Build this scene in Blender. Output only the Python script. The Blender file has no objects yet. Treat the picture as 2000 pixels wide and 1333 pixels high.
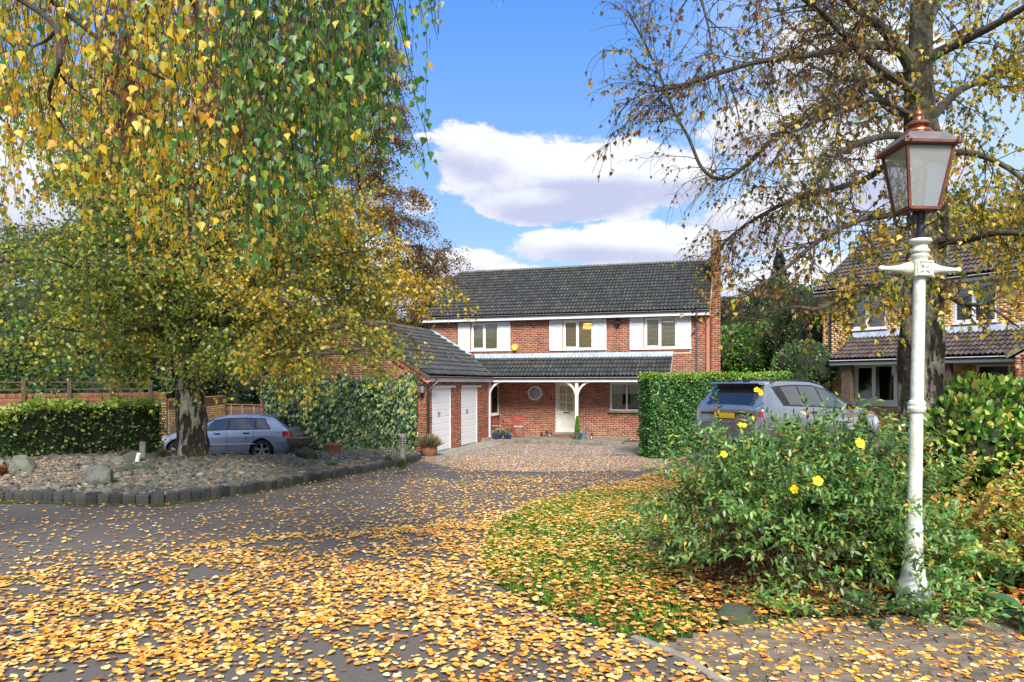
import bpy, bmesh, math, random
import numpy as np
from mathutils import Matrix, Vector
random.seed(7); RS = np.random.RandomState(11)
R = math.radians; PI = math.pi
sc = bpy.context.scene; COL = sc.collection

# ---------------------------------------------------------------- camera, sky, sun
F = 1394.0; HY = 749.0; CZ = 1.65          # focal length and horizon row of the 2000 px photograph, eye height
cam = bpy.data.objects.new('camera', bpy.data.cameras.new('camera')); COL.objects.link(cam)
cam.location = (0, 0, CZ); cam.rotation_euler = (R(90), 0, 0)
cam.data.lens = F/2000*36; cam.data.sensor_width = 36; cam.data.shift_y = (HY-666.5)/2000
cam.data.clip_start = 0.05; cam.data.clip_end = 3000
sc.camera = cam
sc.view_settings.view_transform = 'Standard'; sc.view_settings.look = 'None'; sc.view_settings.gamma = 1
sc.view_settings.use_curve_mapping = False
sc.view_settings.exposure = 1.32
sc.cycles.max_bounces = 8; sc.cycles.diffuse_bounces = 5; sc.cycles.glossy_bounces = 3
sc.cycles.transmission_bounces = 4; sc.cycles.transparent_max_bounces = 8
sc.cycles.caustics_reflective = False; sc.cycles.caustics_refractive = False

SUN_EL, SUN_AZ = R(42), R(176)            # azimuth measured from +Y towards +X: the sun is behind and right of the camera
sun = bpy.data.objects.new('sun', bpy.data.lights.new('sun', 'SUN')); COL.objects.link(sun)
sun.data.energy = 2.9; sun.data.angle = R(22); sun.data.color = (1, .95, .87)
sd = Vector((math.sin(SUN_AZ)*math.cos(SUN_EL), math.cos(SUN_AZ)*math.cos(SUN_EL), math.sin(SUN_EL)))
sun.rotation_euler = sd.to_track_quat('Z', 'Y').to_euler()

class NT:
    """small wrapper for building node trees"""
    def __init__(s, tree): s.t = tree; s.n = tree.nodes; s.l = tree.links
    def add(s, typ, **kw):
        n = s.n.new(typ)
        for k, v in kw.items(): setattr(n, k, v)
        return n
    def put(s, sock, v):
        if v is None: return
        if isinstance(v, bpy.types.NodeSocket): s.l.new(v, sock)
        elif isinstance(v, bpy.types.Node): s.l.new(v.outputs[0], sock)
        elif isinstance(v, (tuple, list)) and len(v) == 3 and sock.type == 'RGBA': sock.default_value = (*v, 1)
        else: sock.default_value = v
    def math(s, op, a, b=None, c=None, clamp=False):
        n = s.add('ShaderNodeMath', operation=op, use_clamp=clamp)
        s.put(n.inputs[0], a); s.put(n.inputs[1], b); s.put(n.inputs[2], c); return n.outputs[0]
    def mix(s, f, a, b, mode='MIX'):
        n = s.add('ShaderNodeMix', data_type='RGBA', blend_type=mode)
        s.put(n.inputs[0], f); s.put(n.inputs[6], a); s.put(n.inputs[7], b); return n.outputs[2]
    def noise(s, vec, scale, detail=3, rough=.5, out=0):
        n = s.add('ShaderNodeTexNoise'); s.put(n.inputs['Vector'], vec)
        n.inputs['Scale'].default_value = scale; n.inputs['Detail'].default_value = detail; n.inputs['Roughness'].default_value = rough
        return n.outputs[out]
    def ramp(s, f, a, b, lo=0., hi=1.):
        n = s.add('ShaderNodeMapRange', interpolation_type='SMOOTHSTEP'); s.put(n.inputs[0], f)
        for i, v in enumerate((a, b, lo, hi)): n.inputs[i+1].default_value = v
        return n.outputs[0]

world = bpy.data.worlds.new('World'); sc.world = world; world.use_nodes = True
w = NT(world.node_tree); w.n.clear()
sky = w.add('ShaderNodeTexSky', sky_type='NISHITA', sun_disc=False)
sky.sun_elevation = SUN_EL; sky.sun_rotation = SUN_AZ; sky.air_density = 1.0; sky.dust_density = .6; sky.ozone_density = 2.2
tc = w.add('ShaderNodeTexCoord').outputs['Generated']
sep = w.add('ShaderNodeSeparateXYZ'); w.put(sep.inputs[0], tc)
az = w.math('ARCTAN2', sep.outputs[0], sep.outputs[1]); el = w.math('ARCSINE', sep.outputs[2])
def sky_ae(px, py):
    x, y, z = (px-1000)/F, 1, (HY-py)/F
    return math.atan2(x, y), math.asin(z/math.sqrt(x*x+y*y+z*z))
cb = w.add('ShaderNodeCombineXYZ'); w.put(cb.inputs[0], az); w.put(cb.inputs[1], w.math('MULTIPLY', el, 1.7)); w.put(cb.inputs[2], 0.)
nA = w.noise(cb.outputs[0], 8.5, 12, .66); nB = w.noise(cb.outputs[0], 2.6, 5, .55)
body = None; shade = None
for (px, py, rx, ry) in [(1085, 350, 225, 82), (925, 300, 95, 58), (1190, 345, 150, 82), (1330, 350, 90, 55), (1070, 405, 150, 38), (1190, 478, 215, 42), (1320, 500, 150, 60), (920, 520, 95, 36), (1000, 545, 200, 30),
                         (818, 402, 30, 20), (832, 270, 30, 11), (1640, 130, 170, 100), (1500, 250, 130, 60), (1700, 330, 200, 90), (1480, 430, 160, 70),
                         (250, 420, 420, 240), (600, 560, 280, 120), (-500, 300, 400, 150), (2500, 200, 400, 200), (1650, 560, 350, 70)]:
    a0, e0 = sky_ae(px, py); s = math.cos(a0)
    dx = w.math('DIVIDE', w.math('SUBTRACT', az, a0), rx/F*s*s); dy = w.math('DIVIDE', w.math('SUBTRACT', el, e0), ry/F*s)
    q = w.math('SUBTRACT', 1.0, w.math('SQRT', w.math('ADD', w.math('MULTIPLY', dx, dx), w.math('MULTIPLY', dy, dy))))
    body = q if body is None else w.math('MAXIMUM', body, q)
    sh = w.math('MULTIPLY', w.math('MAXIMUM', q, 0.), dy)
    shade = sh if shade is None else w.math('ADD', shade, sh)
far = w.math('ADD', nB, w.ramp(az, .75, 1.2, -.42, .0)); far2 = w.math('ADD', nB, w.ramp(az, -1.2, -.75, .0, -.42)); far = w.math('MAXIMUM', far, far2)
far = w.math('MULTIPLY', w.math('SUBTRACT', far, .47), 2.2)
body = w.math('MAXIMUM', w.math('MAXIMUM', body, -1.0), far)
dens = w.math('ADD', body, w.math('MULTIPLY', w.math('SUBTRACT', nA, .5), 1.9))
cmask = w.ramp(dens, -.02, .17)
tone = w.math('ADD', w.math('MULTIPLY', shade, 2.0), w.math('MULTIPLY', w.math('SUBTRACT', nA, .5), 1.5))
ccol = w.mix(w.ramp(tone, -.55, .35), (3.7, 3.9, 5.3), (6.2, 6.3, 6.6))
blue = w.mix(w.ramp(el, .02, .62), (2.7, 4.5, 7.2), (.50, 2.1, 6.4))
skyc = w.mix(.82, sky.outputs[0], blue)
skyc = w.mix(w.ramp(az, .16, .42, 0., .55), skyc, (4.9, 6.0, 7.6))
skyc = w.mix(w.ramp(el, .0, .22, .6, 0.), skyc, (6.2, 7.0, 8.2))
tot = w.mix(w.math('MULTIPLY', cmask, .96), skyc, ccol)
bg = w.add('ShaderNodeBackground'); w.put(bg.inputs[0], tot); bg.inputs[1].default_value = .066
wo = w.add('ShaderNodeOutputWorld'); w.put(wo.inputs[0], bg)

# ---------------------------------------------------------------- helpers
def tag(o, label=None, cat=None, group=None, kind=None):
    for k, v in (('label', label), ('category', cat), ('group', group), ('kind', kind)):
        if v: o[k] = v
    return o
def empty(name, loc, rz=0, label=None, cat=None, group=None, parent=None, kind=None):
    o = bpy.data.objects.new(name, None); COL.objects.link(o); o.location = loc; o.rotation_euler = (0, 0, rz)
    o.empty_display_size = .2
    if parent: o.parent = parent
    return tag(o, label, cat, group, kind)
def link(name, me, parent=None, mat=None):
    if mat is not None and not me.materials: me.materials.append(mat)
    o = bpy.data.objects.new(name, me); COL.objects.link(o)
    if parent: o.parent = parent
    return o
def np_mesh(name, V, Fc, mat=None, smooth=False, col=None):
    """V (n,3), Fc (m,k) uniform polygons; col (m,3) per-face colour"""
    me = bpy.data.meshes.new(name); V = np.asarray(V, np.float32); Fc = np.asarray(Fc, np.int32); m, k = Fc.shape
    me.vertices.add(len(V)); me.vertices.foreach_set('co', V.ravel())
    me.loops.add(m*k); me.loops.foreach_set('vertex_index', Fc.ravel())
    me.polygons.add(m); me.polygons.foreach_set('loop_start', np.arange(m, dtype=np.int32)*k)
    me.update(calc_edges=True)
    if smooth: me.polygons.foreach_set('use_smooth', np.ones(m, bool))
    if col is not None:
        a = me.attributes.new('col', 'FLOAT_COLOR', 'FACE'); c = np.ones((m, 4), np.float32); c[:, :3] = col
        a.data.foreach_set('color', c.ravel())
    if mat: me.materials.append(mat)
    return me

class MB:
    def __init__(s, M=None): s.v = []; s.f = []; s.M = M
    def add(s, vs, fs):
        b = len(s.v)
        if s.M is not None: vs = [s.M @ Vector(p) for p in vs]
        s.v.extend([tuple(p) for p in vs]); s.f.extend([tuple(b+i for i in f) for f in fs]); return s
    def box(s, x0, y0, z0, x1, y1, z1):
        vs = [(x0,y0,z0),(x1,y0,z0),(x1,y1,z0),(x0,y1,z0),(x0,y0,z1),(x1,y0,z1),(x1,y1,z1),(x0,y1,z1)]
        return s.add(vs, [(3,2,1,0),(4,5,6,7),(0,1,5,4),(1,2,6,5),(2,3,7,6),(3,0,4,7)])
    def bbox(s, x0, y0, z0, x1, y1, z1, b=.01):
        """box with chamfered vertical and top edges"""
        vs = []
        for z, i in ((z0, 0), (z1-b, 0), (z1, b)):
            a0, a1, c0, c1 = x0+i, x1-i, y0+i, y1-i
            vs += [(a0+b,c0,z),(a1-b,c0,z),(a1,c0+b,z),(a1,c1-b,z),(a1-b,c1,z),(a0+b,c1,z),(a0,c1-b,z),(a0,c0+b,z)]
        fs = [tuple(range(7,-1,-1)), tuple(range(16,24))]
        for r in range(2):
            for k in range(8): fs.append((r*8+k, r*8+(k+1)%8, r*8+8+(k+1)%8, r*8+8+k))
        return s.add(vs, fs)
    def prism(s, poly, d0, d1, axis='y'):
        """polygon in the other two axes extruded along axis"""
        def P(a, b, d): return {'y': (a, d, b), 'x': (d, a, b), 'z': (a, b, d)}[axis]
        n = len(poly); vs = [P(a, b, d0) for a, b in poly]+[P(a, b, d1) for a, b in poly]
        return s.add(vs, [tuple(range(n)), tuple(range(2*n-1, n-1, -1))]+[(i, i+n, (i+1)%n+n, (i+1)%n) for i in range(n)])
    def tube(s, pts, rad, n=6, cap=True):
        pts = [Vector(p) for p in pts]; m = len(pts)
        if not hasattr(rad, '__len__'): rad = [rad]*m
        vs = []; fs = []; a = None
        for i, p in enumerate(pts):
            t = (pts[min(i+1, m-1)]-pts[max(i-1, 0)])
            if t.length < 1e-9: t = Vector((0, 0, 1))
            t.normalize()
            if a is None: a = t.orthogonal().normalized()
            a = (a - t*a.dot(t))
            a = a.normalized() if a.length > 1e-6 else t.orthogonal().normalized()
            b = t.cross(a)
            for k in range(n):
                an = 2*PI*k/n; vs.append(p+(a*math.cos(an)+b*math.sin(an))*rad[i])
        for i in range(m-1):
            for k in range(n): fs.append((i*n+k, i*n+(k+1)%n, (i+1)*n+(k+1)%n, (i+1)*n+k))
        if cap: fs += [tuple(range(n-1, -1, -1)), tuple(range((m-1)*n, m*n))]
        return s.add(vs, fs)
    def lathe(s, prof, n=24, c=(0, 0, 0), sq=None):
        vs = []; fs = []
        for r, z in prof:
            for k in range(n):
                a = 2*PI*(k+.5)/n; vs.append((c[0]+r*math.cos(a), c[1]+r*math.sin(a), c[2]+z))
        m = len(prof)
        for i in range(m-1):
            for k in range(n): fs.append((i*n+k, i*n+(k+1)%n, (i+1)*n+(k+1)%n, (i+1)*n+k))
        if prof[0][0] > 1e-4: fs.append(tuple(range(n-1, -1, -1)))
        if prof[-1][0] > 1e-4: fs.append(tuple(range((m-1)*n, m*n)))
        return s.add(vs, fs)
    def build(s, name, mat, parent=None, smooth=False, sharp=35):
        me = bpy.data.meshes.new(name); me.from_pydata(s.v, [], s.f); me.materials.append(mat)
        if smooth:
            me.polygons.foreach_set('use_smooth', [True]*len(me.polygons))
            me.set_sharp_from_angle(angle=R(sharp))
        o = bpy.data.objects.new(name, me); COL.objects.link(o)
        if parent: o.parent = parent
        return o

def copy_tree(o, parent=None):
    c = o.copy(); COL.objects.link(c); c.parent = parent
    for ch in list(o.children): copy_tree(ch, c)
    return c

# ---------------------------------------------------------------- the lie of the land
def S(t): t = np.clip(t, 0, 1); return t*t*(3-2*t)
def T(x, y):
    x = np.asarray(x, float); y = np.asarray(y, float)
    xc = 2.4 + 2.6*S((y-16)/7)
    return -.65*S((y-5)/18)*(1-S((x-xc)/2.8)) - .12*S((-x-4)/6)*S((y-14)/6) + .06*S((x-3)/6)*S((y-6)/6)
KL = None
def kerb_fall(x, y):
    if KL is None: return 1.
    d = np.hypot(x[..., None]-KL[:, 0], y[..., None]-KL[:, 1]).min(-1); return S(d/2.4)
def TB(x, y):                                # top of the raised rockery bed
    x = np.asarray(x, float); y = np.asarray(y, float)
    return T(x, y) + .13 + .36*np.exp(-(x+8.8)**2/34.-(y-15.6)**2/12.)*kerb_fall(x, y)
def G(px, py, fn=T, it=40):                  # where a photographed point of the ground lies
    a = (px-1000)/F; b = (py-HY)/F; y = CZ/b
    for _ in range(it): y = .5*y + .5*(CZ-float(fn(a*y, y)))/b
    return Vector((a*y, y, float(fn(a*y, y))))
def P(px, py, Y): return Vector(((px-1000)/F*Y, Y, CZ+(HY-py)/F*Y))

# ---------------------------------------------------------------- materials
def rnd(t):                                  # one random number per loose piece, joined or separate
    g = t.add('ShaderNodeNewGeometry').outputs['Random Per Island']; o = t.add('ShaderNodeObjectInfo').outputs['Random']
    return t.math('FRACT', t.math('ADD', g, o))
def mat(name, c, rough=.8, c2=None, sc_=6., bump=0., bsc=40., rand=0., spec=.4, metal=0., coat=0., det=4, c3=None, s3=1.5, amt=(.4, .65), coord='Object', dirt=None):
    m = bpy.data.materials.new(name); m.use_nodes = True; t = NT(m.node_tree); p = t.n['Principled BSDF']
    co = t.add('ShaderNodeTexCoord').outputs[coord]
    col = c
    if c2 is not None: col = t.mix(t.ramp(t.noise(co, sc_, det, .6), *amt), c, c2)
    if c3 is not None: col = t.mix(t.ramp(t.noise(co, s3, 5, .65), .5, .68), col, c3)
    if rand:
        h = t.add('ShaderNodeHueSaturation'); t.put(h.inputs['Color'], col)
        r_ = rnd(t); t.put(h.inputs['Value'], t.math('ADD', t.math('MULTIPLY', r_, rand*2), 1-rand))
        t.put(h.inputs['Hue'], t.math('ADD', t.math('MULTIPLY', t.math('FRACT', t.math('MULTIPLY', r_, 7.3)), .03), .485)); col = h.outputs[0]
    t.put(p.inputs['Base Color'], col)
    p.inputs['Roughness'].default_value = rough; p.inputs['Specular IOR Level'].default_value = spec
    p.inputs['Metallic'].default_value = metal; p.inputs['Coat Weight'].default_value = coat; p.inputs['Coat Roughness'].default_value = .06
    if bump:
        b = t.add('ShaderNodeBump'); b.inputs['Strength'].default_value = min(1, bump); b.inputs['Distance'].default_value = .02*max(1, bump)
        t.put(b.inputs['Height'], t.noise(co, bsc, 5, .6)); t.put(p.inputs['Normal'], b.outputs[0])
    return m
def emat(name, c, st):
    m = bpy.data.materials.new(name); m.use_nodes = True; p = m.node_tree.nodes['Principled BSDF']
    p.inputs['Base Color'].default_value = (*c, 1); p.inputs['Emission Color'].default_value = (*c, 1); p.inputs['Emission Strength'].default_value = st
    return m
def leafmat(name, trans=.4, gloss=.06, gain=1.0):
    m = bpy.data.materials.new(name); m.use_nodes = True; t = NT(m.node_tree); t.n.clear()
    a = t.add('ShaderNodeAttribute', attribute_name='col').outputs[0]
    d = t.add('ShaderNodeBsdfDiffuse'); t.put(d.inputs[0], a); tr = t.add('ShaderNodeBsdfTranslucent'); t.put(tr.inputs[0], a)
    x = t.add('ShaderNodeMixShader'); t.put(x.inputs[0], trans); t.put(x.inputs[1], d); t.put(x.inputs[2], tr)
    g = t.add('ShaderNodeBsdfGlossy'); g.inputs['Roughness'].default_value = .45; t.put(g.inputs[0], (1., 1., 1.))
    y = t.add('ShaderNodeMixShader'); t.put(y.inputs[0], gloss); t.put(y.inputs[1], x); t.put(y.inputs[2], g)
    o = t.add('ShaderNodeOutputMaterial'); t.put(o.inputs[0], y); return m
def colmat(name, rough=.8, bump=.3, bsc=60, spec=.3):
    m = bpy.data.materials.new(name); m.use_nodes = True; t = NT(m.node_tree); p = t.n['Principled BSDF']
    a = t.add('ShaderNodeAttribute', attribute_name='col').outputs[0]; co = t.add('ShaderNodeTexCoord').outputs['Object']
    t.put(p.inputs['Base Color'], t.mix(t.ramp(t.noise(co, 14, 5, .6), .35, .7, 0, .5), a, (.05, .05, .045)))
    p.inputs['Roughness'].default_value = rough; p.inputs['Specular IOR Level'].default_value = spec
    return m
def glassmat(name, tint=(.9, .95, .95), refl=.22, rough=.02, opac=0., opc=(.02, .025, .03)):
    m = bpy.data.materials.new(name); m.use_nodes = True; t = NT(m.node_tree); t.n.clear()
    tr = t.add('ShaderNodeBsdfTransparent'); t.put(tr.inputs[0], tint); df = t.add('ShaderNodeBsdfDiffuse'); t.put(df.inputs[0], opc)
    a = t.add('ShaderNodeMixShader'); a.inputs[0].default_value = opac; t.put(a.inputs[1], tr); t.put(a.inputs[2], df)
    g = t.add('ShaderNodeBsdfGlossy'); g.inputs['Roughness'].default_value = rough
    fr = t.add('ShaderNodeFresnel'); fr.inputs[0].default_value = 1.5
    x = t.add('ShaderNodeMixShader'); t.put(x.inputs[0], t.math('ADD', fr.outputs[0], refl, clamp=True)); t.put(x.inputs[1], a.outputs[0]); t.put(x.inputs[2], g)
    o = t.add('ShaderNodeOutputMaterial'); t.put(o.inputs[0], x); return m

M = {}
M['brick_red'] = mat('brick_red', (.275, .088, .048), .85, (.38, .14, .078), 9, .5, 60, rand=.34, c3=(.19, .065, .04), s3=3)
M['brick_buff'] = mat('brick_buff', (.74, .43, .17), .85, (.82, .52, .24), 9, .5, 60, rand=.22, c3=(.40, .20, .08), s3=3)
M['brick_cream'] = mat('brick_cream', (.5, .27, .13), .85, (.50, .32, .16), 9, .5, 60, rand=.22, c3=(.34, .17, .09), s3=2)
M['brick_coping'] = mat('brick_coping', (.30, .12, .07), .85, (.36, .16, .09), 9, .5, 60, rand=.25)
M['mortar'] = mat('mortar', (.56, .43, .32), .95, (.46, .36, .27), 5, .4, 90)
M['mortar_pale'] = mat('mortar_pale', (.40, .30, .20), .95, (.33, .24, .16), 5, .4, 90)
M['tile'] = mat('tile', (.040, .042, .045), .78, (.062, .063, .064), 22, .4, 120, rand=.32, c3=(.075, .08, .045), s3=1.6, spec=.35)
M['tile_brown'] = mat('tile_brown', (.065, .05, .047), .8, (.10, .08, .072), 22, .4, 120, rand=.34, c3=(.09, .085, .06), s3=1.6, spec=.3)
M['ridge'] = mat('ridge', (.09, .09, .07), .85, (.13, .125, .08), 9, .4, 80, rand=.3)
M['felt'] = mat('felt', (.03, .03, .032), .9)
M['white'] = mat('white_paint', (.74, .75, .76), .45, (.64, .65, .64), 3, 0, amt=(.55, .8), spec=.5)
M['upvc'] = mat('upvc', (.80, .81, .82), .25, spec=.5)
M['cream_paint'] = mat('cream_paint', (.66, .64, .57), .4, (.58, .56, .5), 3, spec=.5)
M['lead'] = mat('lead', (.36, .43, .50), .5, (.27, .32, .38), 3, .3, 10, spec=.5)
M['black'] = mat('black_plastic', (.018, .018, .02), .4)
M['gutter'] = mat('gutter_plastic', (.02, .021, .024), .38)
M['slate_pipe'] = mat('slate_pipe', (.09, .11, .15), .45)
M['dark'] = mat('room_dark', (.035, .03, .027), .95)
M['room'] = mat('room_wall', (.20, .15, .10), .95)
M['slatwood'] = mat('blind_wood', (.80, .62, .38), .6)
M['slatwhite'] = mat('blind_white', (.70, .69, .64), .6)
M['curtain'] = mat('curtain_cloth', (.50, .38, .22), .95, (.40, .29, .16), 8)
M['glass'] = glassmat('window_glass', (.92, .95, .95), .03)
M['obscure'] = None
M['oak'] = mat('old_oak', (.085, .055, .04), .85, (.13, .085, .06), 12, .5, 30)
M['fence_wood'] = mat('fence_wood', (.19, .115, .085), .9, (.12, .08, .062), 12, .5, 30, rand=.25)
M['post_wood'] = mat('post_wood', (.15, .10, .07), .9, (.09, .065, .05), 12, .5, 30, rand=.2)
M['concrete'] = mat('concrete', (.30, .27, .23), .92, (.20, .185, .15), 6, .5, 60, c3=(.12, .13, .07), s3=2.5)
M['slab'] = mat('stone_slab', (.24, .21, .17), .92, (.15, .14, .11), 4, .5, 60, c3=(.12, .12, .07), s3=2.5)
M['kerb'] = mat('granite_kerb', (.07, .07, .066), .92, (.035, .037, .03), 10, 1., 40, rand=.35, c3=(.06, .08, .025), s3=4)
M['paver'] = mat('block_paver', (.20, .155, .115), .9, (.14, .115, .09), 9, .7, 70, rand=.25, c3=(.10, .10, .05), s3=3)
M['paverjoint'] = mat('joint_moss', (.075, .085, .035), 1., (.09, .075, .05), 12, .6, 60)
M['soil'] = mat('soil', (.045, .03, .02), 1., (.075, .05, .032), 14, 1., 30)
M['rockbed'] = mat('bed_grit', (.16, .13, .10), 1., (.08, .075, .065), 18, 1., 40)
M['boulder'] = mat('boulder_stone', (.155, .16, .135), .9, (.10, .105, .09), 7, 1., 14, c3=(.09, .115, .06), s3=2.2)
M['boulder_moss'] = mat('boulder_moss', (.065, .075, .05), .95, (.045, .06, .03), 9, 1., 16, c3=(.07, .12, .02), s3=3)
M['cobble'] = mat('cobble_stone', (.15, .135, .115), .75, (.09, .09, .085), 7, .3, 30, rand=.6, c3=(.10, .115, .075), s3=1.2)
M['post_white'] = mat('lamp_post_paint', (.66, .68, .65), .5, (.52, .54, .46), 7, .35, 26, c3=(.50, .53, .36), s3=3.2, spec=.5)
M['copper'] = mat('aged_copper', (.42, .16, .085), .36, (.26, .09, .05), 9, .2, 40, metal=.85)
M['copper_bright'] = mat('bright_copper', (.62, .27, .15), .27, (.40, .15, .08), 14, .1, 30, metal=.95)
M['copper_frame'] = mat('copper_frame', (.20, .065, .04), .5, (.13, .045, .03), 9, .2, 40, metal=.35)
M['pewter'] = mat('weathered_roof_metal', (.16, .15, .16), .5, (.22, .19, .19), 9, .2, 40, metal=.5)
M['iron'] = mat('black_iron', (.014, .017, .024), .35, spec=.6)
M['lampglass'] = glassmat('lantern_glass', (.85, .88, .86), .03, .15, .26, (.85, .87, .84))
M['bulb'] = mat('opal_bulb', (.75, .74, .68), .3)
M['redmetal'] = mat('red_metal', (.42, .04, .055), .4, spec=.5)
M['redseat'] = mat('faded_slats', (.55, .38, .38), .6)
M['terracotta'] = mat('terracotta', (.33, .135, .075), .85, (.26, .12, .07), 8, .3, 50)
M['bluepot'] = mat('blue_glaze', (.006, .03, .17), .12, spec=.7, coat=.6)
M['zinc'] = mat('zinc', (.24, .28, .31), .45, (.17, .20, .23), 10, metal=.5)
M['urn'] = mat('lichen_stone', (.19, .165, .11), .95, (.11, .095, .055), 10, .7, 40, c3=(.17, .15, .05), s3=6)
M['steel'] = mat('bollard_metal', (.35, .33, .29), .5, (.25, .24, .21), 12, metal=.3)
M['yellow'] = mat('alarm_yellow', (.80, .50, .04), .35)
M['alarm_print'] = mat('alarm_print', (.45, .62, .66), .5)
M['slate'] = mat('slate_plaque', (.035, .037, .042), .6)
M['leaf'] = leafmat('leaf', .38, .05); M['leafgloss'] = leafmat('leaf_glossy', .25, .05); M['fallen'] = leafmat('fallen_leaf', .12, .04)
M['birchleaf'] = leafmat('birch_leaf', .6, .03)
M['needle'] = leafmat('needle', .2, .02)
M['twig'] = mat('twig_bark', (.045, .032, .025), .9, (.07, .05, .04), 12)
M['redstem'] = mat('red_stem', (.13, .05, .03), .8, (.08, .035, .022), 12)
M['stones'] = colmat('loose_stone')

def barkmat(name, pale, dark, moss, dk=.5, top=None):
    m = bpy.data.materials.new(name); m.use_nodes = True; t = NT(m.node_tree); p = t.n['Principled BSDF']
    co = t.add('ShaderNodeTexCoord').outputs['Object']
    mp = t.add('ShaderNodeMapping'); t.put(mp.inputs[0], co); mp.inputs['Scale'].default_value = (1, 1, .32)
    mq = t.add('ShaderNodeMapping'); t.put(mq.inputs[0], co); mq.inputs['Scale'].default_value = (1, 1, 4.)
    n1 = t.noise(mp.outputs[0], 6.5, 7, .66); n2 = t.noise(mq.outputs[0], 9, 4, .6)
    col = t.mix(t.ramp(n2, .45, .7, 0, .6), pale, tuple(v*.55 for v in pale))
    col = t.mix(t.ramp(n1, dk-.03, dk+.03), col, dark)
    col = t.mix(t.ramp(t.noise(co, 2.3, 5, .6), .5, .66, 0, .75), col, moss)
    if top is not None:      # the younger bark higher up is tight, dark and greenish
        sx = t.add('ShaderNodeSeparateXYZ'); t.put(sx.inputs[0], co); up_ = t.mix(t.ramp(t.noise(co, 11, 5, .6), .4, .62), (.060, .055, .038), (.12, .115, .075))
        col = t.mix(t.ramp(t.math('ADD', sx.outputs[2], t.math('MULTIPLY', n1, 1.2)), top, top+.8), col, up_)
    t.put(p.inputs['Base Color'], col); p.inputs['Roughness'].default_value = .9; p.inputs['Specular IOR Level'].default_value = .2
    b = t.add('ShaderNodeBump'); b.inputs['Strength'].default_value = 1.; b.inputs['Distance'].default_value = .05
    t.put(b.inputs['Height'], t.math('SUBTRACT', 1., t.math('MULTIPLY', t.ramp(n1, dk-.08, dk+.14), t.math('ADD', .5, n2)))); t.put(p.inputs['Normal'], b.outputs[0])
    return m
M['bark'] = barkmat('birch_bark', (.40, .36, .29), (.055, .045, .035), (.07, .075, .025), .49)
M['bark_right'] = barkmat('birch_bark_right', (.33, .29, .23), (.045, .038, .03), (.06, .06, .03), .51, 3.6)
M['limb'] = mat('limb_bark', (.055, .046, .034), .9, (.10, .085, .065), 10, .7, 40, c3=(.09, .095, .04), s3=3)

def specks(m, scale, lo, hi, c):
    t = NT(m.node_tree); p = t.n['Principled BSDF']; s = p.inputs['Base Color'].links[0].from_socket; co = t.add('ShaderNodeTexCoord').outputs['Object']
    g = t.add('ShaderNodeNewGeometry').outputs['Position']
    t.put(p.inputs['Base Color'], t.mix(t.ramp(t.noise(g, scale, 2, .6), lo, hi, 0, .85), s, c))
specks(M['tile'], 9, .69, .73, (.34, .34, .31)); specks(M['tile'], 3.1, .60, .74, (.055, .06, .03)); specks(M['tile_brown'], 9, .69, .74, (.3, .28, .26))
specks(M['brick_red'], 1.3, .5, .75, (.20, .075, .045)); specks(M['concrete'], 5, .6, .75, (.12, .12, .09)); specks(M['white'], 2.2, .62, .8, (.50, .52, .48))
def obscure_glass():
    m = bpy.data.materials.new('textured_glass'); m.use_nodes = True; t = NT(m.node_tree); p = t.n['Principled BSDF']
    co = t.add('ShaderNodeTexCoord').outputs['Object']; v = t.add('ShaderNodeTexVoronoi'); t.put(v.inputs['Vector'], co); v.inputs['Scale'].default_value = 28
    c = t.mix(t.ramp(v.outputs['Distance'], .2, .6), (.03, .04, .02), (.42, .42, .26)); c = t.mix(t.ramp(t.noise(co, 3, 3), .45, .6, 0, .6), c, (.45, .26, .06))
    t.put(p.inputs['Base Color'], c); p.inputs['Roughness'].default_value = .12
    b = t.add('ShaderNodeBump'); b.inputs['Strength'].default_value = .6; b.inputs['Distance'].default_value = .01; t.put(b.inputs['Height'], v.outputs['Distance']); t.put(p.inputs['Normal'], b.outputs[0])
    return m
M['obscure'] = obscure_glass()
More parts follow.
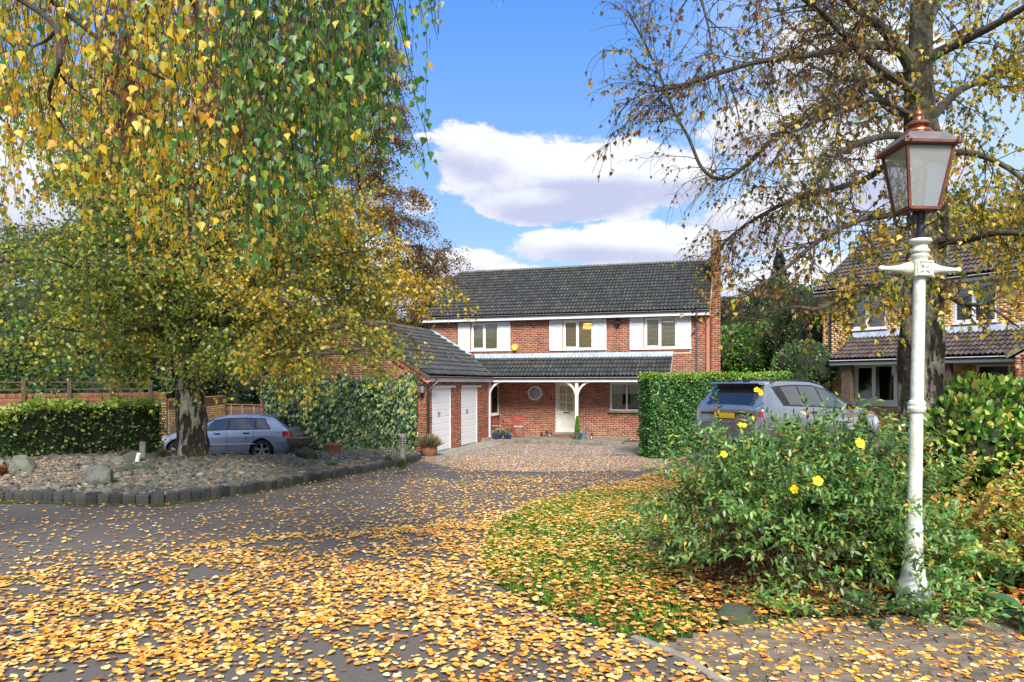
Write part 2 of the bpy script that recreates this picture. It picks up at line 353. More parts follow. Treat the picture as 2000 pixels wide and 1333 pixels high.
# ================================================================ GROUND
def strip_lines(lo, hi, step, far):
    a = list(np.arange(lo, hi+1e-6, step)); l = []; d = step*2; v = lo
    while v > -far: v -= d; d *= 1.6; l.append(v)
    r = []; d = step*2; v = hi
    while v < far: v += d; d *= 1.6; r.append(v)
    return np.array(l[::-1]+a+r)
def ground_sheet():
    xs = strip_lines(-22, 24, .5, 700); ys = strip_lines(-3, 48, .5, 700)
    X, Y = np.meshgrid(xs, ys); Z = T(X, Y); V = np.stack([X, Y, Z], -1).reshape(-1, 3)
    nx, ny = len(xs), len(ys); i = np.arange((nx-1)*(ny-1)); r = i//(nx-1); c = i % (nx-1); a = r*nx+c
    return np_mesh('ground', V, np.stack([a, a+1, a+nx+1, a+nx], 1))
def sheet(name, poly, dz, m, fn=T, parent=None, step=.5):
    """a patch of ground: the outline is cut along the terrain's own grid and laid on it"""
    bm = bmesh.new(); vs = [bm.verts.new((p[0], p[1], 0)) for p in poly]; bm.faces.new(vs)
    x0, x1 = min(p[0] for p in poly), max(p[0] for p in poly); y0, y1 = min(p[1] for p in poly), max(p[1] for p in poly)
    for ax, a, b in ((0, x0, x1), (1, y0, y1)):
        v = math.ceil(a/step)*step
        while v < b:
            co = (v, 0, 0) if ax == 0 else (0, v, 0); no = (1, 0, 0) if ax == 0 else (0, 1, 0)
            bmesh.ops.bisect_plane(bm, geom=bm.verts[:]+bm.edges[:]+bm.faces[:], plane_co=co, plane_no=no); v += step
    for v in bm.verts: v.co.z = float(fn(v.co.x, v.co.y))+dz
    bmesh.ops.recalc_face_normals(bm, faces=bm.faces)
    if sum(f.normal.z for f in bm.faces) < 0: bmesh.ops.reverse_faces(bm, faces=bm.faces)
    me = bpy.data.meshes.new(name); bm.to_mesh(me); bm.free(); me.materials.append(m)
    return tag(link(name, me, parent), kind='structure')
def smooth_line(pts, n=6, closed=False):
    pts = [Vector(p) for p in pts]; out = []; m = len(pts)
    for i in range(m if closed else m-1):
        p0, p1, p2, p3 = (pts[(i-1) % m] if closed or i > 0 else pts[0]), pts[i], pts[(i+1) % m], (pts[(i+2) % m] if closed or i+2 < m else pts[-1])
        for k in range(n):
            t = k/n; out.append(.5*((2*p1)+(p2-p0)*t+(2*p0-5*p1+4*p2-p3)*t*t+(3*p1-p0-3*p2+p3)*t*t*t))
    if not closed: out.append(pts[-1])
    return out
def resample(pts, d):
    out = [pts[0].copy()]; acc = 0
    for a, b in zip(pts, pts[1:]):
        L = (b-a).length
        if L < 1e-9: continue
        t = d-acc
        while t <= L: out.append(a+(b-a)*(t/L)); t += d
        acc = (acc+L) % d
    return out
def inpoly(x, y, poly):
    x = np.asarray(x); y = np.asarray(y); r = np.zeros(x.shape, bool); n = len(poly)
    for i in range(n):
        x0, y0 = poly[i][0], poly[i][1]; x1, y1 = poly[(i+1) % n][0], poly[(i+1) % n][1]
        c = ((y0 > y) != (y1 > y)) & (x < (x1-x0)*(y-y0)/((y1-y0) if y1 != y0 else 1e-9)+x0); r ^= c
    return r

def tarmac():
    m = bpy.data.materials.new('worn_tarmac'); m.use_nodes = True; t = NT(m.node_tree); p = t.n['Principled BSDF']
    co = t.add('ShaderNodeTexCoord').outputs['Object']
    c = t.mix(t.noise(co, 110, 3, .75), (.032, .028, .025), (.215, .187, .165))
    c = t.mix(t.ramp(t.noise(co, .55, 5, .6), .4, .65, 0, .55), c, (.122, .106, .094))
    c = t.mix(t.ramp(t.noise(co, 1.7, 6, .7), .58, .72, 0, .6), c, (.055, .06, .028))
    c = t.mix(t.ramp(t.noise(co, 9, 4, .7), .6, .75, 0, .5), c, (.05, .035, .03))
    v = t.add('ShaderNodeTexVoronoi', feature='DISTANCE_TO_EDGE'); wv = t.add('ShaderNodeVectorMath', operation='ADD'); t.put(wv.inputs[0], co); t.put(wv.inputs[1], t.mix(1., (0, 0, 0), t.noise(co, 2.5, 5, .7, 1))); t.put(v.inputs['Vector'], wv.outputs[0]); v.inputs['Scale'].default_value = .42
    c = t.mix(t.ramp(v.outputs['Distance'], .0, .008, .45, 0.), c, (.015, .014, .013))
    c = t.mix(t.ramp(t.noise(co, .22, 4, .6), .50, .56, 0, .35), c, (.06, .054, .05))
    t.put(p.inputs['Base Color'], c); p.inputs['Roughness'].default_value = .85; p.inputs['Specular IOR Level'].default_value = .3
    b = t.add('ShaderNodeBump'); b.inputs['Strength'].default_value = .6; b.inputs['Distance'].default_value = .01; t.put(b.inputs['Height'], t.noise(co, 220, 3, .7)); t.put(p.inputs['Normal'], b.outputs[0])
    return m
def gravelmat():
    m = bpy.data.materials.new('pink_gravel'); m.use_nodes = True; t = NT(m.node_tree); p = t.n['Principled BSDF']
    co = t.add('ShaderNodeTexCoord').outputs['Object']; v = t.add('ShaderNodeTexVoronoi'); t.put(v.inputs['Vector'], co); v.inputs['Scale'].default_value = 34
    s3 = t.add('ShaderNodeSeparateColor'); t.put(s3.inputs[0], v.outputs['Color'])
    c = t.mix(s3.outputs[0], (.26, .17, .12), (.52, .40, .32)); c = t.mix(t.ramp(s3.outputs[1], .6, .9), c, (.17, .12, .09))
    c = t.mix(t.ramp(v.outputs['Distance'], .35, .75), c, (.10, .07, .055))
    t.put(p.inputs['Base Color'], c); p.inputs['Roughness'].default_value = .9
    b = t.add('ShaderNodeBump'); b.inputs['Strength'].default_value = .9; b.inputs['Distance'].default_value = .03; b.invert = True; t.put(b.inputs['Height'], v.outputs['Distance']); t.put(p.inputs['Normal'], b.outputs[0])
    return m
M['tarmac'] = tarmac(); M['gravel'] = gravelmat()
M['grassland'] = mat('rough_grass', (.05, .07, .02), 1., (.08, .08, .03), 3, .6, 20)
M['turf'] = mat('turf', (.035, .055, .012), 1., (.05, .06, .02), 8, .8, 60)
M['moss'] = mat('moss_edge', (.035, .05, .012), 1., (.05, .045, .02), 8, .8, 60)
g = ground_sheet(); g.materials.append(M['grassland']); tag(link('ground', g), kind='structure')

sheet('driveway', [(-24, -2.5), (14, -2.5), (14, 16), (10, 20.2), (4.3, 22), (4.3, 26), (-1, 27), (-3.6, 24), (-24, 24.5)], .004, M['tarmac'])
lawn_px = [(945, 1080), (952, 1045), (1000, 1005), (1100, 970), (1240, 938), (1300, 922), (1500, 915), (1900, 930), (2450, 960), (2450, 1190), (2000, 1213), (1800, 1207), (1600, 1212), (1420, 1226), (1290, 1262), (1180, 1232), (1060, 1188), (968, 1140)]
lawn_poly = smooth_line([G(*p) for p in lawn_px], 3, True)
sheet('lawn', lawn_poly, .012, M['turf'])
soil_px = [(1330, 1170), (1300, 1080), (1420, 1010), (1600, 960), (1800, 940), (2440, 965), (2440, 1188), (2000, 1208), (1800, 1202), (1600, 1207), (1440, 1215)]
soil_poly = smooth_line([G(*p) for p in soil_px], 3, True)
sheet('soil', soil_poly, .02, M['soil'])
gravel_px = [(814, 899), (900, 918), (1050, 923), (1200, 921), (1300, 915), (1330, 884), (1262, 868), (1212, 872), (1100, 869), (975, 866), (900, 882), (850, 893)]
gravel_poly = [G(*p) for p in gravel_px]
sheet('gravel_drive', gravel_poly, .010, M['gravel'])
sheet('garden_path', [G(*p) for p in [(1214, 865), (1300, 862), (1300, 889), (1190, 891)]], .03, M['slab'])

# block paving, bottom right: every block is a piece
pave_px = [(1298, 1270), (1420, 1230), (1600, 1216), (1800, 1211), (2450, 1194), (2450, 1500), (1530, 1500), (1470, 1385), (1405, 1333), (1360, 1302)]
pave_poly = [G(*p) for p in pave_px]
pv = sheet('block_paving', pave_poly, .004, M['paverjoint'])
def paver_mesh(w_, l_):
    b = MB(); b.bbox(-w_/2, -l_/2, -.02, w_/2, l_/2, .016, .005); me = bpy.data.meshes.new('paver'); me.from_pydata(b.v, [], b.f); me.materials.append(M['paver']); return me
pm = paver_mesh(.196, .096); ang = R(-14); ca, sa = math.cos(ang), math.sin(ang)
for j in range(-30, 40):
    for i in range(-14, 34):
        lx = i*.2+(j % 2)*.1; ly = j*.1; x = 1.6+lx*ca-ly*sa; y = 4.3+lx*sa+ly*ca
        if y < 2.6 or x > 4.6 or abs(x/y) > .9: continue
        if not inpoly(np.array([x]), np.array([y]), pave_poly)[0]: continue
        o = link('paver', pm, pv); o.location = (x, y, float(T(x, y))+.004+random.uniform(-.003, .003)); o.rotation_euler = (random.gauss(0, .008), random.gauss(0, .008), ang+random.gauss(0, .012))
# concrete edging between the tarmac and the blocks
edge = resample(smooth_line([G(*p) for p in [(1236, 1248), (1298, 1271), (1355, 1301), (1405, 1335), (1450, 1375), (1520, 1480)]], 5), .45)
eg = empty('edging', edge[0], 0, 'curved concrete edging strip between leafy tarmac and block paving', 'edging')
for a, b in zip(edge, edge[1:]):
    d = b-a; o = MB(); o.bbox(-d.length/2+.004, -.028, -.05, d.length/2-.004, .028, .030, .006); q = o.build('edging_stone', M['concrete'], eg)
    c = (a+b)/2; q.location = Vector((c.x, c.y, float(T(c.x, c.y))))-eg.location; q.rotation_euler = (0, 0, math.atan2(d.y, d.x))

# the raised rockery bed with its kerb of granite blocks
kerb_px = [(-260, 962), (-120, 972), (0, 978), (150, 984), (300, 985), (400, 975), (500, 961), (600, 944), (700, 925), (790, 907), (822, 897)]
kerb_line = smooth_line([G(*p) for p in kerb_px], 5)
KL = np.array([(p.x, p.y) for p in kerb_line])
back_px = [(818, 888), (740, 884), (640, 889), (560, 897), (480, 904), (420, 908), (330, 912), (200, 925), (60, 935), (-100, 942), (-260, 944)]
back_line = smooth_line([G(*p) for p in back_px], 4)
bed_poly = kerb_line+back_line
bed = sheet('rockery_bed', bed_poly, 0, M['rockbed'], TB)
def kerb_run(line, name, label, step, h, skip=0.):
    k = empty(name, line[0], 0, label, 'kerb'); pts = resample(line, step)
    for a, b in zip(pts, pts[1:]):
        d = b-a; hh = h+random.uniform(-.015, .02); b_ = MB(); L = d.length
        b_.bbox(-L/2+.002, -.07, -.08, L/2-.002, .07, hh, .011)
        b_.v = [(x+random.uniform(-.004, .004), y+random.uniform(-.010, .010), z+random.uniform(-.008, .008)) for x, y, z in b_.v]
        q = b_.build('kerb_stone', M['kerb'], k); c = (a+b)/2
        q.location = Vector((c.x, c.y, float(T(c.x, c.y))))-k.location; q.rotation_euler = (random.gauss(0, .03), random.gauss(0, .02), math.atan2(d.y, d.x)+random.gauss(0, .03))
    return k
kerb_run(kerb_line, 'rockery_kerb', 'low kerb of dark mossy granite blocks curving round the stony rockery bed', .19, .165)
kerb_run(back_line[:28], 'rockery_kerb', 'dark granite kerb along the back of the rockery bed near the ivy wall', .2, .13)
# moss at the foot of the kerb
mp_ = [Vector((p.x, p.y, 0)) for p in kerb_line]
sheet('moss_verge', [(p.x, p.y) for p in mp_]+[(p.x+.12, p.y-.30-.12*math.sin(i*1.3)) for i, p in reversed(list(enumerate(mp_)))], .008, M['moss'])

def ball_mesh(name, seg, ring, m, seed=0, rough=.0, flat=1.):
    rs = np.random.RandomState(seed); V = [(0, 0, flat)]; 
    for i in range(1, ring):
        th = PI*i/ring
        for k in range(seg): ph = 2*PI*(k+.5*(i % 2))/seg; V.append((math.sin(th)*math.cos(ph), math.sin(th)*math.sin(ph), flat*math.cos(th)))
    V.append((0, 0, -flat)); V = np.array(V)*(1+rs.uniform(-rough, rough, (len(V), 1))); Fs = []
    for k in range(seg): Fs.append((0, 1+k, 1+(k+1) % seg)); Fs.append((len(V)-1, 1+(ring-2)*seg+(k+1) % seg, 1+(ring-2)*seg+k))
    for i in range(ring-2):
        for k in range(seg):
            a = 1+i*seg+k; b = 1+i*seg+(k+1) % seg; Fs.append((a, a+seg, b+seg)); Fs.append((a, b+seg, b))
    return V, np.array(Fs)
def rotz(a):
    c, s = np.cos(a), np.sin(a); z = np.zeros_like(a); o = np.ones_like(a)
    return np.stack([np.stack([c, -s, z], -1), np.stack([s, c, z], -1), np.stack([z, z, o], -1)], -2)
def scatter(name, tv, tf, pos, Rm, scl, col, m, smooth=False):
    """many small copies of one template joined into one mesh (stuff)"""
    N = len(pos); scl = np.asarray(scl); scl = scl[:, None, None] if scl.ndim == 1 else scl[:, None, :]
    V = np.einsum('nij,nkj->nki', Rm, np.asarray(tv)[None]*scl)+pos[:, None, :]
    Fc = (np.arange(N)*len(tv))[:, None, None]+np.asarray(tf)[None]
    c = np.repeat(np.asarray(col), len(tf), 0) if col is not None else None
    return np_mesh(name, V.reshape(-1, 3), Fc.reshape(-1, Fc.shape[-1]), m, smooth, c)
def pal(N, cols, wts, var=.18, rs=RS):
    cols = np.array(cols, float); wts = np.array(wts, float); i = rs.choice(len(cols), N, p=wts/wts.sum())
    return np.clip(cols[i]*(1+rs.uniform(-var, var, (N, 1)))*(1+rs.uniform(-.06, .06, (N, 3))), 0, 1)
def bed_points(N, xr, yr, poly):
    out = []; n = 0
    while n < N:
        x = RS.uniform(*xr, N*2); y = RS.uniform(*yr, N*2); k = inpoly(x, y, poly) & (abs(x/y) < .80) & (y > 8)
        out.append(np.stack([x[k], y[k]], 1)); n += k.sum()
    return np.concatenate(out)[:N]
bx = [p.x for p in bed_poly]; by = [p.y for p in bed_poly]; XR = (max(min(bx), -19), max(bx)); YR = (min(by), max(by))
# cobbles: 300 nearest as pieces of the bed, the rest joined
pts = bed_points(11500, XR, YR, bed_poly)
leftg = (pts[:, 0]/pts[:, 1] < -.60) & (pts[:, 1] < 14.5); rightg = pts[:, 0] > -3.9
keep = ~(leftg | rightg); keep |= RS.rand(len(pts)) < .14; pts = pts[keep]
cv, cf = ball_mesh('c', 6, 4, None, 3, .08, .62)
cmes = []
for s_ in range(5):
    v_, f_ = ball_mesh('c', 6, 5, None, s_, .12, .62); cmes.append(np_mesh('cobblestone', v_, f_, M['cobble'], True))
order = np.argsort(pts[:, 1]); cs = RS.uniform(.032, .075, len(pts))*np.where(RS.rand(len(pts)) < .12, 1.4, 1)
for i in order[:300]:
    o = link('cobblestone', random.choice(cmes), bed); x, y = pts[i]; s_ = cs[i]
    o.location = (x, y, float(TB(x, y))+s_*.25); o.scale = (s_*random.uniform(.9, 1.3), s_, s_*random.uniform(.7, 1)); o.rotation_euler = (random.gauss(0, .25), random.gauss(0, .25), random.uniform(0, 6.28))
rest = order[300:]; p3 = np.stack([pts[rest, 0], pts[rest, 1], TB(pts[rest, 0], pts[rest, 1])+cs[rest]*.25], 1)
SC = [(.15, .14, .12), (.20, .16, .12), (.10, .105, .10), (.13, .14, .10), (.30, .25, .19), (.24, .16, .12)]
s3 = np.stack([cs[rest]*RS.uniform(.9, 1.3, len(rest)), cs[rest], cs[rest]*RS.uniform(.7, 1, len(rest))], 1)
tag(link('cobbles', scatter('cobbles', cv, cf, p3, rotz(RS.uniform(0, 6.28, len(rest))), s3, pal(len(rest), SC, [5, 3, 5, 4, 1, 1], .35), M['stones'], True), bed), kind='stuff')
ov = np.array([(1, 0, 0), (0, 1, 0), (-1, 0, 0), (0, -1, 0), (0, 0, .7)], float); of = np.array([(0, 1, 4), (1, 2, 4), (2, 3, 4), (3, 0, 4)])
q = bed_points(24000, XR, YR, bed_poly); z = TB(q[:, 0], q[:, 1])
tag(link('pebbles', scatter('pebbles', ov, of, np.stack([q[:, 0], q[:, 1], z], 1), rotz(RS.uniform(0, 6.28, len(q))), RS.uniform(.016, .036, len(q)),
    pal(len(q), [(.34, .25, .18), (.22, .17, .13), (.12, .11, .10), (.45, .36, .26), (.28, .20, .12)], [4, 4, 4, 1.5, 2], .3), M['stones']), bed), kind='stuff')
gx = [p.x for p in gravel_poly]; gy = [p.y for p in gravel_poly]
q = bed_points(14000, (min(gx), max(gx)), (min(gy), max(gy)), gravel_poly)
tag(link('gravel', scatter('gravel', ov, of, np.stack([q[:, 0], q[:, 1], T(q[:, 0], q[:, 1])+.008], 1), rotz(RS.uniform(0, 6.28, len(q))), RS.uniform(.012, .028, len(q)),
    pal(len(q), [(.48, .36, .28), (.34, .22, .16), (.60, .50, .42), (.20, .13, .10)], [4, 4, 2, 2], .25), M['stones'])), kind='stuff', label='pinkish loose gravel spread in front of the porch and garages', cat='gravel')

# boulders
def boulder(px, py, wpx, hpx, label, m='boulder', seed=1, fn=TB, cat='boulder', sq=1.):
    c = G(px, py, fn); k = c.y/F; w_, h_ = wpx*k/2, hpx*k
    bm = bmesh.new(); bmesh.ops.create_icosphere(bm, subdivisions=4, radius=1); rs = np.random.RandomState(seed)
    N = rs.normal(size=(15, 3)); N /= np.linalg.norm(N, axis=1)[:, None]; D = rs.uniform(.56, .86, 15)
    for v in bm.verts:
        p = np.array(v.co)
        for n_, d_ in zip(N, D):
            e = p@n_-d_
            if e > 0: p = p-n_*e*.96
        p *= 1+rs.uniform(-.012, .012)
        p[2] = max(p[2], -.4)
        v.co = (p[0]*w_*1.08, p[1]*w_*.8*sq, (p[2]+.4)/1.25*h_)
    me = bpy.data.meshes.new('boulder'); bm.to_mesh(me); bm.free(); me.materials.append(M[m]); o = link('boulder', me); me.polygons.foreach_set('use_smooth', [True]*len(me.polygons)); me.set_sharp_from_angle(angle=R(24))
    o.location = c-Vector((0, -w_*.3, .04)); tag(o, label, cat); return o
boulder(187, 951, 66, 42, 'squat grey boulder standing near the kerb of the rockery', seed=3)
boulder(34, 925, 62, 36, 'grey boulder beside the green hedge at the left edge', seed=4)
boulder(-6, 920, 40, 26, 'pale rock behind the grey boulder, cut by the left edge', seed=14)
boulder(253, 905, 44, 30, 'rounded grey boulder, highest of the cluster left of the trunk', seed=5)
boulder(232, 908, 44, 18, 'flat grey stone leaning below the rounded boulder of the cluster', 'boulder', 6)
boulder(207, 905, 22, 16, 'small bluish round stone at the left of the rock cluster', 'boulder', 7)
boulder(229, 926, 36, 18, 'dark wedge-shaped stone in front of the rock cluster', 'boulder_moss', 8)
boulder(252, 922, 36, 20, 'dark mossy stone in the middle of the rock cluster', 'boulder_moss', 9)
boulder(284, 920, 36, 18, 'pale green lichened stone right of the small spotlight', 'boulder_moss', 10)
boulder(596, 899, 44, 28, 'large dark green boulder under the stone urn', 'boulder_moss', 11)
boulder(632, 899, 32, 16, 'low dark rock beside the boulder under the urn', 'boulder', 12)
boulder(566, 898, 22, 12, 'small dark stone left of the boulder under the urn', 'boulder', 13)
boulder(1440, 1217, 104, 46, 'dark mossy domed stone under the yellow-flowered shrub', 'boulder_moss', 21, T, 'stone')
# ================================================================ HOUSES
def wallM(O, ex):
    """wall frame: x along the wall, y into it, z up (seen from outside x runs to the right)"""
    ex = Vector(ex).normalized(); n = ex.cross(Vector((0, 0, 1)))
    m = Matrix.Identity(4); ey = -n
    for i in range(3): m[i][0] = ex[i]; m[i][1] = ey[i]; m[i][2] = (0, 0, 1)[i]; m[i][3] = O[i]
    return m
BRICK = {}
def one_brick(m):
    if m not in BRICK:
        b = MB(); b.box(-.1060, 0, -.0308, .1060, .03, .0308); me = bpy.data.meshes.new('brick'); me.from_pydata(b.v, [], b.f); me.materials.append(M[m]); BRICK[m] = me
    return BRICK[m]
class Bricks:
    """lays every wall of one building; the nearest 300 whole bricks are parts, the others one joined part"""
    def __init__(s, parent, m, mortar): s.p = parent; s.m = m; s.mo = mortar; s.cand = []; s.V = []; s.F = []; s.n = 0
    def wall(s, Mx, w_, z0, z1, holes=(), top=None, circ=None, pick=True, course=.075, off=0, thick=.1, visible=None, m=None, soldier=()):
        # mortar core, cut round the openings
        hs = list(holes)+list(soldier); xs = sorted({0, w_}|{h[0] for h in holes}|{h[2] for h in holes}); xs = [x for x in xs if 0 <= x <= w_]
        mb = MB(Mx)
        for xa, xb in zip(xs, xs[1:]):
            blk = sorted([(h[1], h[3]) for h in holes if h[0] < xb-1e-6 and h[2] > xa+1e-6]); z = z0
            for a, b in blk+[(None, None)]:
                e = z1 if a is None else a
                if e > z+1e-6:
                    if a is None and top:
                        n = 6; X = np.linspace(xa, xb, n+1)
                        for i in range(n): mb.prism([(X[i], z), (X[i+1], z), (X[i+1], max(z+.001, top(X[i+1])-.005)), (X[i], max(z+.001, top(X[i])-.005))], 0, thick)
                    else: mb.box(xa, 0, z, xb, thick, e)
                if b is not None: z = b
        mb.build('mortar_wall', M[s.mo], s.p)
        k = 0; z = z0
        while z+.065 <= (z1 if not top else 99)+.01:
            xa = -(.1125 if k % 2 else 0)+off; any_ = False
            while xa < w_:
                segs = [(max(0, xa), min(w_, xa+.215))]
                for h in hs:
                    if h[1] < z+.06 and h[3] > z+.005:
                        ns = []
                        for a, b in segs:
                            if h[2] <= a or h[0] >= b: ns.append((a, b)); continue
                            if h[0] > a: ns.append((a, h[0]))
                            if h[2] < b: ns.append((h[2], b))
                        segs = ns
                for a, b in segs:
                    if b-a < .035: continue
                    c = (a+b)/2
                    if top and z+.075 > top(c)-.01: continue
                    any_ = True
                    if circ and math.hypot(c-circ[0], z+.03-circ[1]) < circ[2]: continue
                    if visible and not visible(c, z): pk = False
                    else: pk = pick
                    s.put(Mx, c, z+.0325, b-a, pk and b-a > .2, m)
                xa += .225
            z += course; k += 1
            if top and not any_: break
            if z > z0+12: break
    def put(s, Mx, c, zc, w_, pick, m=None, h=.065):
        wc = s.p.matrix_world @ (Mx @ Vector((c, 0, zc)))
        s.cand.append((wc.length if pick else 1e6+wc.length, Mx, c, zc, w_, h))
    def soldiers(s, Mx, x0, x1, z0, z1, h=.1):
        x = x0
        while x+.07 < x1: s.put(Mx, x+.0325, (z0+z1)/2, .065, False, None, z1-z0); x += .075
    def finish(s, n=290):
        s.cand.sort(key=lambda a: a[0]); one = one_brick(s.m); V = []; 
        box = np.array([(-.5,0,-.5),(.5,0,-.5),(.5,1,-.5),(-.5,1,-.5),(-.5,0,.5),(.5,0,.5),(.5,1,.5),(-.5,1,.5)])
        for i, (d, Mx, c, zc, w_, h) in enumerate(s.cand):
            pr = random.uniform(.003, .007)
            if i < n and d < 1e6:
                o = link('brick', one, s.p); o.matrix_local = Mx @ Matrix.Translation((c, -pr, zc))
            else:
                Mn = np.array(Mx); p = box*np.array([w_-.003, .03, h-.0034])+np.array([c, -pr, zc]); V.append(p@Mn[:3, :3].T+Mn[:3, 3])
        if V:
            nV = len(V); tf = np.array([(0,1,5,4),(1,2,6,5),(3,0,4,7),(4,5,6,7),(3,2,1,0)])
            Fc = (np.arange(nV)*8)[:, None, None]+tf[None]
            o = link('brickwork', np_mesh('brickwork', np.concatenate(V), Fc.reshape(-1, 4), M[s.m]), s.p); o['kind'] = 'stuff'

def tile_template(tw=.30, tl=.37, amp=.026, lift=.052):
    xs = np.array([0, .04, .075, .11, .15, .19, .225, .26, .30])*tw/.30; z = amp*(1-np.cos(2*PI*xs/(tw/2))); n = len(xs)
    z0 = z+lift; V = [(x, 0, a) for x, a in zip(xs, z0)]+[(x, tl, a) for x, a in zip(xs, z)]+[(x, 0, a-.022) for x, a in zip(xs, z0)]
    Fc = [(i, i+1, n+i+1, n+i) for i in range(n-1)]+[(2*n+i, 2*n+i+1, i+1, i) for i in range(n-1)]
    return np.array(V), np.array(Fc)
TV, TF = tile_template(); TILE = {}
class Roof:
    def __init__(s, thing, m): s.t = thing; s.m = m; s.c = []
    def plane(s, roof, O, e, up, wdt, length, ok=None, gauge=.33, pick=True):
        """O: lower-left corner of the tiling, e along the eave, up the slope"""
        O = Vector(O); e = Vector(e).normalized(); up = Vector(up).normalized(); n = e.cross(up)
        Mx = Matrix([[e[i], up[i], n[i], O[i]] for i in range(3)]+[[0, 0, 0, 1]])
        nx = int(round(wdt/.30)); ny = int(math.ceil(length/gauge-.2))
        for j in range(ny):
            for i in range(nx):
                cx, cy = (i+.5)*wdt/nx, (j+.5)*gauge
                if ok and not ok(cx, cy): continue
                Mt = Mx @ Matrix.Translation((i*wdt/nx, j*gauge+random.uniform(-.004, .004), random.uniform(-.003, .003)))
                d = (s.t.matrix_world @ (Mx @ Vector((cx, cy, 0)))).length
                s.c.append((d if pick else d+1e6, roof, Mt))
        return Mx
    def finish(s, n=280):
        s.c.sort(key=lambda a: a[0])
        if s.m not in TILE: TILE[s.m] = np_mesh('roof_tile', TV, TF, M[s.m], True)
        if s.m+'f' not in TILE: TILE[s.m].set_sharp_from_angle(angle=R(50)); TILE[s.m+'f'] = 1
        rest = {}
        for i, (d, roof, Mt) in enumerate(s.c):
            if i < n and d < 1e6: o = link('roof_tile', TILE[s.m], roof); o.matrix_local = Mt
            else: rest.setdefault(roof.name, (roof, []))[1].append(np.array(Mt))
        for roof, L in rest.values():
            A = np.array(L); V = np.einsum('nij,kj->nki', A[:, :3, :3], TV)+A[:, None, :3, 3]
            me = np_mesh('tiling', V.reshape(-1, 3), ((np.arange(len(A))*len(TV))[:, None, None]+TF[None]).reshape(-1, 4), M[s.m], True); me.set_sharp_from_angle(angle=R(50))
            link('tiling', me, roof)['kind'] = 'stuff'
def slab(name, corners, th, m, parent):
    """a thin slab under four or more coplanar corners"""
    c = [Vector(p) for p in corners]; n = (c[1]-c[0]).cross(c[2]-c[0]).normalized()
    if n.z < 0: c = c[::-1]; n = -n
    k = len(c); b = MB(); b.add(c+[p-n*th for p in c], [tuple(range(k)), tuple(range(2*k-1, k-1, -1))]+[(i, i+k, (i+1) % k+k, (i+1) % k) for i in range(k)])
    return b.build(name, m, parent)

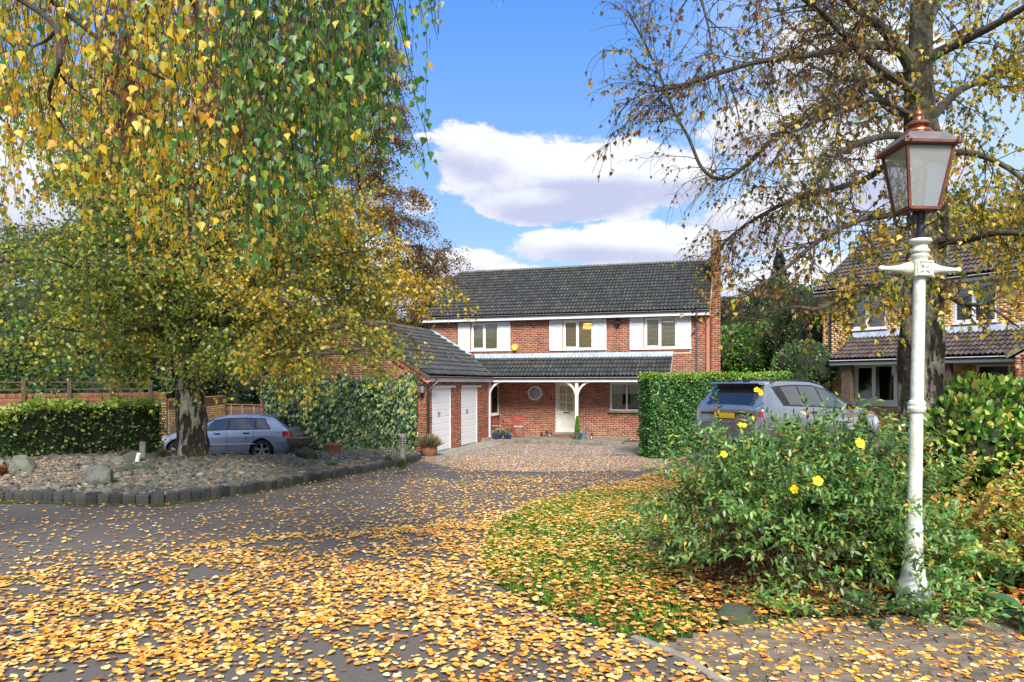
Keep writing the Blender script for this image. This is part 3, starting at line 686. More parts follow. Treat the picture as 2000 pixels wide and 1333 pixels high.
def window(parent, Mx, x0, z0, x1, z1, cols=2, blind='wood', fr=.06, mat_='upvc', sill=None, casement=True, rec=.05, open_sash=None, name='window', label=None, lit=False):
    """frame, panes, blind or curtains in front of a dark room; Mx is the wall frame"""
    W_, H_ = x1-x0, z1-z0; b = MB(Mx); y0, y1 = rec-.03, rec+.04
    b.box(x0, y0, z0, x0+fr, y1, z1); b.box(x1-fr, y0, z0, x1, y1, z1); b.box(x0+fr, y0, z1-fr, x1-fr, y1, z1); b.box(x0+fr, y0, z0, x1-fr, y1, z0+fr)
    for i in range(1, cols): xm = x0+W_*i/cols; b.box(xm-fr/2, y0+.001, z0+fr, xm+fr/2, y1-.001, z1-fr)
    wn = b.build(name, M[mat_], parent)
    if label: wn['label'] = label
    for i in range(cols):
        a = x0+W_*i/cols+(fr if i == 0 else fr/2); c = x0+W_*(i+1)/cols-(fr if i == cols-1 else fr/2)
        if casement and i % 2 == 0:
            s = MB(Mx); t = .045; yy = y0-.016; s.box(a-.012, yy, z0+fr-.012, a+t, y0+.03, z1-fr+.012); s.box(c-t, yy, z0+fr-.012, c+.012, y0+.03, z1-fr+.012)
            s.box(a+t, yy+.001, z1-fr-t, c-t, y0+.03, z1-fr+.012); s.box(a+t, yy+.001, z0+fr-.012, c-t, y0+.03, z0+fr+t); s.build('sash', M[mat_], wn)
            g = MB(Mx).box(a+t, y0+.008, z0+fr+t, c-t, y0+.014, z1-fr-t)
        else: g = MB(Mx).box(a, rec, z0+fr, c, rec+.006, z1-fr)
        g.build('pane', M['glass'], wn)
    r = MB(Mx); e = .002; D = .9
    r.box(x0+e, y1+.25+D, z0, x1-e, y1+.26+D, z1); r.box(x0-.4, y1+.12, z0-.3, x0-.39, y1+D+.25, z1+.3); r.box(x1+.39, y1+.12, z0-.3, x1+.4, y1+D+.25, z1+.3); r.box(x0-.4, y1+.12, z1+.3, x1+.4, y1+D+.25, z1+.31); r.box(x0-.4, y1+.12, z0-.31, x1+.4, y1+D+.25, z0-.3); r.box(x0-.4, y1+D+.26, z0-.3, x1+.4, y1+D+.27, z1+.3)
    r.build('room', M['room' if lit else 'dark'], wn)
    if blind in ('wood', 'white', 'open'):
        s = MB(Mx); z = z0+fr; st = .052
        while z < z1-fr:
            tilt = .040 if blind != 'white' else .034
            s.add([(x0+fr*.6, y1+.02, z), (x1-fr*.6, y1+.02, z), (x1-fr*.6, y1+.042, z+tilt), (x0+fr*.6, y1+.042, z+tilt), (x0+fr*.6, y1+.02, z-.003), (x1-fr*.6, y1+.02, z-.003), (x1-fr*.6, y1+.042, z+tilt-.003), (x0+fr*.6, y1+.042, z+tilt-.003)], [(3,2,1,0),(4,5,6,7),(0,1,5,4),(2,3,7,6)]); z += st
        s.build('blind', M['slatwhite' if blind == 'white' else 'slatwood'], wn)
    if blind == 'curtain':
        for xa, xb in ((x0+fr*.5, x0+W_*.24), (x1-W_*.2, x1-fr*.5)):
            s = MB(Mx); n = 26; top = [(xa+(xb-xa)*i/n, y1+.12+.03*math.sin(i*1.7)) for i in range(n+1)]
            s.add([(x, y, z) for z in (z0-.1, z1) for x, y in top], [(i, i+1, n+2+i, n+1+i) for i in range(n)]); s.build('curtain', M['curtain'], wn, True)
        s = MB(Mx)
        for k in range(3): s.box(x0+fr*.5, y1+.06-.015*k, z1-.14*(k+1)-.02, x1-fr*.5, y1+.08-.015*k, z1-.14*k)
        s.build('roman_blind', M['slatwhite'], wn)
    if sill:
        s = MB(Mx); s.bbox(x0-sill[0], -sill[1], z0-sill[2], x1+sill[0], y1, z0+.002, .006); s.build('sill', M[sill[3]], wn)
    return wn

# ---------------------------------------------------------------- the red brick house
A = R(17.2)
H1 = empty('brick_house', (-2.77, 22.83, -.63), -A, 'two storey red brick house with white louvred shutters and a tiled porch roof', 'house')
bpy.context.view_layer.update(); MW = H1.matrix_world.copy(); MI = MW.inverted()
def hit(px, py, MIx, axis, val):
    """local point where the sight line of a photographed point meets the plane axis = val of a house"""
    o = MIx @ Vector((0, 0, CZ)); d = (MIx.to_3x3() @ Vector(((px-1000)/F, 1, (HY-py)/F))); t = (val-o[axis])/d[axis]; return o+d*t
V1 = 7.56; UL, UR = -3.21, 8.52
def fu(px, v=V1): return hit(px, 700, MI, 1, v).x
def fz(px, py, v=V1): return hit(px, py, MI, 1, v).z
BR = Bricks(H1, 'brick_red', 'mortar'); RF = Roof(H1, 'tile')
ZE = 4.98; FM = wallM((UL, V1, 0), (1, 0, 0))
wins = []
for (a, b, yt, yb, sl, sr, lit) in [(920.8, 973.3, 631, 684.5, (895.7, 918.6), (974.2, 997), 0), (1100, 1158.2, 625.5, 682.5, (1073.5, 1098.5), (1159.5, 1184.5), 1), (1258.7, 1321.7, 620, 680.5, (1230.3, 1256.8), (1322.6, 1350), 0)]:
    m_ = (a+b)/2; wins.append((fu(a)-UL, fz(m_, yb), fu(b)-UL, fz(m_, yt), [x-UL for x in (fu(sl[0]), fu(sl[1]), fu(sr[0]), fu(sr[1]))], lit))
wn_lo = (fu(1192)-UL, fz(1230, 803.4), fu(1290)-UL, fz(1230, 748.2)); dr = (fu(1085.5)-UL, .27, fu(1126.5)-UL, fz(1106, 747.5))
holes = [(w_[0], w_[1], w_[2], w_[3]) for w_ in wins]+[wn_lo, dr]
rc = (fu(1045.3)-UL, fz(1045.3, 768.4))
sold = [(w_[4][0], w_[1]-.16, w_[4][3], w_[1]-.045) for w_ in wins]
BR.wall(FM, UR-UL, 0, ZE, holes, circ=(rc[0], rc[1], .30), soldier=sold, visible=lambda x, z: z > 3.55 or z < 2.4)
for s_ in sold: BR.soldiers(FM, s_[0], s_[2], s_[1], s_[3])
DEP = 8.1
# gable ends
def gtop(span, z0, pitch):
    return lambda x: z0+math.tan(pitch)*min(x, span-x)
PM = R(30)
BR.wall(wallM((UR, V1, 0), (0, 1, 0)), DEP, 0, ZE, top=gtop(DEP, ZE, PM), pick=False)
BR.wall(wallM((UL, V1+DEP, 0), (0, -1, 0)), DEP, 0, ZE, top=gtop(DEP, ZE, PM), pick=False)
MB().box(UL+.1, V1+DEP-.1, 0, UR-.1, V1+DEP, ZE).build('rear_wall', M['brick_red'], H1)
# garage wing: side wall with two doors, gable under the ivy
def gv(px): return hit(px, 800, MI, 0, 0.).y
gd = [(gv(843.4), gv(880.6)), (gv(900.4), gv(932))]
GM = wallM((0, 0, 0), (0, 1, 0)); GZ = 2.42
gw = (gv(958.5)+.0, 1.0, V1-.06, 2.2)
BR.wall(GM, V1-.02, 0, GZ, [(gd[0][0], 0, gd[0][1], 2.12), (gd[1][0], 0, gd[1][1], 2.12), gw], off=.02)
GP = R(31); GS = 6.2
BR.wall(wallM((-GS, 0, 0), (1, 0, 0)), GS, 0, GZ, top=gtop(GS, GZ+.04, GP), off=.05)
BR.wall(wallM((-GS, V1, 0), (0, -1, 0)), V1, 0, GZ, pick=False)
BR.finish(290)
# pilaster strip and outside chimney
cs_ = Bricks(H1, 'brick_red', 'mortar')
CV = 1.75; CW = .36; CD = 1.15; CH = hit(1395, 465, MI, 1, V1+CV).z
ch = empty('chimney', (0, 0, 0), 0, parent=H1)
c2 = Bricks(ch, 'brick_red', 'mortar')
for Mx, ww in ((wallM((UR+.02, V1+CV, 0), (1, 0, 0)), CW), (wallM((UR+.02+CW, V1+CV, 0), (0, 1, 0)), CD)): c2.wall(Mx, ww, 0, CH, pick=False)
c2.wall(wallM((UR+.02, V1+CV+CD, 5), (0, -1, 0)), CD, 0, CH-5, pick=False)
c2.finish(0)
b = MB(); b.bbox(UR, V1+CV-.03, CH, UR+CW+.05, V1+CV+CD+.03, CH+.08, .01); b.build('cap', M['concrete'], ch)
b = MB(); b.lathe([(.11, 0), (.10, .04), (.085, .28), (.10, .3), (.10, .34), (.07, .34)], 16, (UR+.2, V1+CV+.4, CH+.08)); b.build('chimney_pot', M['terracotta'], ch, True)
b = MB(); b.bbox(UR-.10, V1-.12, 0, UR+.02, V1-.012, ZE+.02, .004); b.bbox(UR-.2, V1-.2, ZE-.12, UR+.08, V1-.014, ZE+.1, .01); b.build('gable_pier', mat('brick_pier', (.44, .17, .09), .85, (.50, .22, .12), 30, .5, 60), H1)

# main roof
EV = V1-.34; EZ = 5.10; rise = math.tan(PM); RV = V1+DEP/2; RZ = EZ+(RV-EV)*rise
up = (0, math.cos(PM), math.sin(PM)); OV = .16
rf = empty('roof', (0, 0, 0), 0, parent=H1)
RF.plane(rf, (UL-OV, EV, EZ), (1, 0, 0), up, UR-UL+OV+.04, (RV-EV)/math.cos(PM))
slab('roof_deck', [(UL-OV+.01, EV+.02, EZ-.025), (UR+.03, EV+.02, EZ-.025), (UR+.03, RV, RZ-.025), (UL-OV+.01, RV, RZ-.025)], .06, M['felt'], rf)
slab('rear_slope', [(UL-OV, 2*RV-EV, EZ), (UR+.04, 2*RV-EV, EZ), (UR+.04, RV+.01, RZ+.02), (UL-OV, RV+.01, RZ+.02)], .06, M['tile'], rf)
def ridge_run(p0, p1, parent, m='ridge'):
    p0, p1 = Vector(p0), Vector(p1); n = int((p1-p0).length/.45); me = None; e = (p1-p0).normalized()
    for i in range(n):
        if me is None:
            b = MB(); L = (p1-p0).length/n; q = 7; vs = []
            for x in (0, L-.006):
                for k in range(q): a = PI*k/(q-1); vs.append((x, -.115*math.cos(a), .095*math.sin(a)-.03+(.008 if x == 0 else 0)))
            b.add(vs, [(k, k+1, q+k+1, q+k) for k in range(q-1)]+[tuple(range(q))[::-1], tuple(range(q, 2*q))]); me = bpy.data.meshes.new('ridge_tile'); me.from_pydata(b.v, [], b.f); me.materials.append(M[m])
        o = link('ridge_tile', me, parent); o.location = p0+e*(p1-p0).length*i/n+Vector((0, 0, random.uniform(-.006, .006))); o.rotation_euler = e.to_track_quat('X', 'Z').to_euler()
ridge_run((UL-OV, RV, RZ+.03), (UR+.04, RV, RZ+.03), rf)
def gutter(p0, p1, parent, r=.058, side=-1, m='gutter'):
    p0, p1 = Vector(p0), Vector(p1); e = (p1-p0).normalized(); n = e.cross(Vector((0, 0, 1))); q = 7; vs = []
    for p in (p0, p1):
        for rr in (r, r-.006):
            for k in range(q): a = PI+PI*k/(q-1); vs.append(p+n*rr*math.cos(a)+Vector((0, 0, rr*math.sin(a))))
    fs = []
    for L_ in (0, q): fs += [(L_+k, L_+k+1, 2*q+L_+k+1, 2*q+L_+k) for k in range(q-1)]
    fs += [(0, q, 3*q, 2*q), (q-1, 2*q-1, 4*q-1, 3*q-1), tuple(range(q)), tuple(range(2*q, 3*q))]
    b = MB().add(vs, fs); L = (p1-p0).length; x = .3
    while x < L: c = p0+e*x; b.tube([c-n*r*1.02+Vector((0, 0, .005)), c-n*r*.72-Vector((0, 0, r*.75)), c-Vector((0, 0, r*1.06)), c+n*r*.72-Vector((0, 0, r*.75)), c+n*r*1.02+Vector((0, 0, .005))], .008, 4); x += 1.0
    return b.build('gutter', M[m], parent)
b = MB(); b.box(UL-OV, EV+.005, EZ-.21, UR+.02, EV+.03, EZ-.005); b.build('fascia', M['white'], rf)
b = MB(); b.box(UL-OV+.01, EV+.03, EZ-.205, UR-.0, V1-.014, EZ-.185); b.build('soffit', M['white'], rf)
gutter((UL-OV, EV-.05, EZ-.02), (UR+.03, EV-.05, EZ-.02), rf, .046)
for sgn in (-1,): 
    b = MB(); b.prism([(EV, EZ-.19), (RV, RZ-.19), (RV, RZ-.03), (EV, EZ-.03)], UL-OV-.02, UL-OV+.005, 'x'); b.prism([(2*RV-EV, EZ-.19), (2*RV-EV, EZ-.03), (RV, RZ-.03), (RV, RZ-.19)], UL-OV-.02, UL-OV+.005, 'x'); b.build('bargeboard', M['white'], rf)
b = MB(); b.prism([(EV, EZ-.1), (RV, RZ-.1), (RV, RZ+.02), (EV, EZ+.02)], UR+.035, UR+.07, 'x'); b.build('verge', M['mortar_pale'], rf)

# garage roof
gr = empty('garage_roof', (0, 0, 0), 0, parent=H1); RG = -GS/2; GE = .17; GEZ = GZ+.11; gz_r = GEZ+(GE-RG)*math.tan(GP); FV = -.09
PE = V1-1.30; PF = PE-.12; pz0 = GEZ; pz1 = fz(1100, 697); PPT = math.atan2(pz1-pz0, V1-PF)
def gok(cx, cy):     # cx along -v... local: e runs towards -v from the facade, cy up the slope
    v = V1-cx; u = GE-cy*math.cos(GP); zz = GEZ+cy*math.sin(GP)
    zp = pz0+(v-PF)*math.tan(PPT)
    return zz > zp-.02 if v > PF else True
RF.plane(gr, (GE, FV, GEZ), (0, 1, 0), (-math.cos(GP), 0, math.sin(GP)), V1-FV, (GE-RG)/math.cos(GP), ok=lambda cx, cy: gok(V1-(FV+cx), cy))
slab('roof_deck', [(GE-.01, FV+.01, GEZ-.025), (GE-.01, PF+.35, GEZ-.025), (RG, V1-.02, gz_r-.025), (RG, FV+.01, gz_r-.025)], .05, M['felt'], gr)
slab('roof_deck', [(-GS-GE, FV+.01, GEZ-.02), (-GS-GE, V1-.02, GEZ-.02), (RG, V1-.02, gz_r-.02), (RG, FV+.01, gz_r-.02)], .05, M['tile'], gr)
ridge_run((RG, FV, gz_r+.03), (RG, V1-.03, gz_r+.03), gr)
b = MB()
for sx in (1, -1):
    pr = [(RG+sx*x, z) for x, z in ((0, gz_r-.16), (GE-RG+.02, GEZ-.17), (GE-RG+.02, GEZ-.02), (0, gz_r-.02))]; b.prism(pr if sx == 1 else pr[::-1], FV-.005, FV+.05)
b.build('verge', M['oak'], gr)
# saw-tooth brick corbel under the verge
kb = MB()
for sx in (1,):
    n = 30
    for i in range(n):
        t = (i+.5)/n; x = RG+sx*t*(GE-RG-.02); z = gz_r-.17-(gz_r-GEZ)*t; kb.add([Vector(p) for p in [(x-.05, -.075, z-.10), (x+.045, -.075, z-.13), (x+.045, -.014, z-.13), (x-.05, -.014, z-.10), (x-.05, -.075, z+.01), (x+.045, -.075, z-.02), (x+.045, -.014, z-.02), (x-.05, -.014, z+.01)]], [(3,2,1,0),(4,5,6,7),(0,1,5,4),(1,2,6,5),(2,3,7,6),(3,0,4,7)])
kb.build('brick_corbel', M['brick_red'], gr)
b = MB(); b.box(.02, FV, GEZ-.20, GE-.012, PF+.10, GEZ-.185); b.build('soffit', M['white'], gr)
b = MB(); b.box(GE-.012, FV, GEZ-.20, GE+.012, PF+.11, GEZ-.02); b.build('fascia', M['white'], gr)
gutter((GE+.06, PF+.0, GEZ-.03), (GE+.06, FV, GEZ-.03), gr, .046)
# lead flashing where the garage roof meets the house wall, and over the porch
vx = lambda z: GE-(z-GEZ)/math.tan(GP)
fz0 = pz1+.02
b = MB(); b.add([(vx(fz0)-.05, V1-.02, fz0-.02), (RG, V1-.02, gz_r-.02), (RG, V1-.02, gz_r+.15), (vx(fz0)+.03, V1-.02, fz0+.14), (vx(fz0)-.05, V1-.16, fz0+.0), (RG, V1-.16, gz_r+.04)], [(0, 1, 2, 3), (0, 4, 5, 1)])
b.add([(vx(fz0)-.05, V1-.16, fz0+.03), (RG, V1-.16, gz_r+.05), (RG, V1-.022, gz_r+.14), (vx(fz0)+.03, V1-.022, fz0+.13)], [(0, 1, 2, 3)]); b.build('lead_flashing', M['lead'], H1)
# porch roof
pr_ = empty('porch_roof', (0, 0, 0), 0, parent=H1); PU1 = fu(1314); PUE = GE
def pok(cx, cy):
    u = vx(pz1)-.4+cx; v = PF+cy*math.cos(PPT); zp = pz0+(v-PF)*math.tan(PPT); return u > vx(zp)-.10
u0 = vx(pz1)-.4
RF.plane(pr_, (u0, PF, pz0), (1, 0, 0), (0, math.cos(PPT), math.sin(PPT)), PU1-u0, (V1-PF)/math.cos(PPT), ok=pok, gauge=.315)
slab('roof_deck', [(GE, PF+.01, pz0-.03), (PU1-.01, PF+.01, pz0-.03), (PU1-.01, V1-.02, pz1-.03), (vx(pz1), V1-.02, pz1-.03)], .05, M['felt'], pr_)
b = MB(); b.add([(vx(pz1)+.2, V1-.16, pz1-.03), (PU1, V1-.16, pz1-.03), (PU1+.02, V1-.016, pz1+.155), (vx(pz1)+.1, V1-.016, pz1+.155), (vx(pz1)+.2, V1-.16, pz1-.05), (PU1, V1-.16, pz1-.05)], [(0, 1, 2, 3), (0, 4, 5, 1)]); b.build('lead_flashing', M['lead'], pr_)
b = MB(); b.box(GE+.012, PF+.006, pz0-.20, PU1-.01, PF+.03, pz0-.02); b.build('fascia', M['white'], pr_)
b = MB(); b.box(GE+.012, PF+.03, pz0-.20, PU1-.02, V1-.014, pz0-.18); b.build('soffit', M['white'], pr_)
gutter((GE+.06, PF-.05, pz0-.03), (PU1+.02, PF-.05, pz0-.03), pr_, .046)
b = MB(); b.prism([(PF, pz0-.2), (V1-.014, pz0-.2), (V1-.014, pz1-.05), (PF, pz0-.04)], PU1-.01, PU1+.015, 'x'); b.build('end_board', M['mortar_pale'], pr_)
b = MB(); n = 12; vl = Vector((GE, PF, pz0)); vh = Vector((vx(pz1), V1-.1, pz1))
b.tube([vl+(vh-vl)*i/n+Vector((0, 0, .045+.006*(i % 2))) for i in range(n+1)], .028, 5); b.build('valley', M['mortar_pale'], pr_)
RF.finish(285)

# openings of the red house
for i, w_ in enumerate(wins):
    wn = window(H1, FM, w_[0], w_[1], w_[2], w_[3], 2, 'wood', sill=(w_[0]-w_[4][0], .05, .05, 'white'), lit=w_[5], rec=.03)
    s4 = w_[4]
    for a, b_ in ((s4[0], s4[1]), (s4[2], s4[3])):
        b = MB(FM); z0, z1 = w_[1]-.0, w_[3]+.01; f_ = .035; yb, yf = -.014, -.055
        b.box(a, yf, z0+.004, a+f_, yb, z1); b.box(b_-f_, yf, z0+.004, b_, yb, z1); b.box(a+f_, yf+.001, z1-f_, b_-f_, yb, z1-.001); b.box(a+f_, yf+.001, z0+.005, b_-f_, yb, z0+f_)
        b.box(a+f_, yb-.006, z0+f_, b_-f_, yb-.001, z1-f_); sh_ = b.build('shutter', M['white'], H1)
        n = 20
        for k in range(n):
            if k == 0:
                lv = MB(); L = b_-a-2*f_; lv.add([(-L/2, .010, .026), (L/2, .010, .026), (L/2, -.018, -.012), (-L/2, -.018, -.012), (-L/2, .016, .022), (L/2, .016, .022), (L/2, -.012, -.018), (-L/2, -.012, -.018)], [(0,1,2,3),(7,6,5,4),(3,2,6,7),(0,4,5,1)]); me = bpy.data.meshes.new('louvre'); me.from_pydata(lv.v, [], lv.f); me.materials.append(M['white'])
            o = link('louvre', me, sh_); o.matrix_local = FM @ Matrix.Translation(((a+b_)/2, -.036, z0+f_+(k+.5)*(z1-z0-2*f_)/n))
    if w_[5]:
        b = MB(FM); xm = w_[0]+(w_[2]-w_[0])*.76; b.lathe([(.20, -.08), (.23, -.10), (.19, .10), (.18, .10)], 20, (xm, .5, w_[3]-.22)); b.build('lit_lampshade', emat('lit_shade', (1., .68, .12), 2.2), H1, True)
    elif i == 2:
        b = MB(FM); xm = w_[0]+(w_[2]-w_[0])*.7; b.lathe([(.02, 0), (.20, .01), (.22, .04), (.02, .06)], 20, (xm, .6, w_[3]-.18)); b.build('ceiling_lamp', emat('warm_lamp', (1., .5, .14), .8), H1, True)
window(H1, FM, *wn_lo, 3, 'curtain', mat_='cream_paint', sill=(.06, .10, .07, 'slab'), casement=False, fr=.07, rec=.03)
window(H1, GM, *gw, 1, None, mat_='cream_paint', sill=(.05, .05, .05, 'white'), casement=False, rec=.03)
# round window
b = MB(FM); n = 32; ro, ri = .30, .232; vs = []
for y, r_ in ((-.014, ro), (-.045, ro), (-.045, ri), (-.02, ri)):
    for k in range(n): a = 2*PI*k/n; vs.append((rc[0]+r_*math.cos(a), y, rc[1]+r_*math.sin(a)))
b.add(vs, [(j*n+k, j*n+(k+1) % n, (j+1)*n+(k+1) % n, (j+1)*n+k) for j in range(3) for k in range(n)]); rw = b.build('round_window', M['cream_paint'], H1, True)
b = MB(FM); b.add([(rc[0]+ri*1.01*math.cos(2*PI*k/n), -.022, rc[1]+ri*1.01*math.sin(2*PI*k/n)) for k in range(n)], [tuple(range(n))]); b.build('pane', mat('round_pane', (.16, .20, .26), .08, (.10, .12, .16), 4, spec=.8), rw)
# front door
dx0, dz0, dx1, dz1 = dr; b = MB(FM); f_ = .055
b.box(dx0, -.02, dz0, dx0+f_, .09, dz1); b.box(dx1-f_, -.02, dz0, dx1, .09, dz1); b.box(dx0+f_, -.019, dz1-f_, dx1-f_, .09, dz1); b.build('door_frame', M['cream_paint'], H1)
a, c = dx0+f_+.003, dx1-f_-.003; zt = dz1-f_-.003; b = MB(FM); zg = dz0+.88; st = .09; y0, y1 = .02, .06
b.box(a, y0, dz0+.01, a+st, y1, zt); b.box(c-st, y0, dz0+.01, c, y1, zt); b.box(a+st, y0+.001, zt-.09, c-st, y1, zt); b.box(a+st, y0+.001, zg-.14, c-st, y1, zg); b.box(a+st, y0+.001, dz0+.01, c-st, y1, dz0+.15)
for xm in (a+(c-a)*.37, a+(c-a)*.63): b.box(xm-.022, y0+.002, dz0+.15, xm+.022, y1, zg-.14)
b.box(a+st, y0+.016, dz0+.15, c-st, y1-.005, zg-.14)
xm = (a+c)/2; b.box(xm-.014, y0+.002, zg, xm+.014, y1, zt-.09)
for k in (1, 2): zz = zg+(zt-.09-zg)*k/3; b.box(a+st, y0+.003, zz-.014, c-st, y1, zz+.014)
dd = b.build('front_door', M['cream_paint'], H1); dd['label'] = 'pale cream front door with six textured panes'
for i in range(2):
    for k in range(3):
        za, zb = zg+(zt-.09-zg)*k/3+(.014 if k else 0), zg+(zt-.09-zg)*(k+1)/3-(.014 if k < 2 else 0); xa, xb = (a+st, xm-.014) if i == 0 else (xm+.014, c-st)
        MB(FM).box(xa, y0+.012, za, xb, y0+.020, zb).build('pane', M['obscure'], dd)
MB(FM).box(xm-.13, y0-.006, zg-.10, xm+.13, y0+.0, zg-.045).build('letter_flap', mat('brass', (.16, .09, .05), .4, metal=.6), dd)
b = MB(FM); b.tube([(a+.045, y0, zg+.12), (a+.045, y0-.05, zg+.12)], .014, 8); b.lathe([(.0, -.03), (.028, -.01), (.028, .01), (0, .03)], 10, (a+.045, y0-.06, zg+.12)); b.build('handle', M['black'], dd, True)
b = MB(FM); b.bbox(dx0-.08, -.30, .12, dx1+.06, -.015, .27, .012); b.build('doorstep', M['slab'], H1)
b = MB(FM); b.box(dx0-.35, -.72, .115, dx1+.15, -.302, .20); b.build('brick_step', mat('step_brick', (.16, .06, .045), .85, (.20, .09, .06), 10), H1)
# garage doors: horizontal ribbed boards
for k, (a, c) in enumerate(gd):
    b = MB(GM); b.box(a, .005, 0, a+.05, .07, 2.12); b.box(c-.05, .005, 0, c, .07, 2.12); b.box(a+.05, .006, 2.06, c-.05, .07, 2.12)
    gdo = b.build('garage_door', M['upvc'], H1); gdo['label'] = ['white ribbed garage door beside the downpipe', 'white ribbed garage door beside the porch'][k]
    n = 9; hh = 2.05/n
    b = MB(GM); b.bbox(a+.055, .026, .01, c-.055, .06, hh-.004, .006); me = None
    for i in range(n):
        bb = MB(GM); z = .012+i*hh
        bb.add([(a+.055, .030, z), (c-.055, .030, z), (c-.055, .018, z+.014), (a+.055, .018, z+.014), (c-.055, .018, z+hh-.020), (a+.055, .018, z+hh-.020), (c-.055, .030, z+hh-.004), (a+.055, .030, z+hh-.004), (a+.055, .06, z), (c-.055, .06, z), (c-.055, .06, z+hh-.004), (a+.055, .06, z+hh-.004)], [(0,1,2,3),(3,2,4,5),(5,4,6,7),(8,0,7,11),(1,9,10,6),(7,6,10,11)])
        bb.build('board', M['upvc'], gdo)
    b = MB(GM); b.box(a+.02, .045, .02, c-.02, .05, 2.06); b.build('backing', M['black'], gdo)
    xh = a+(c-a)*.36; b = MB(GM); b.bbox(xh-.02, .0, 1.16, xh+.02, .02, 1.32, .004); b.box(xh-.018, -.03, 1.28, xh+.07, -.005, 1.305); b.box(xh-.015, -.03, 1.28, xh+.015, .0, 1.305); b.build('handle', M['black'], gdo)
    b = MB(GM); b.bbox(a-.02, -.05, 2.13, c+.35, -.013, 2.20, .006); b.build('drip_board', M['white'], H1)
# porch posts and braces
ys = .12
for k, (px, br) in enumerate(((955.2, (1,)), (1126.6, (-1, 1)))):
    u = fu(px, PE); pz = pz0-.2; q = empty('porch_post', (u, PE, ys), 0, parent=H1); b = MB(); b.bbox(-.06, -.06, 0, .06, .06, pz-ys, .01); b.bbox(-.075, -.075, 0, .075, .075, .04, .01); b.build('post', M['white'], q)
    for d in br:
        b = MB(); n = 10; Rr = .58; inn, out = [], []
        for i in range(n+1):
            t = PI/2*i/n; inn.append((d*(.062+Rr*(1-math.cos(t))), pz-ys-.012-Rr+Rr*math.sin(t)))
            r2 = Rr+.075; out.append((d*(.062+Rr-r2*math.cos(t)), pz-ys-.012-Rr+r2*math.sin(t)))
        out = [(max(0.061, abs(x))*d, min(z, pz-ys-.002)) for x, z in out]
        for i in range(n):
            pq = [inn[i], inn[i+1], out[i+1], out[i]]; b.prism(pq if d > 0 else pq[::-1], -.035, .035)
        b.build('brace', M['white'], q)
b = MB(); b.bbox(.0, PF-.85, -.15, fu(1214, 5.3), V1-.002, ys, .01); b.build('porch_slab', M['slab'], H1)
b = MB()
for i in range(7):
    v = -.9+i*.92; b.bbox(.03+random.uniform(0, .03), v, -.12, .95+random.uniform(-.1, .25), v+.90, .012+random.uniform(0, .012), .008)
b.build('garage_apron', M['concrete'], H1)
# pipes, alarm, lights
def pipe(pts, parent, m='gutter', r=.034): b = MB(); b.tube(pts, r, 8); return b.build('downpipe', M[m], parent, True)
ud = fu(1361.5, V1-.06); pipe([(ud, EV-.06, EZ-.10), (ud, EV-.06, EZ-.24), (ud, V1-.06, EZ-.45), (ud, V1-.06, 0)], H1, 'slate_pipe')
pipe([(GE+.07, .42, GEZ-.1), (GE+.07, .40, GEZ-.22), (.10, .16, GEZ-.42), (.055, .12, GEZ-.5), (.055, .12, 0)], H1)
al = (fu(1006)-UL, fz(1006, 678.7)); b = MB(FM); b.prism([(al[0]+.155*math.cos(PI/3*k), al[1]+.155*math.sin(PI/3*k)) for k in range(6)], -.075, -.014); ab = b.build('alarm_box', M['yellow'], H1)
b = MB(FM); b.prism([(al[0]-.06, al[1]-.05), (al[0]-.01, al[1]-.05), (al[0]+.06, al[1]+.01), (al[0]+.06, al[1]+.05), (al[0]-.01, al[1]+.05), (al[0]-.06, al[1]-.01)], -.079, -.0755); b.build('printed_emblem', M['alarm_print'], ab)
b = MB(FM); b.bbox(al[0]-.06, -.06, al[1]-.19, al[0]+.06, -.016, al[1]-.135, .008); b.build('strobe', M['black'], ab)
sl = (fu(1207)-UL, fz(1207, 632)); b = MB(FM); b.bbox(sl[0]-.05, -.10, sl[1]+.06, sl[0]+.05, -.014, sl[1]+.20, .01); b.bbox(sl[0]-.11, -.18, sl[1]-.03, sl[0]+.11, -.05, sl[1]+.09, .015); b.lathe([(.0, -.06), (.05, -.04), (.055, .02), (.03, .05)], 12, (sl[0], -.09, sl[1]-.10)); b.build('security_light', M['black'], H1, True)
hp = (fu(1143.7)-UL, fz(1143.7, 774.5)); b = MB(FM); b.prism([(hp[0]-.10, hp[1]+.07), (hp[0]-.10, hp[1]-.02), (hp[0], hp[1]-.09), (hp[0]+.10, hp[1]-.02), (hp[0]+.10, hp[1]+.07)], -.03, -.014); b.build('house_plaque', mat('plaque', (.12, .13, .15), .5), H1)
bl = (fu(1076.5)-UL, fz(1076.5, 777.5)); b = MB(FM); b.bbox(bl[0]-.025, -.03, bl[1]-.06, bl[0]+.025, -.014, bl[1]+.06, .006); b.build('doorbell', M['black'], H1)
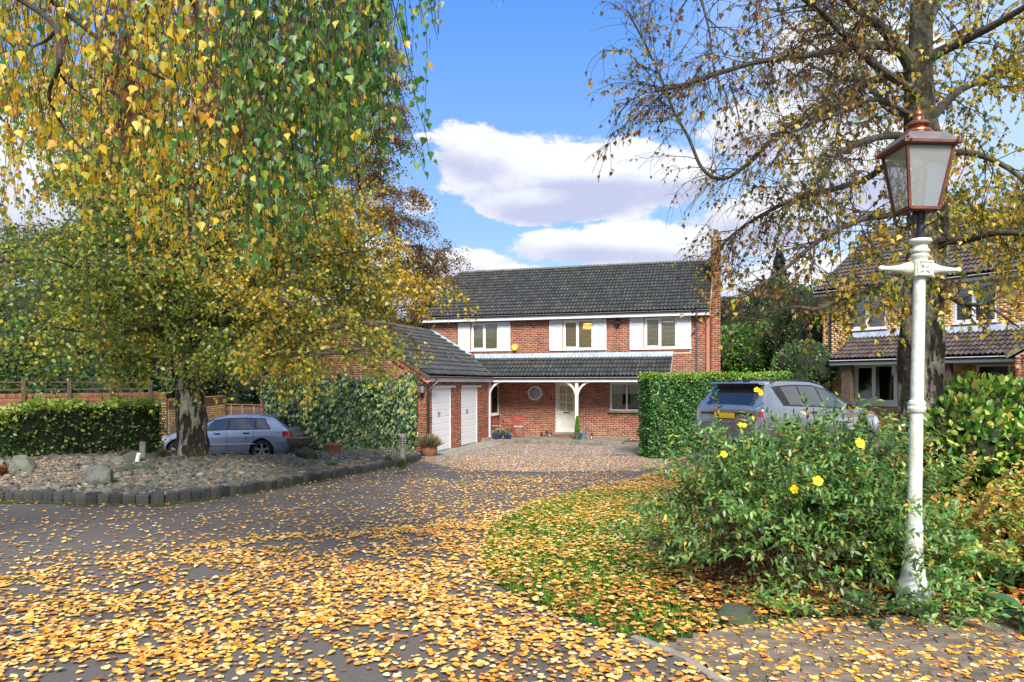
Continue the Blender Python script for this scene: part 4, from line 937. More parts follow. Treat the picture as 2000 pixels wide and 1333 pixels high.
def wall_lantern(px, py, label):
    p = hit(px, py, MI, 1, -.16); o = empty('wall_lantern', MW @ Vector((p.x, -.02, p.z)), -A, label, 'wall lantern', 'lanterns on the garage gable')
    b = MB(); b.bbox(-.04, -.02, -.02, .04, .012, .13, .006); b.tube([(0, -.02, .07), (0, -.09, .12), (0, -.14, .10)], .012, 6); b.build('bracket', M['iron'], o)
    b = MB(); b.lathe([(.0, .13), (.03, .115), (.105, .06), (.105, .05), (.0, .05)], 6, (0, -.14, 0)); b.lathe([(.08, -.19), (.08, -.17), (.0, -.17)], 6, (0, -.14, 0)); b.lathe([(.0, -.26), (.03, -.23), (.05, -.19), (.0, -.19)], 6, (0, -.14, 0))
    for k in range(6): a = 2*PI*(k+.5)/6; b.tube([(.095*math.cos(a), -.14+.095*math.sin(a), .05), (.075*math.cos(a), -.14+.075*math.sin(a), -.18)], .006, 4)
    b.build('cage', M['iron'], o)
    b = MB(); b.lathe([(.070, -.17), (.088, .048)], 6, (0, -.14, 0)); b.build('glass', M['lampglass'], o)
    b = MB(); b.lathe([(.0, -.10), (.022, -.09), (.022, -.02), (0, 0)], 8, (0, -.14, 0)); b.build('bulb', M['bulb'], o, True)
wall_lantern(824.5, 757, 'black wall lantern on the brick pier beside the white garage doors')
wall_lantern(513, 761, 'black wall lantern at the far left corner of the ivy-covered gable')

# ---------------------------------------------------------------- the buff brick house on the right
D3 = Vector((.576, -.817, 0)).normalized(); W3 = Vector((11.91, 27.35, .06))
H3 = empty('buff_brick_house', W3, math.atan2(D3.y, D3.x), 'buff brick neighbouring house with a tiled canopy and a black front door', 'house')
bpy.context.view_layer.update(); M3 = H3.matrix_world.copy(); I3 = M3.inverted()
def h3(px, py, v=0.): return hit(px, py, I3, 1, v)
B3 = Bricks(H3, 'brick_buff', 'mortar_pale'); R3 = Roof(H3, 'tile_brown'); L3 = 9.0; FM3 = wallM((0, 0, 0), (1, 0, 0)); E3 = 4.98
uw = []
for (pa, pb, yt, yb, pc) in ((1661, 1731, 566, 643, 1696), (1862, 1947, 556, 630, 1905)):
    uw.append((h3(pa, 600).x, h3(pc, yb).z, h3(pb, 600).x, h3(pc, yt).z))
lw = (h3(1671, 750).x, h3(1715, 786).z, h3(1790, 750).x, h3(1715, 712).z)
d3 = (h3(1908, 750).x, .1, h3(1974.5, 750).x, h3(1940, 712).z)
B3.wall(FM3, L3, -.1, E3, uw+[lw, d3], soldier=[(w_[0]-.05, w_[1]-.11, w_[2]+.05, w_[1]) for w_ in uw]); B3.finish(290)
for w_ in uw:
    x = w_[0]-.03
    while x < w_[2]: b = MB(FM3); b.box(x, -.012, w_[1]-.105, x+.068, .02, w_[1]-.045); b.build('red_brick', M['brick_coping'], H3); x += .078
    window(H3, FM3, *w_, 2, 'white', sill=(.03, .06, .045, 'white'), rec=.03)
window(H3, FM3, lw[0], lw[1], lw[2], lw[3], 3, None, sill=(.04, .10, .14, 'white'), rec=.0, fr=.08)
B3b = MB().box(0, .1, -.1, .1, 8, E3); B3b.box(.1, 7.9, -.1, L3, 8, E3); B3b.build('side_wall', M['brick_cream'], H3)
rf3 = empty('roof', (0, 0, 0), 0, parent=H3); P3 = R(33); RV3 = 4.; ev3 = -.35; ez3 = E3+.1; rz3 = ez3+(RV3-ev3)*math.tan(P3)
R3.plane(rf3, (-.2, ev3, ez3), (1, 0, 0), (0, math.cos(P3), math.sin(P3)), L3+.2, (RV3-ev3)/math.cos(P3), pick=False)
slab('roof_deck', [(-.2, ev3+.02, ez3-.025), (L3, ev3+.02, ez3-.025), (L3, RV3, rz3-.025), (-.2, RV3, rz3-.025)], .05, M['felt'], rf3)
slab('rear_slope', [(-.2, 8.35, ez3), (L3, 8.35, ez3), (L3, RV3, rz3), (-.2, RV3, rz3)], .05, M['tile_brown'], rf3)
MB().prism([(0, E3), (8, E3), (4, E3+4*math.tan(P3)-.02)], .0, .1, 'x').build('gable', M['brick_cream'], rf3)
b = MB(); b.box(-.2, ev3+.005, ez3-.20, L3, ev3+.03, ez3-.02); b.build('fascia', M['white'], rf3)
b = MB(); b.box(-.19, ev3+.03, ez3-.20, L3, -.014, ez3-.18); b.build('soffit', M['white'], rf3)
gutter((-.2, ev3-.06, ez3-.06), (L3, ev3-.06, ez3-.06), rf3)
cn = empty('canopy', (0, 0, 0), 0, parent=H3); cu0 = h3(1665, 650).x; cu1 = h3(2040, 650).x; cp = -1.55; cz0 = h3(1800, 700, cp).z+.03; cz1 = h3(1800, 652).z-.0; cpt = math.atan2(cz1-cz0, -cp)
R3.plane(cn, (cu0, cp, cz0), (1, 0, 0), (0, math.cos(cpt), math.sin(cpt)), cu1-cu0, -cp/math.cos(cpt), gauge=.30); R3.finish(280)
slab('roof_deck', [(cu0, cp+.02, cz0-.03), (cu1, cp+.02, cz0-.03), (cu1, -.015, cz1-.03), (cu0, -.015, cz1-.03)], .05, M['felt'], cn)
b = MB(); b.add([(cu0, -.2, cz1-.06), (cu1, -.2, cz1-.06), (cu1, -.016, cz1+.17), (cu0-.03, -.016, cz1+.17)], [(0, 1, 2, 3)]); b.build('lead_flashing', M['lead'], cn)
b = MB(); b.box(cu0, cp+.005, cz0-.20, cu1, cp+.03, cz0-.02); b.build('fascia', M['white'], cn); b = MB(); b.box(cu0, cp+.03, cz0-.20, cu1, -.014, cz0-.18); b.build('soffit', M['white'], cn)
gutter((cu0-.05, cp-.06, cz0-.05), (h3(1985, 700, cp).x, cp-.06, cz0-.05), cn)
for pa, pb in ((1646, 1665), (1839, 1859)):
    a = h3(pa, 740, cp+.25).x; c = h3(pb, 740, cp+.25).x; b = MB(); b.bbox(a, cp+.15, -.1, c, cp+.36, cz0-.2, .01); b.build('canopy_post', M['oak'], cn)
b = MB(); zs = cz0-.1; b.tube([(.35, -.06, E3-.2), (.35, -.06, 0)], .036, 8); b.build('downpipe', M['gutter'], H3, True)
# its black door with the numeral 3
x0, z0, x1, z1 = d3; b = MB(FM3); f_ = .07; b.box(x0, -.02, z0, x0+f_, .08, z1); b.box(x1-f_, -.02, z0, x1, .08, z1); b.box(x0+f_, -.019, z1-f_, x1-f_, .08, z1); b.build('door_frame', M['upvc'], H3)
b = MB(FM3); b.box(x0+f_, .01, z0, x1-f_, .05, z1-f_); bd = b.build('black_door', mat('black_door_paint', (.008, .009, .012), .25, spec=.5), H3)
xm = (x0+x1)/2; hw_ = (x1-x0)/2-f_-.10; zf = z1-.55
b = MB(FM3)
for s0, s1 in ((0.03, .30), (.36, .64), (.70, .97)):
    n = 5; pts_ = [(xm+hw_*.25*math.cos(PI*(s0+(s1-s0)*k/n)), zf+hw_*.25*math.sin(PI*(s0+(s1-s0)*k/n))) for k in range(n+1)]+[(xm+hw_*math.cos(PI*(s1-(s1-s0)*k/n)), zf+hw_*math.sin(PI*(s1-(s1-s0)*k/n))) for k in range(n+1)]
    b.prism(pts_[::-1], .004, .0105)
b.build('fanlight', mat('door_glass', (.07, .10, .11), .15, spec=.8), bd)
b = MB(FM3)
for a, c in ((xm-hw_, xm-.06), (xm+.06, xm+hw_)): b.box(a, .004, z0+.9, c, .0105, zf-.18)
b.build('door_panel', mat('door_panel', (.03, .035, .045), .3, spec=.6), bd)
b = MB(FM3)   # numeral 3 and knocker
def arc(cx, cz, r, a0, a1, n=8): return [(cx+r*math.cos(R(a0+(a1-a0)*k/n)), .0, cz+r*math.sin(R(a0+(a1-a0)*k/n))) for k in range(n+1)]
b.tube(arc(xm, zf-.02, .038, 150, -80)+arc(xm, zf-.096, .038, 80, -150), .009, 5); b.build('numeral_three', M['upvc'], bd)
b = MB(FM3); b.lathe([(.0, -.10), (.02, -.09), (.035, -.03), (.02, .05), (.012, .09), (0, .1)], 10, (xm, -.01, zf-.32)); b.build('knocker', mat('chrome', (.6, .6, .6), .15, metal=1.), bd, True)
b = MB(FM3); b.bbox(x0-.12, -.035, 1.05, x0-.04, -.014, 1.2, .006); b.build('doorbell', M['black'], H3)
# the neighbouring garage corner at the right edge
gp = P(1983, 750, 19.5); gp.z = .05
ga = empty('brick_garage', gp, R(-38), 'orange brick garage corner with a mossy verge at the right edge', 'garage')
bpy.context.view_layer.update()
BG = Bricks(ga, 'brick_red', 'mortar'); BG.wall(wallM((0, 0, 0), (1, 0, 0)), 4.6, 0, 2.3, top=gtop(4.6, 2.35, R(32))); BG.finish(120)
BG2 = MB().box(0, .1, 0, .1, 5, 2.3).build('side_wall', M['brick_red'], ga)
b = MB(); b.prism([(-.2, 2.28), (2.3, 3.87), (2.3, 4.0), (-.2, 2.42)], -.12, .0); b.prism([(2.3, 3.87), (4.8, 2.28), (4.8, 2.42), (2.3, 4.0)], -.12, .0); b.build('verge', mat('mossy_verge', (.22, .18, .10), .9, (.12, .12, .05), 8), ga)
slab('roof', [(-.25, -.1, 2.40), (2.3, -.1, 4.0), (2.3, 5, 4.0), (-.25, 5, 2.40)], .08, M['tile_brown'], ga); slab('roof', [(4.85, -.1, 2.40), (2.3, -.1, 4.0), (2.3, 5, 4.0), (4.85, 5, 2.40)], .08, M['tile_brown'], ga)

# ---------------------------------------------------------------- boundary wall and fence, left
def boundary(p0, p1, h, name, label, n1, off=0):
    d = (p1-p0); L = math.hypot(d.x, d.y); zb = min(p0.z, p1.z)-.1; o = empty(name, (p0.x, p0.y, zb), math.atan2(d.y, d.x), label, 'wall'); bpy.context.view_layer.update()
    Bx = Bricks(o, 'brick_buff', 'mortar_pale'); hz = h-zb; Bx.wall(wallM((0, 0, 0), (1, 0, 0)), L, 0, hz-.3, off=off, visible=lambda x, z: z > hz-1.2 and n1 > 0); Bx.finish(n1)
    m_ = MB(); m_.box(0, 0, hz-.3, L, .2, hz-.01); m_.build('coping_core', M['brick_coping'], o)
    x = 0; me = None
    while x < L-.07:        # brick on edge coping above a soldier course
        if me is None:
            bb = MB(); bb.bbox(0, 0, 0, .065, .22, .105, .004); me = bpy.data.meshes.new('coping_brick'); me.from_pydata(bb.v, [], bb.f); me.materials.append(M['brick_coping'])
            bs = MB(); bs.box(0, 0, 0, .215, .03, .065); ms = bpy.data.meshes.new('coping_stretcher'); ms.from_pydata(bs.v, [], bs.f); ms.materials.append(M['brick_coping'])
        q = link('coping_brick', me, o); q.location = (x, -.014, hz-.1); x += .075
    for r_ in range(2):
        x = .1*r_
        while x < L-.2: q = link('coping_stretcher', ms, o); q.location = (x, -random.uniform(.007, .013), hz-.285+.075*r_); x += .225
    return o, L, hz
wp = [Vector((-16.6, 15.0, 0)), Vector((-10.9, 22.0, 0)), Vector((-11.2, 26.9, 0))]
wa, La, ha = boundary(Vector((-16.9, 14.6, -.5)), Vector((-10.8, 22.3, -.6)), 1.36, 'boundary_wall', 'buff brick boundary wall with red coping and timber posts behind the hedge', 285)
wb, Lb, hb = boundary(Vector((-10.78, 22.4, -.75)), Vector((-11.4, 28.4, -.75)), 1.15, 'boundary_wall', 'lower stretch of buff brick wall glimpsed between the birch trunk and the panel fence', 0)
tr = empty('trellis_fence', wa.location, wa.rotation_euler.z, 'timber posts and wire trellis fixed to the face of the boundary wall', 'fence')
for i in range(9):
    x = .35+i*1.12; b = MB(); b.bbox(x-.045, -.075, ha-.95+.1*math.sin(i*2), x+.045, -.018, ha+.42+.05*math.sin(i*3), .006); b.build('post', M['post_wood'], tr)
for zz in (.1, .3): b = MB(); b.box(.2, -.016, ha+zz, 9.4, -.002, ha+zz+.04); b.build('rail', M['post_wood'], tr)
# panel fence between wall and garage
fa = P(430, 786, 28.6); fb = P(512, 786, 27.2); fa.z = fb.z = -.78
d = fb-fa; L = math.hypot(d.x, d.y); fe = empty('panel_fence', fa, math.atan2(d.y, d.x), 'weathered brown timber panel fence between the wall and the ivy gable', 'fence'); hh = 1.62; npan = 1
b = MB(); b.bbox(-.06, -.06, 0, .04, .06, hh+.03, .01); b.build('post', M['post_wood'], fe); b = MB(); b.bbox(L-.05, -.06, 0, L+.05, .06, hh+.1, .01); b.build('post', M['oak'], fe)
for k in range(14):
    z = .08+k*.108; b = MB(); n = 8; vs = []; amp = .012
    for i in range(n+1):
        x = .04+(L-.09)*i/n; zz = z+.008*math.sin(i*1.3+k); vs += [(x, -.012+amp*(k % 2), zz), (x, -.028+amp*(k % 2), zz+.112)]
    b.add(vs, [(2*i, 2*i+2, 2*i+3, 2*i+1) for i in range(n)]); b.add([(x, y+.02, z_) for x, y, z_ in vs], [(2*i+1, 2*i+3, 2*i+2, 2*i) for i in range(n)]); b.build('slat', M['fence_wood'], fe)
for f_ in (.0, .29, .57, .86): x = .06+(L-.14)*f_; b = MB(); b.box(x-.022, -.052, .05, x+.022, -.031, hh-.04); b.build('batten', mat('batten%d' % int(f_*100), (.30, .21, .15), .9), fe)
b = MB(); b.bbox(0, -.05, hh-.04, L, .03, hh, .006); b.build('capping', M['post_wood'], fe)
# ================================================================ CARS
def paint(name, c, rough=.28, metal=.5):
    m = bpy.data.materials.new(name); m.use_nodes = True; t = NT(m.node_tree); p = t.n['Principled BSDF']; co = t.add('ShaderNodeTexCoord').outputs['Object']
    t.put(p.inputs['Base Color'], t.mix(t.ramp(t.noise(co, 900, 1), .45, .6, 0, .25), c, tuple(min(1, v*1.7) for v in c)))
    t.put(p.inputs['Roughness'], t.ramp(t.noise(co, 3, 5, .6), .3, .7, rough-.05, rough+.12)); p.inputs['Metallic'].default_value = metal; p.inputs['Coat Weight'].default_value = .8; p.inputs['Coat Roughness'].default_value = .05
    return m
M['tyre'] = mat('tyre', (.02, .02, .021), .85); M['rim'] = mat('alloy', (.55, .56, .58), .3, metal=.85); M['liner'] = mat('arch_liner', (.008, .008, .009), .95)
M['carglass'] = mat('car_glass', (.012, .016, .018), .04, spec=.9, coat=.3); M['trim'] = mat('car_trim', (.02, .02, .022), .5)
M['carglass_side'] = mat('car_side_glass', (.035, .045, .05), .04, spec=1., coat=.5)
M['redlens'] = mat('red_lens', (.42, .012, .018), .15, spec=.6, coat=.5); M['headlens'] = mat('headlamp_lens', (.45, .48, .5), .1, spec=.8, coat=.5)
M['plate'] = mat('number_plate', (.62, .42, .02), .4); M['chromes'] = mat('chrome_strip', (.6, .62, .64), .18, metal=.9)
def interp(x, pts):
    X, Y = zip(*pts); return np.interp(x, X, Y)
def smooth1(f, x, k=.05): return sum(f(x+d*k) for d in (-2, -1, 0, 1, 2))/5
def make_car(root, sp):
    """x runs from the tail (0) to the nose (L); a dense skin is cut into body, glass and lamps where those lie on it"""
    L, Wd = sp['L'], sp['W']/2; NX, NS = 190, 56
    xs = np.concatenate([np.linspace(0, .12, 14)[:-1], np.linspace(.12, L-.12, NX-26), np.linspace(L-.12, L, 14)[1:]]); xs = xs
    top = lambda x: interp(x, sp['top']); bel = lambda x: interp(x, sp['belt'])
    V = []; rows = []
    for x in xs:
        tz = smooth1(top, x, .03); bz = min(smooth1(bel, x), tz-.05)
        e = min(1, min(x, L-x)/.42); pw = (1-(1-e)**2.6)**.5 if e < 1 else 1
        w_ = Wd*(.80+.20*pw); h = max(0, tz-bz); cab = min(1, max(0, (h-.08)/.2))
        zb = sp['gc']+(.10*(1-min(1, x/.35))+.06*(1-min(1, (L-x)/.35)))
        wr = w_*.945-h*.44 if h > .08 else w_*(.945-.12)
        key = [(0, zb), (.84*w_, zb), (.955*w_, zb+.06), (.985*w_, zb+.16), (1.0*w_, .52*(bz-zb)+zb), (.995*w_, .78*(bz-zb)+zb), (.955*w_, bz-.02), (.94*w_, bz), (wr+.03*cab, tz-.10*cab-.03), (wr-.045, tz-.035), (wr*.6, tz-.006), (0, tz)]
        ky = [k[0] for k in key]; kz = [k[1] for k in key]; kt = sp.get('kt', [0, 6, 9, 12, 18, 24, 27, 29, 42, 45, 50, 56])
        ss = np.arange(NS+1); rows.append(np.stack([np.full(NS+1, x), np.interp(ss, kt, ky), np.interp(ss, kt, kz)], 1))
    A_ = np.array(rows); n, m = A_.shape[:2]
    Lf = A_.copy(); Lf[:, :, 1] *= -1
    V = np.concatenate([A_.reshape(-1, 3), Lf.reshape(-1, 3)]); i, j = np.meshgrid(np.arange(n-1), np.arange(m-1), indexing='ij'); a = (i*m+j).ravel()
    Fr = np.stack([a, a+1, a+m+1, a+m], 1)[:, ::-1]; o_ = n*m; Fl = np.stack([a, a+m, a+m+1, a+1], 1)[:, ::-1]+o_
    SJ = np.concatenate([j.ravel()]*2)
    cap = []
    for e0, fl in ((0, 0), (n-1, 1)):
        for jj in range(m-1):
            q = [e0*m+jj, e0*m+jj+1, o_+e0*m+jj+1, o_+e0*m+jj]; cap.append(q if fl else q[::-1])
    Fc = np.concatenate([Fr, Fl, np.array(cap)]); SJ = np.concatenate([SJ, np.tile(np.arange(m-1), 2)])
    C = V[Fc].mean(1); cx, cy, cz = C[:, 0], C[:, 1], C[:, 2]; ay = np.abs(cy)
    capf = np.zeros(len(Fc), bool); capf[-len(cap):] = True
    cls = np.full(len(Fc), 0)
    inb = (SJ > 29) & (SJ < 43) & ~capf
    tzz = np.array([smooth1(top, x, .03) for x in cx]); bzz = np.array([bel(x) for x in cx]); h = tzz-bzz
    # side windows
    for k, (x0b, x1b, x0t, x1t) in enumerate(sp['sidewin']):
        f = np.clip((SJ-30)/13, 0, 1); w_ = inb & (SJ > 30) & (SJ < 42) & (cx > x0b+(x0t-x0b)*f) & (cx < x1b+(x1t-x1b)*f) & (h > .1)
        cls[w_] = 1
    w_ = inb & (cls == 0) & (cx > sp['dlo'][0]+(sp['dlo'][2]-sp['dlo'][0])*np.clip((SJ-30)/13, 0, 1)) & (cx < sp['dlo'][1]+(sp['dlo'][3]-sp['dlo'][1])*np.clip((SJ-30)/13, 0, 1)) & (h > .06); cls[w_] = 4
    # screens
    cls[(SJ >= 43) & (cx > sp['ws'][0]) & (cx < sp['ws'][1]) & ~capf] = 2
    rw = sp['rw']; cls[(SJ >= 43) & (cx > rw[0]) & (cx < rw[1]) & (ay < rw[2]) & ~capf] = 3
    tl = sp['tail']; cls[(cx < tl[0]) & (cz > tl[1]) & (cz < tl[2]) & (ay > tl[3]) & (SJ < 44)] = 5
    hl = sp['head']; cls[(cx > L-hl[0]) & (cz > hl[1]) & (cz < hl[2]) & (ay > hl[3])] = 6
    cls[(cls == 0) & (cz < sp['clad'])] = 7 if sp.get('cladding') else 0
    keep = np.ones(len(Fc), bool); keep_r = sp['wr']+.05
    for wx in sp['wheels']: keep &= ~(((cx-wx)**2+(cz-sp['wr'])**2 < keep_r**2) & (ay > Wd*.62))
    mats = {0: ('body', sp['paint']), 1: ('side_window', M['carglass_side']), 2: ('windscreen', M['carglass_side']), 3: ('rear_window', M['carglass']), 4: ('window_frame', M['trim']), 5: ('tail_light', M['redlens']), 6: ('headlight', M['headlens']), 7: ('cladding', M['trim'])}
    for c, (nm, mt) in mats.items():
        if c in (5, 6): sides = (1, -1)
        else: sides = (0,)
        for s_ in sides:
            k = keep & (cls == c) & ((cy*s_ > 0) if s_ else True)
            if not k.any(): continue
            u, inv = np.unique(Fc[k], return_inverse=True); me = np_mesh(nm, V[u], inv.reshape(-1, 4), mt, True); me.set_sharp_from_angle(angle=R(42)); link(nm, me, root)
    # arches, wheels
    b = MB(); b.box(.25, -Wd*.60, sp['gc']+.02, L-.25, Wd*.60, .62); 
    b.build('underbody', M['liner'], root)
    for wx in sp['wheels']:
        for s_ in (1, -1):
            b = MB(); nn = 28; vs = []
            for k in range(nn+1):
                a = PI*(k/nn)*1.24-PI*.12; vs += [(wx+keep_r*1.02*math.cos(a), s_*Wd*.60, sp['wr']+keep_r*1.02*math.sin(a)), (wx+keep_r*1.04*math.cos(a), s_*Wd*1.0, sp['wr']+keep_r*1.04*math.sin(a))]
            b.add(vs, [(2*k, 2*k+1, 2*k+3, 2*k+2) for k in range(nn)]); b.build('wheel_arch', M['liner'], root, True)
            q = empty('wheel', (wx, s_*(Wd-.02), sp['wr']), 0, parent=root); r = sp['wr']; b = MB(); n = 40
            prof = [(r*.68, -.0), (r*.72, .012), (r*.90, .012), (r*.98, -.02), (r, -.06), (r, -.16), (r*.95, -.20), (r*.68, -.20)]; vs = []
            for rr, y in prof:
                for k_ in range(n): a = 2*PI*k_/n; vs.append((rr*math.cos(a), s_*y, rr*math.sin(a)))
            b.add(vs, [(ii*n+k_, ii*n+(k_+1) % n, (ii+1)*n+(k_+1) % n, (ii+1)*n+k_) for ii in range(len(prof)-1) for k_ in range(n)]); b.build('tyre', M['tyre'], q, True)
            b = MB(); prof = [(r*.69, .006), (r*.66, .004), (r*.63, -.03), (r*.62, -.16)]; vs = []
            for rr, y in prof:
                for k_ in range(n): a = 2*PI*k_/n; vs.append((rr*math.cos(a), s_*y, rr*math.sin(a)))
            b.add(vs, [(ii*n+k_, ii*n+(k_+1) % n, (ii+1)*n+(k_+1) % n, (ii+1)*n+k_) for ii in range(len(prof)-1) for k_ in range(n)])
            ns_ = sp.get('spokes', 5)
            for k_ in range(ns_):
                a = 2*PI*k_/ns_+.3; ca_, sa_ = math.cos(a), math.sin(a); w1, w2 = .055, .085
                def pt(rr, ww, y): return (rr*ca_-ww*sa_, s_*y, rr*sa_+ww*ca_)
                b.add([pt(.03, -w1/2, -.012), pt(.03, w1/2, -.012), pt(r*.65, w2/2, -.004), pt(r*.65, -w2/2, -.004), pt(.03, -w1/2, -.05), pt(.03, w1/2, -.05), pt(r*.65, w2/2, -.04), pt(r*.65, -w2/2, -.04)], [(0,1,2,3),(4,7,6,5),(0,3,7,4),(1,5,6,2)])
            vs = [(.07*math.cos(2*PI*k_/12), s_*-.008, .07*math.sin(2*PI*k_/12)) for k_ in range(12)]; b.add(vs, [tuple(range(12))]); b.build('rim', M['rim'], q)
            b = MB(); b.add([(r*.64*math.cos(2*PI*k_/24), s_*-.12, r*.64*math.sin(2*PI*k_/24)) for k_ in range(24)], [tuple(range(24))]); b.build('brake', M['liner'], q)
    def surf(x, s_, sj):
        i = int(np.argmin(abs(xs-x))); jf = sj; y = np.interp(jf, np.arange(m), A_[i, :, 1]); z = np.interp(jf, np.arange(m), A_[i, :, 2]); return Vector((xs[i], s_*y, z))
    # door shut lines and handles
    for s_ in (1, -1):
        for (xa, xb) in sp['shut']:
            b = MB(); pts = [surf(xa+(xb-xa)*((q-9)/20.), s_, q)+Vector((0, s_*.0015, 0)) for q in range(9, 30, 2)]; b.tube(pts, .005, 4); b.build('door_gap', M['liner'], root)
        for xh in sp['handles']:
            p = surf(xh, s_, 26); b = MB(); b.bbox(-.09, -.018, -.018, .09, .018, .018, .008); o = b.build('door_handle', M.get(sp.get('hmat', 'trim')), root); o.location = p+Vector((0, s_*.012, 0))
        mx, mj = sp['mirror']; p = surf(mx, s_, 31); b = MB(); b.lathe([(0, -.07), (.07, -.055), (.10, 0), (.085, .06), (0, .08)], 14); o = b.build('door_mirror', M['trim'], root, True); o.scale = (.62, 1.05, .95); o.location = p+Vector((0, s_*.13, .05))
        if sp.get('strip'):
            pts = [surf(x, s_, 17)+Vector((0, s_*.002, 0)) for x in np.linspace(*sp['strip'], 14)]; b = MB(); b.tube(pts, .012, 6); b.build('rubbing_strip', M['chromes'], root, True)
        if sp.get('rails'):
            pts = [surf(x, s_, 46)+Vector((0, 0, .035*math.sin(PI*min(1, max(0, (x-sp['rails'][0])/(sp['rails'][1]-sp['rails'][0]))))**.4+.004)) for x in np.linspace(*sp['rails'], 18)]; b = MB(); b.tube(pts, .014, 6); b.build('roof_rail', M['trim'], root, True)
    zc = sp['platez']; b = MB(); xp = sp.get('platex', -.012); b.bbox(xp-.012, -.26, zc-.055, xp, .26, zc+.055, .003); b.build('number_plate', M['plate'], root)
    return surf, A_, xs

# blue-silver hatchback estate by the ivy gable: tail towards +X
A3 = empty('parked_car', (-6.90, 23.15, -.765), R(180+1.5), 'silver-blue hatchback parked behind the birch trunk in front of the ivy', 'car')
aud = dict(L=4.29, W=1.78, gc=.17, wr=.325, wheels=(.93, 3.51), paint=paint('blue_silver_paint', (.27, .33, .45), .3, .55),
    top=[(0, .66), (.03, .86), (.10, .96), (.22, 1.06), (.62, 1.36), (.9, 1.405), (1.5, 1.43), (2.1, 1.42), (2.5, 1.35), (3.25, .97), (3.7, .89), (4.1, .77), (4.22, .66), (4.29, .48)],
    belt=[(0, .93), (.6, .95), (2.6, .90), (4.29, .82)],
    sidewin=[(.70, 1.12, .92, 1.16), (1.17, 1.98, 1.21, 1.95), (2.05, 3.00, 2.02, 2.38)], dlo=(.66, 3.08, .88, 2.44),
    ws=(2.48, 3.22), rw=(.16, .62, .56), tail=(.30, .74, .92, .50), head=(.50, .58, .74, .42), clad=.0,
    shut=[(1.17, 1.18), (2.02, 2.02), (3.05, 3.0)], handles=(1.42, 2.30), mirror=(2.86, 31), strip=(1.15, 3.0), hmat='trim', platez=.62, platex=-.0, hubs=1)
make_car(A3, aud)
b = MB(); b.box(.16, -.5, 1.345, .60, .5, 1.35); 
b = MB(); b.bbox(.545, -.16, 1.325, .575, .16, 1.36, .004); b.build('brake_light', M['redlens'], A3)
# the dark grey family off-roader seen from behind
SU = empty('parked_suv', (4.45, 14.95, .07), R(90-56), 'dark grey suv with roof rails and yellow rear plate beside the clipped hedge', 'car')
suv = dict(L=4.50, W=1.865, gc=.24, wr=.365, wheels=(.90, 3.58), paint=paint('dark_grey_paint', (.33, .33, .34), .2, .75), spokes=5,
    top=[(0, .62), (.02, .95), (.06, 1.04), (.16, 1.14), (.42, 1.50), (.46, 1.575), (.8, 1.62), (1.4, 1.65), (2.1, 1.64), (2.55, 1.56), (3.35, 1.13), (3.7, 1.06), (4.2, .96), (4.42, .82), (4.5, .55)],
    belt=[(0, 1.10), (.5, 1.10), (1.0, 1.07), (2.6, 1.0), (4.5, .92)],
    sidewin=[(1.05, 1.52, .92, 1.50), (1.57, 2.22, 1.55, 2.18), (2.28, 3.22, 2.24, 2.62)], dlo=(.78, 3.30, .62, 2.68),
    ws=(2.58, 3.32), rw=(.15, .43, .62), tail=(.13, .88, 1.02, .80), head=(.4, .66, .82, .5), clad=.46, cladding=1,
    shut=[(1.50, 1.52), (2.25, 2.25), (3.28, 3.2)], handles=(1.78, 2.55), mirror=(3.02, 31), rails=(.75, 2.55), platez=.91, platex=.0)
sf, _, _ = make_car(SU, suv)
b = MB(); b.prism([(.50, 1.585), (.30, 1.60), (.26, 1.575), (.34, 1.55), (.50, 1.54)], -.62, .62); b.build('rear_spoiler', suv['paint'], SU)
b = MB(); b.tube([(.045, -.66, .95), (.028, -.3, .965), (.028, .3, .965), (.045, .66, .95)], .014, 6); b.build('light_bar', M['trim'], SU)
b = MB(); b.bbox(-.01, -.70, .40, .10, .70, .47, .01); b.build('bumper_strip', M['chromes'], SU); b = MB(); b.bbox(-.015, -.62, .31, .08, -.38, .35, .005); b.build('reflector', M['redlens'], SU); b = MB(); b.bbox(-.015, .38, .31, .08, .62, .35, .005); b.build('reflector', M['redlens'], SU)
b = MB(); b.prism([(.62, 1.60), (.84, 1.62), (.66, 1.69), (.63, 1.69)], -.02, .02); b.build('roof_aerial', M['trim'], SU)
# white van and silver car, mostly behind the evergreen bush
WV = empty('parked_van', (14.2, 15.9, .08), R(180-22), 'white van parked in front of the buff house behind the trunk', 'van')
van = dict(L=4.7, W=1.9, gc=.22, wr=.33, wheels=(.85, 3.7), paint=paint('white_van_paint', (.72, .74, .76), .3, 0.), top=[(0, .8), (.03, 1.2), (.10, 1.30), (.35, 1.42), (1.4, 1.46), (2.4, 1.44), (2.8, 1.38), (3.5, 1.05), (4.3, .92), (4.6, .7), (4.7, .5)],
    belt=[(0, 1.0), (4.7, .98)], sidewin=[(1.0, 1.9, 1.1, 1.85), (2.0, 3.2, 1.95, 2.6)], dlo=(.9, 3.3, 1.0, 2.7), ws=(2.85, 3.45), rw=(.08, .34, .6), tail=(.2, .8, 1.0, .6), head=(.5, .65, .85, .5), clad=0, shut=[(1.95, 1.95)], handles=(1.2,), mirror=(3.0, 31), rails=(.6, 2.6), platez=.7)
make_car(WV, van)
SC_ = empty('parked_car', (12.3, 13.1, .06), R(180-12), 'silver car with raked windscreen tucked behind the evergreen bush', 'car')
sil = dict(aud); sil['paint'] = paint('silver_paint', (.52, .54, .56), .25, .6); make_car(SC_, sil)

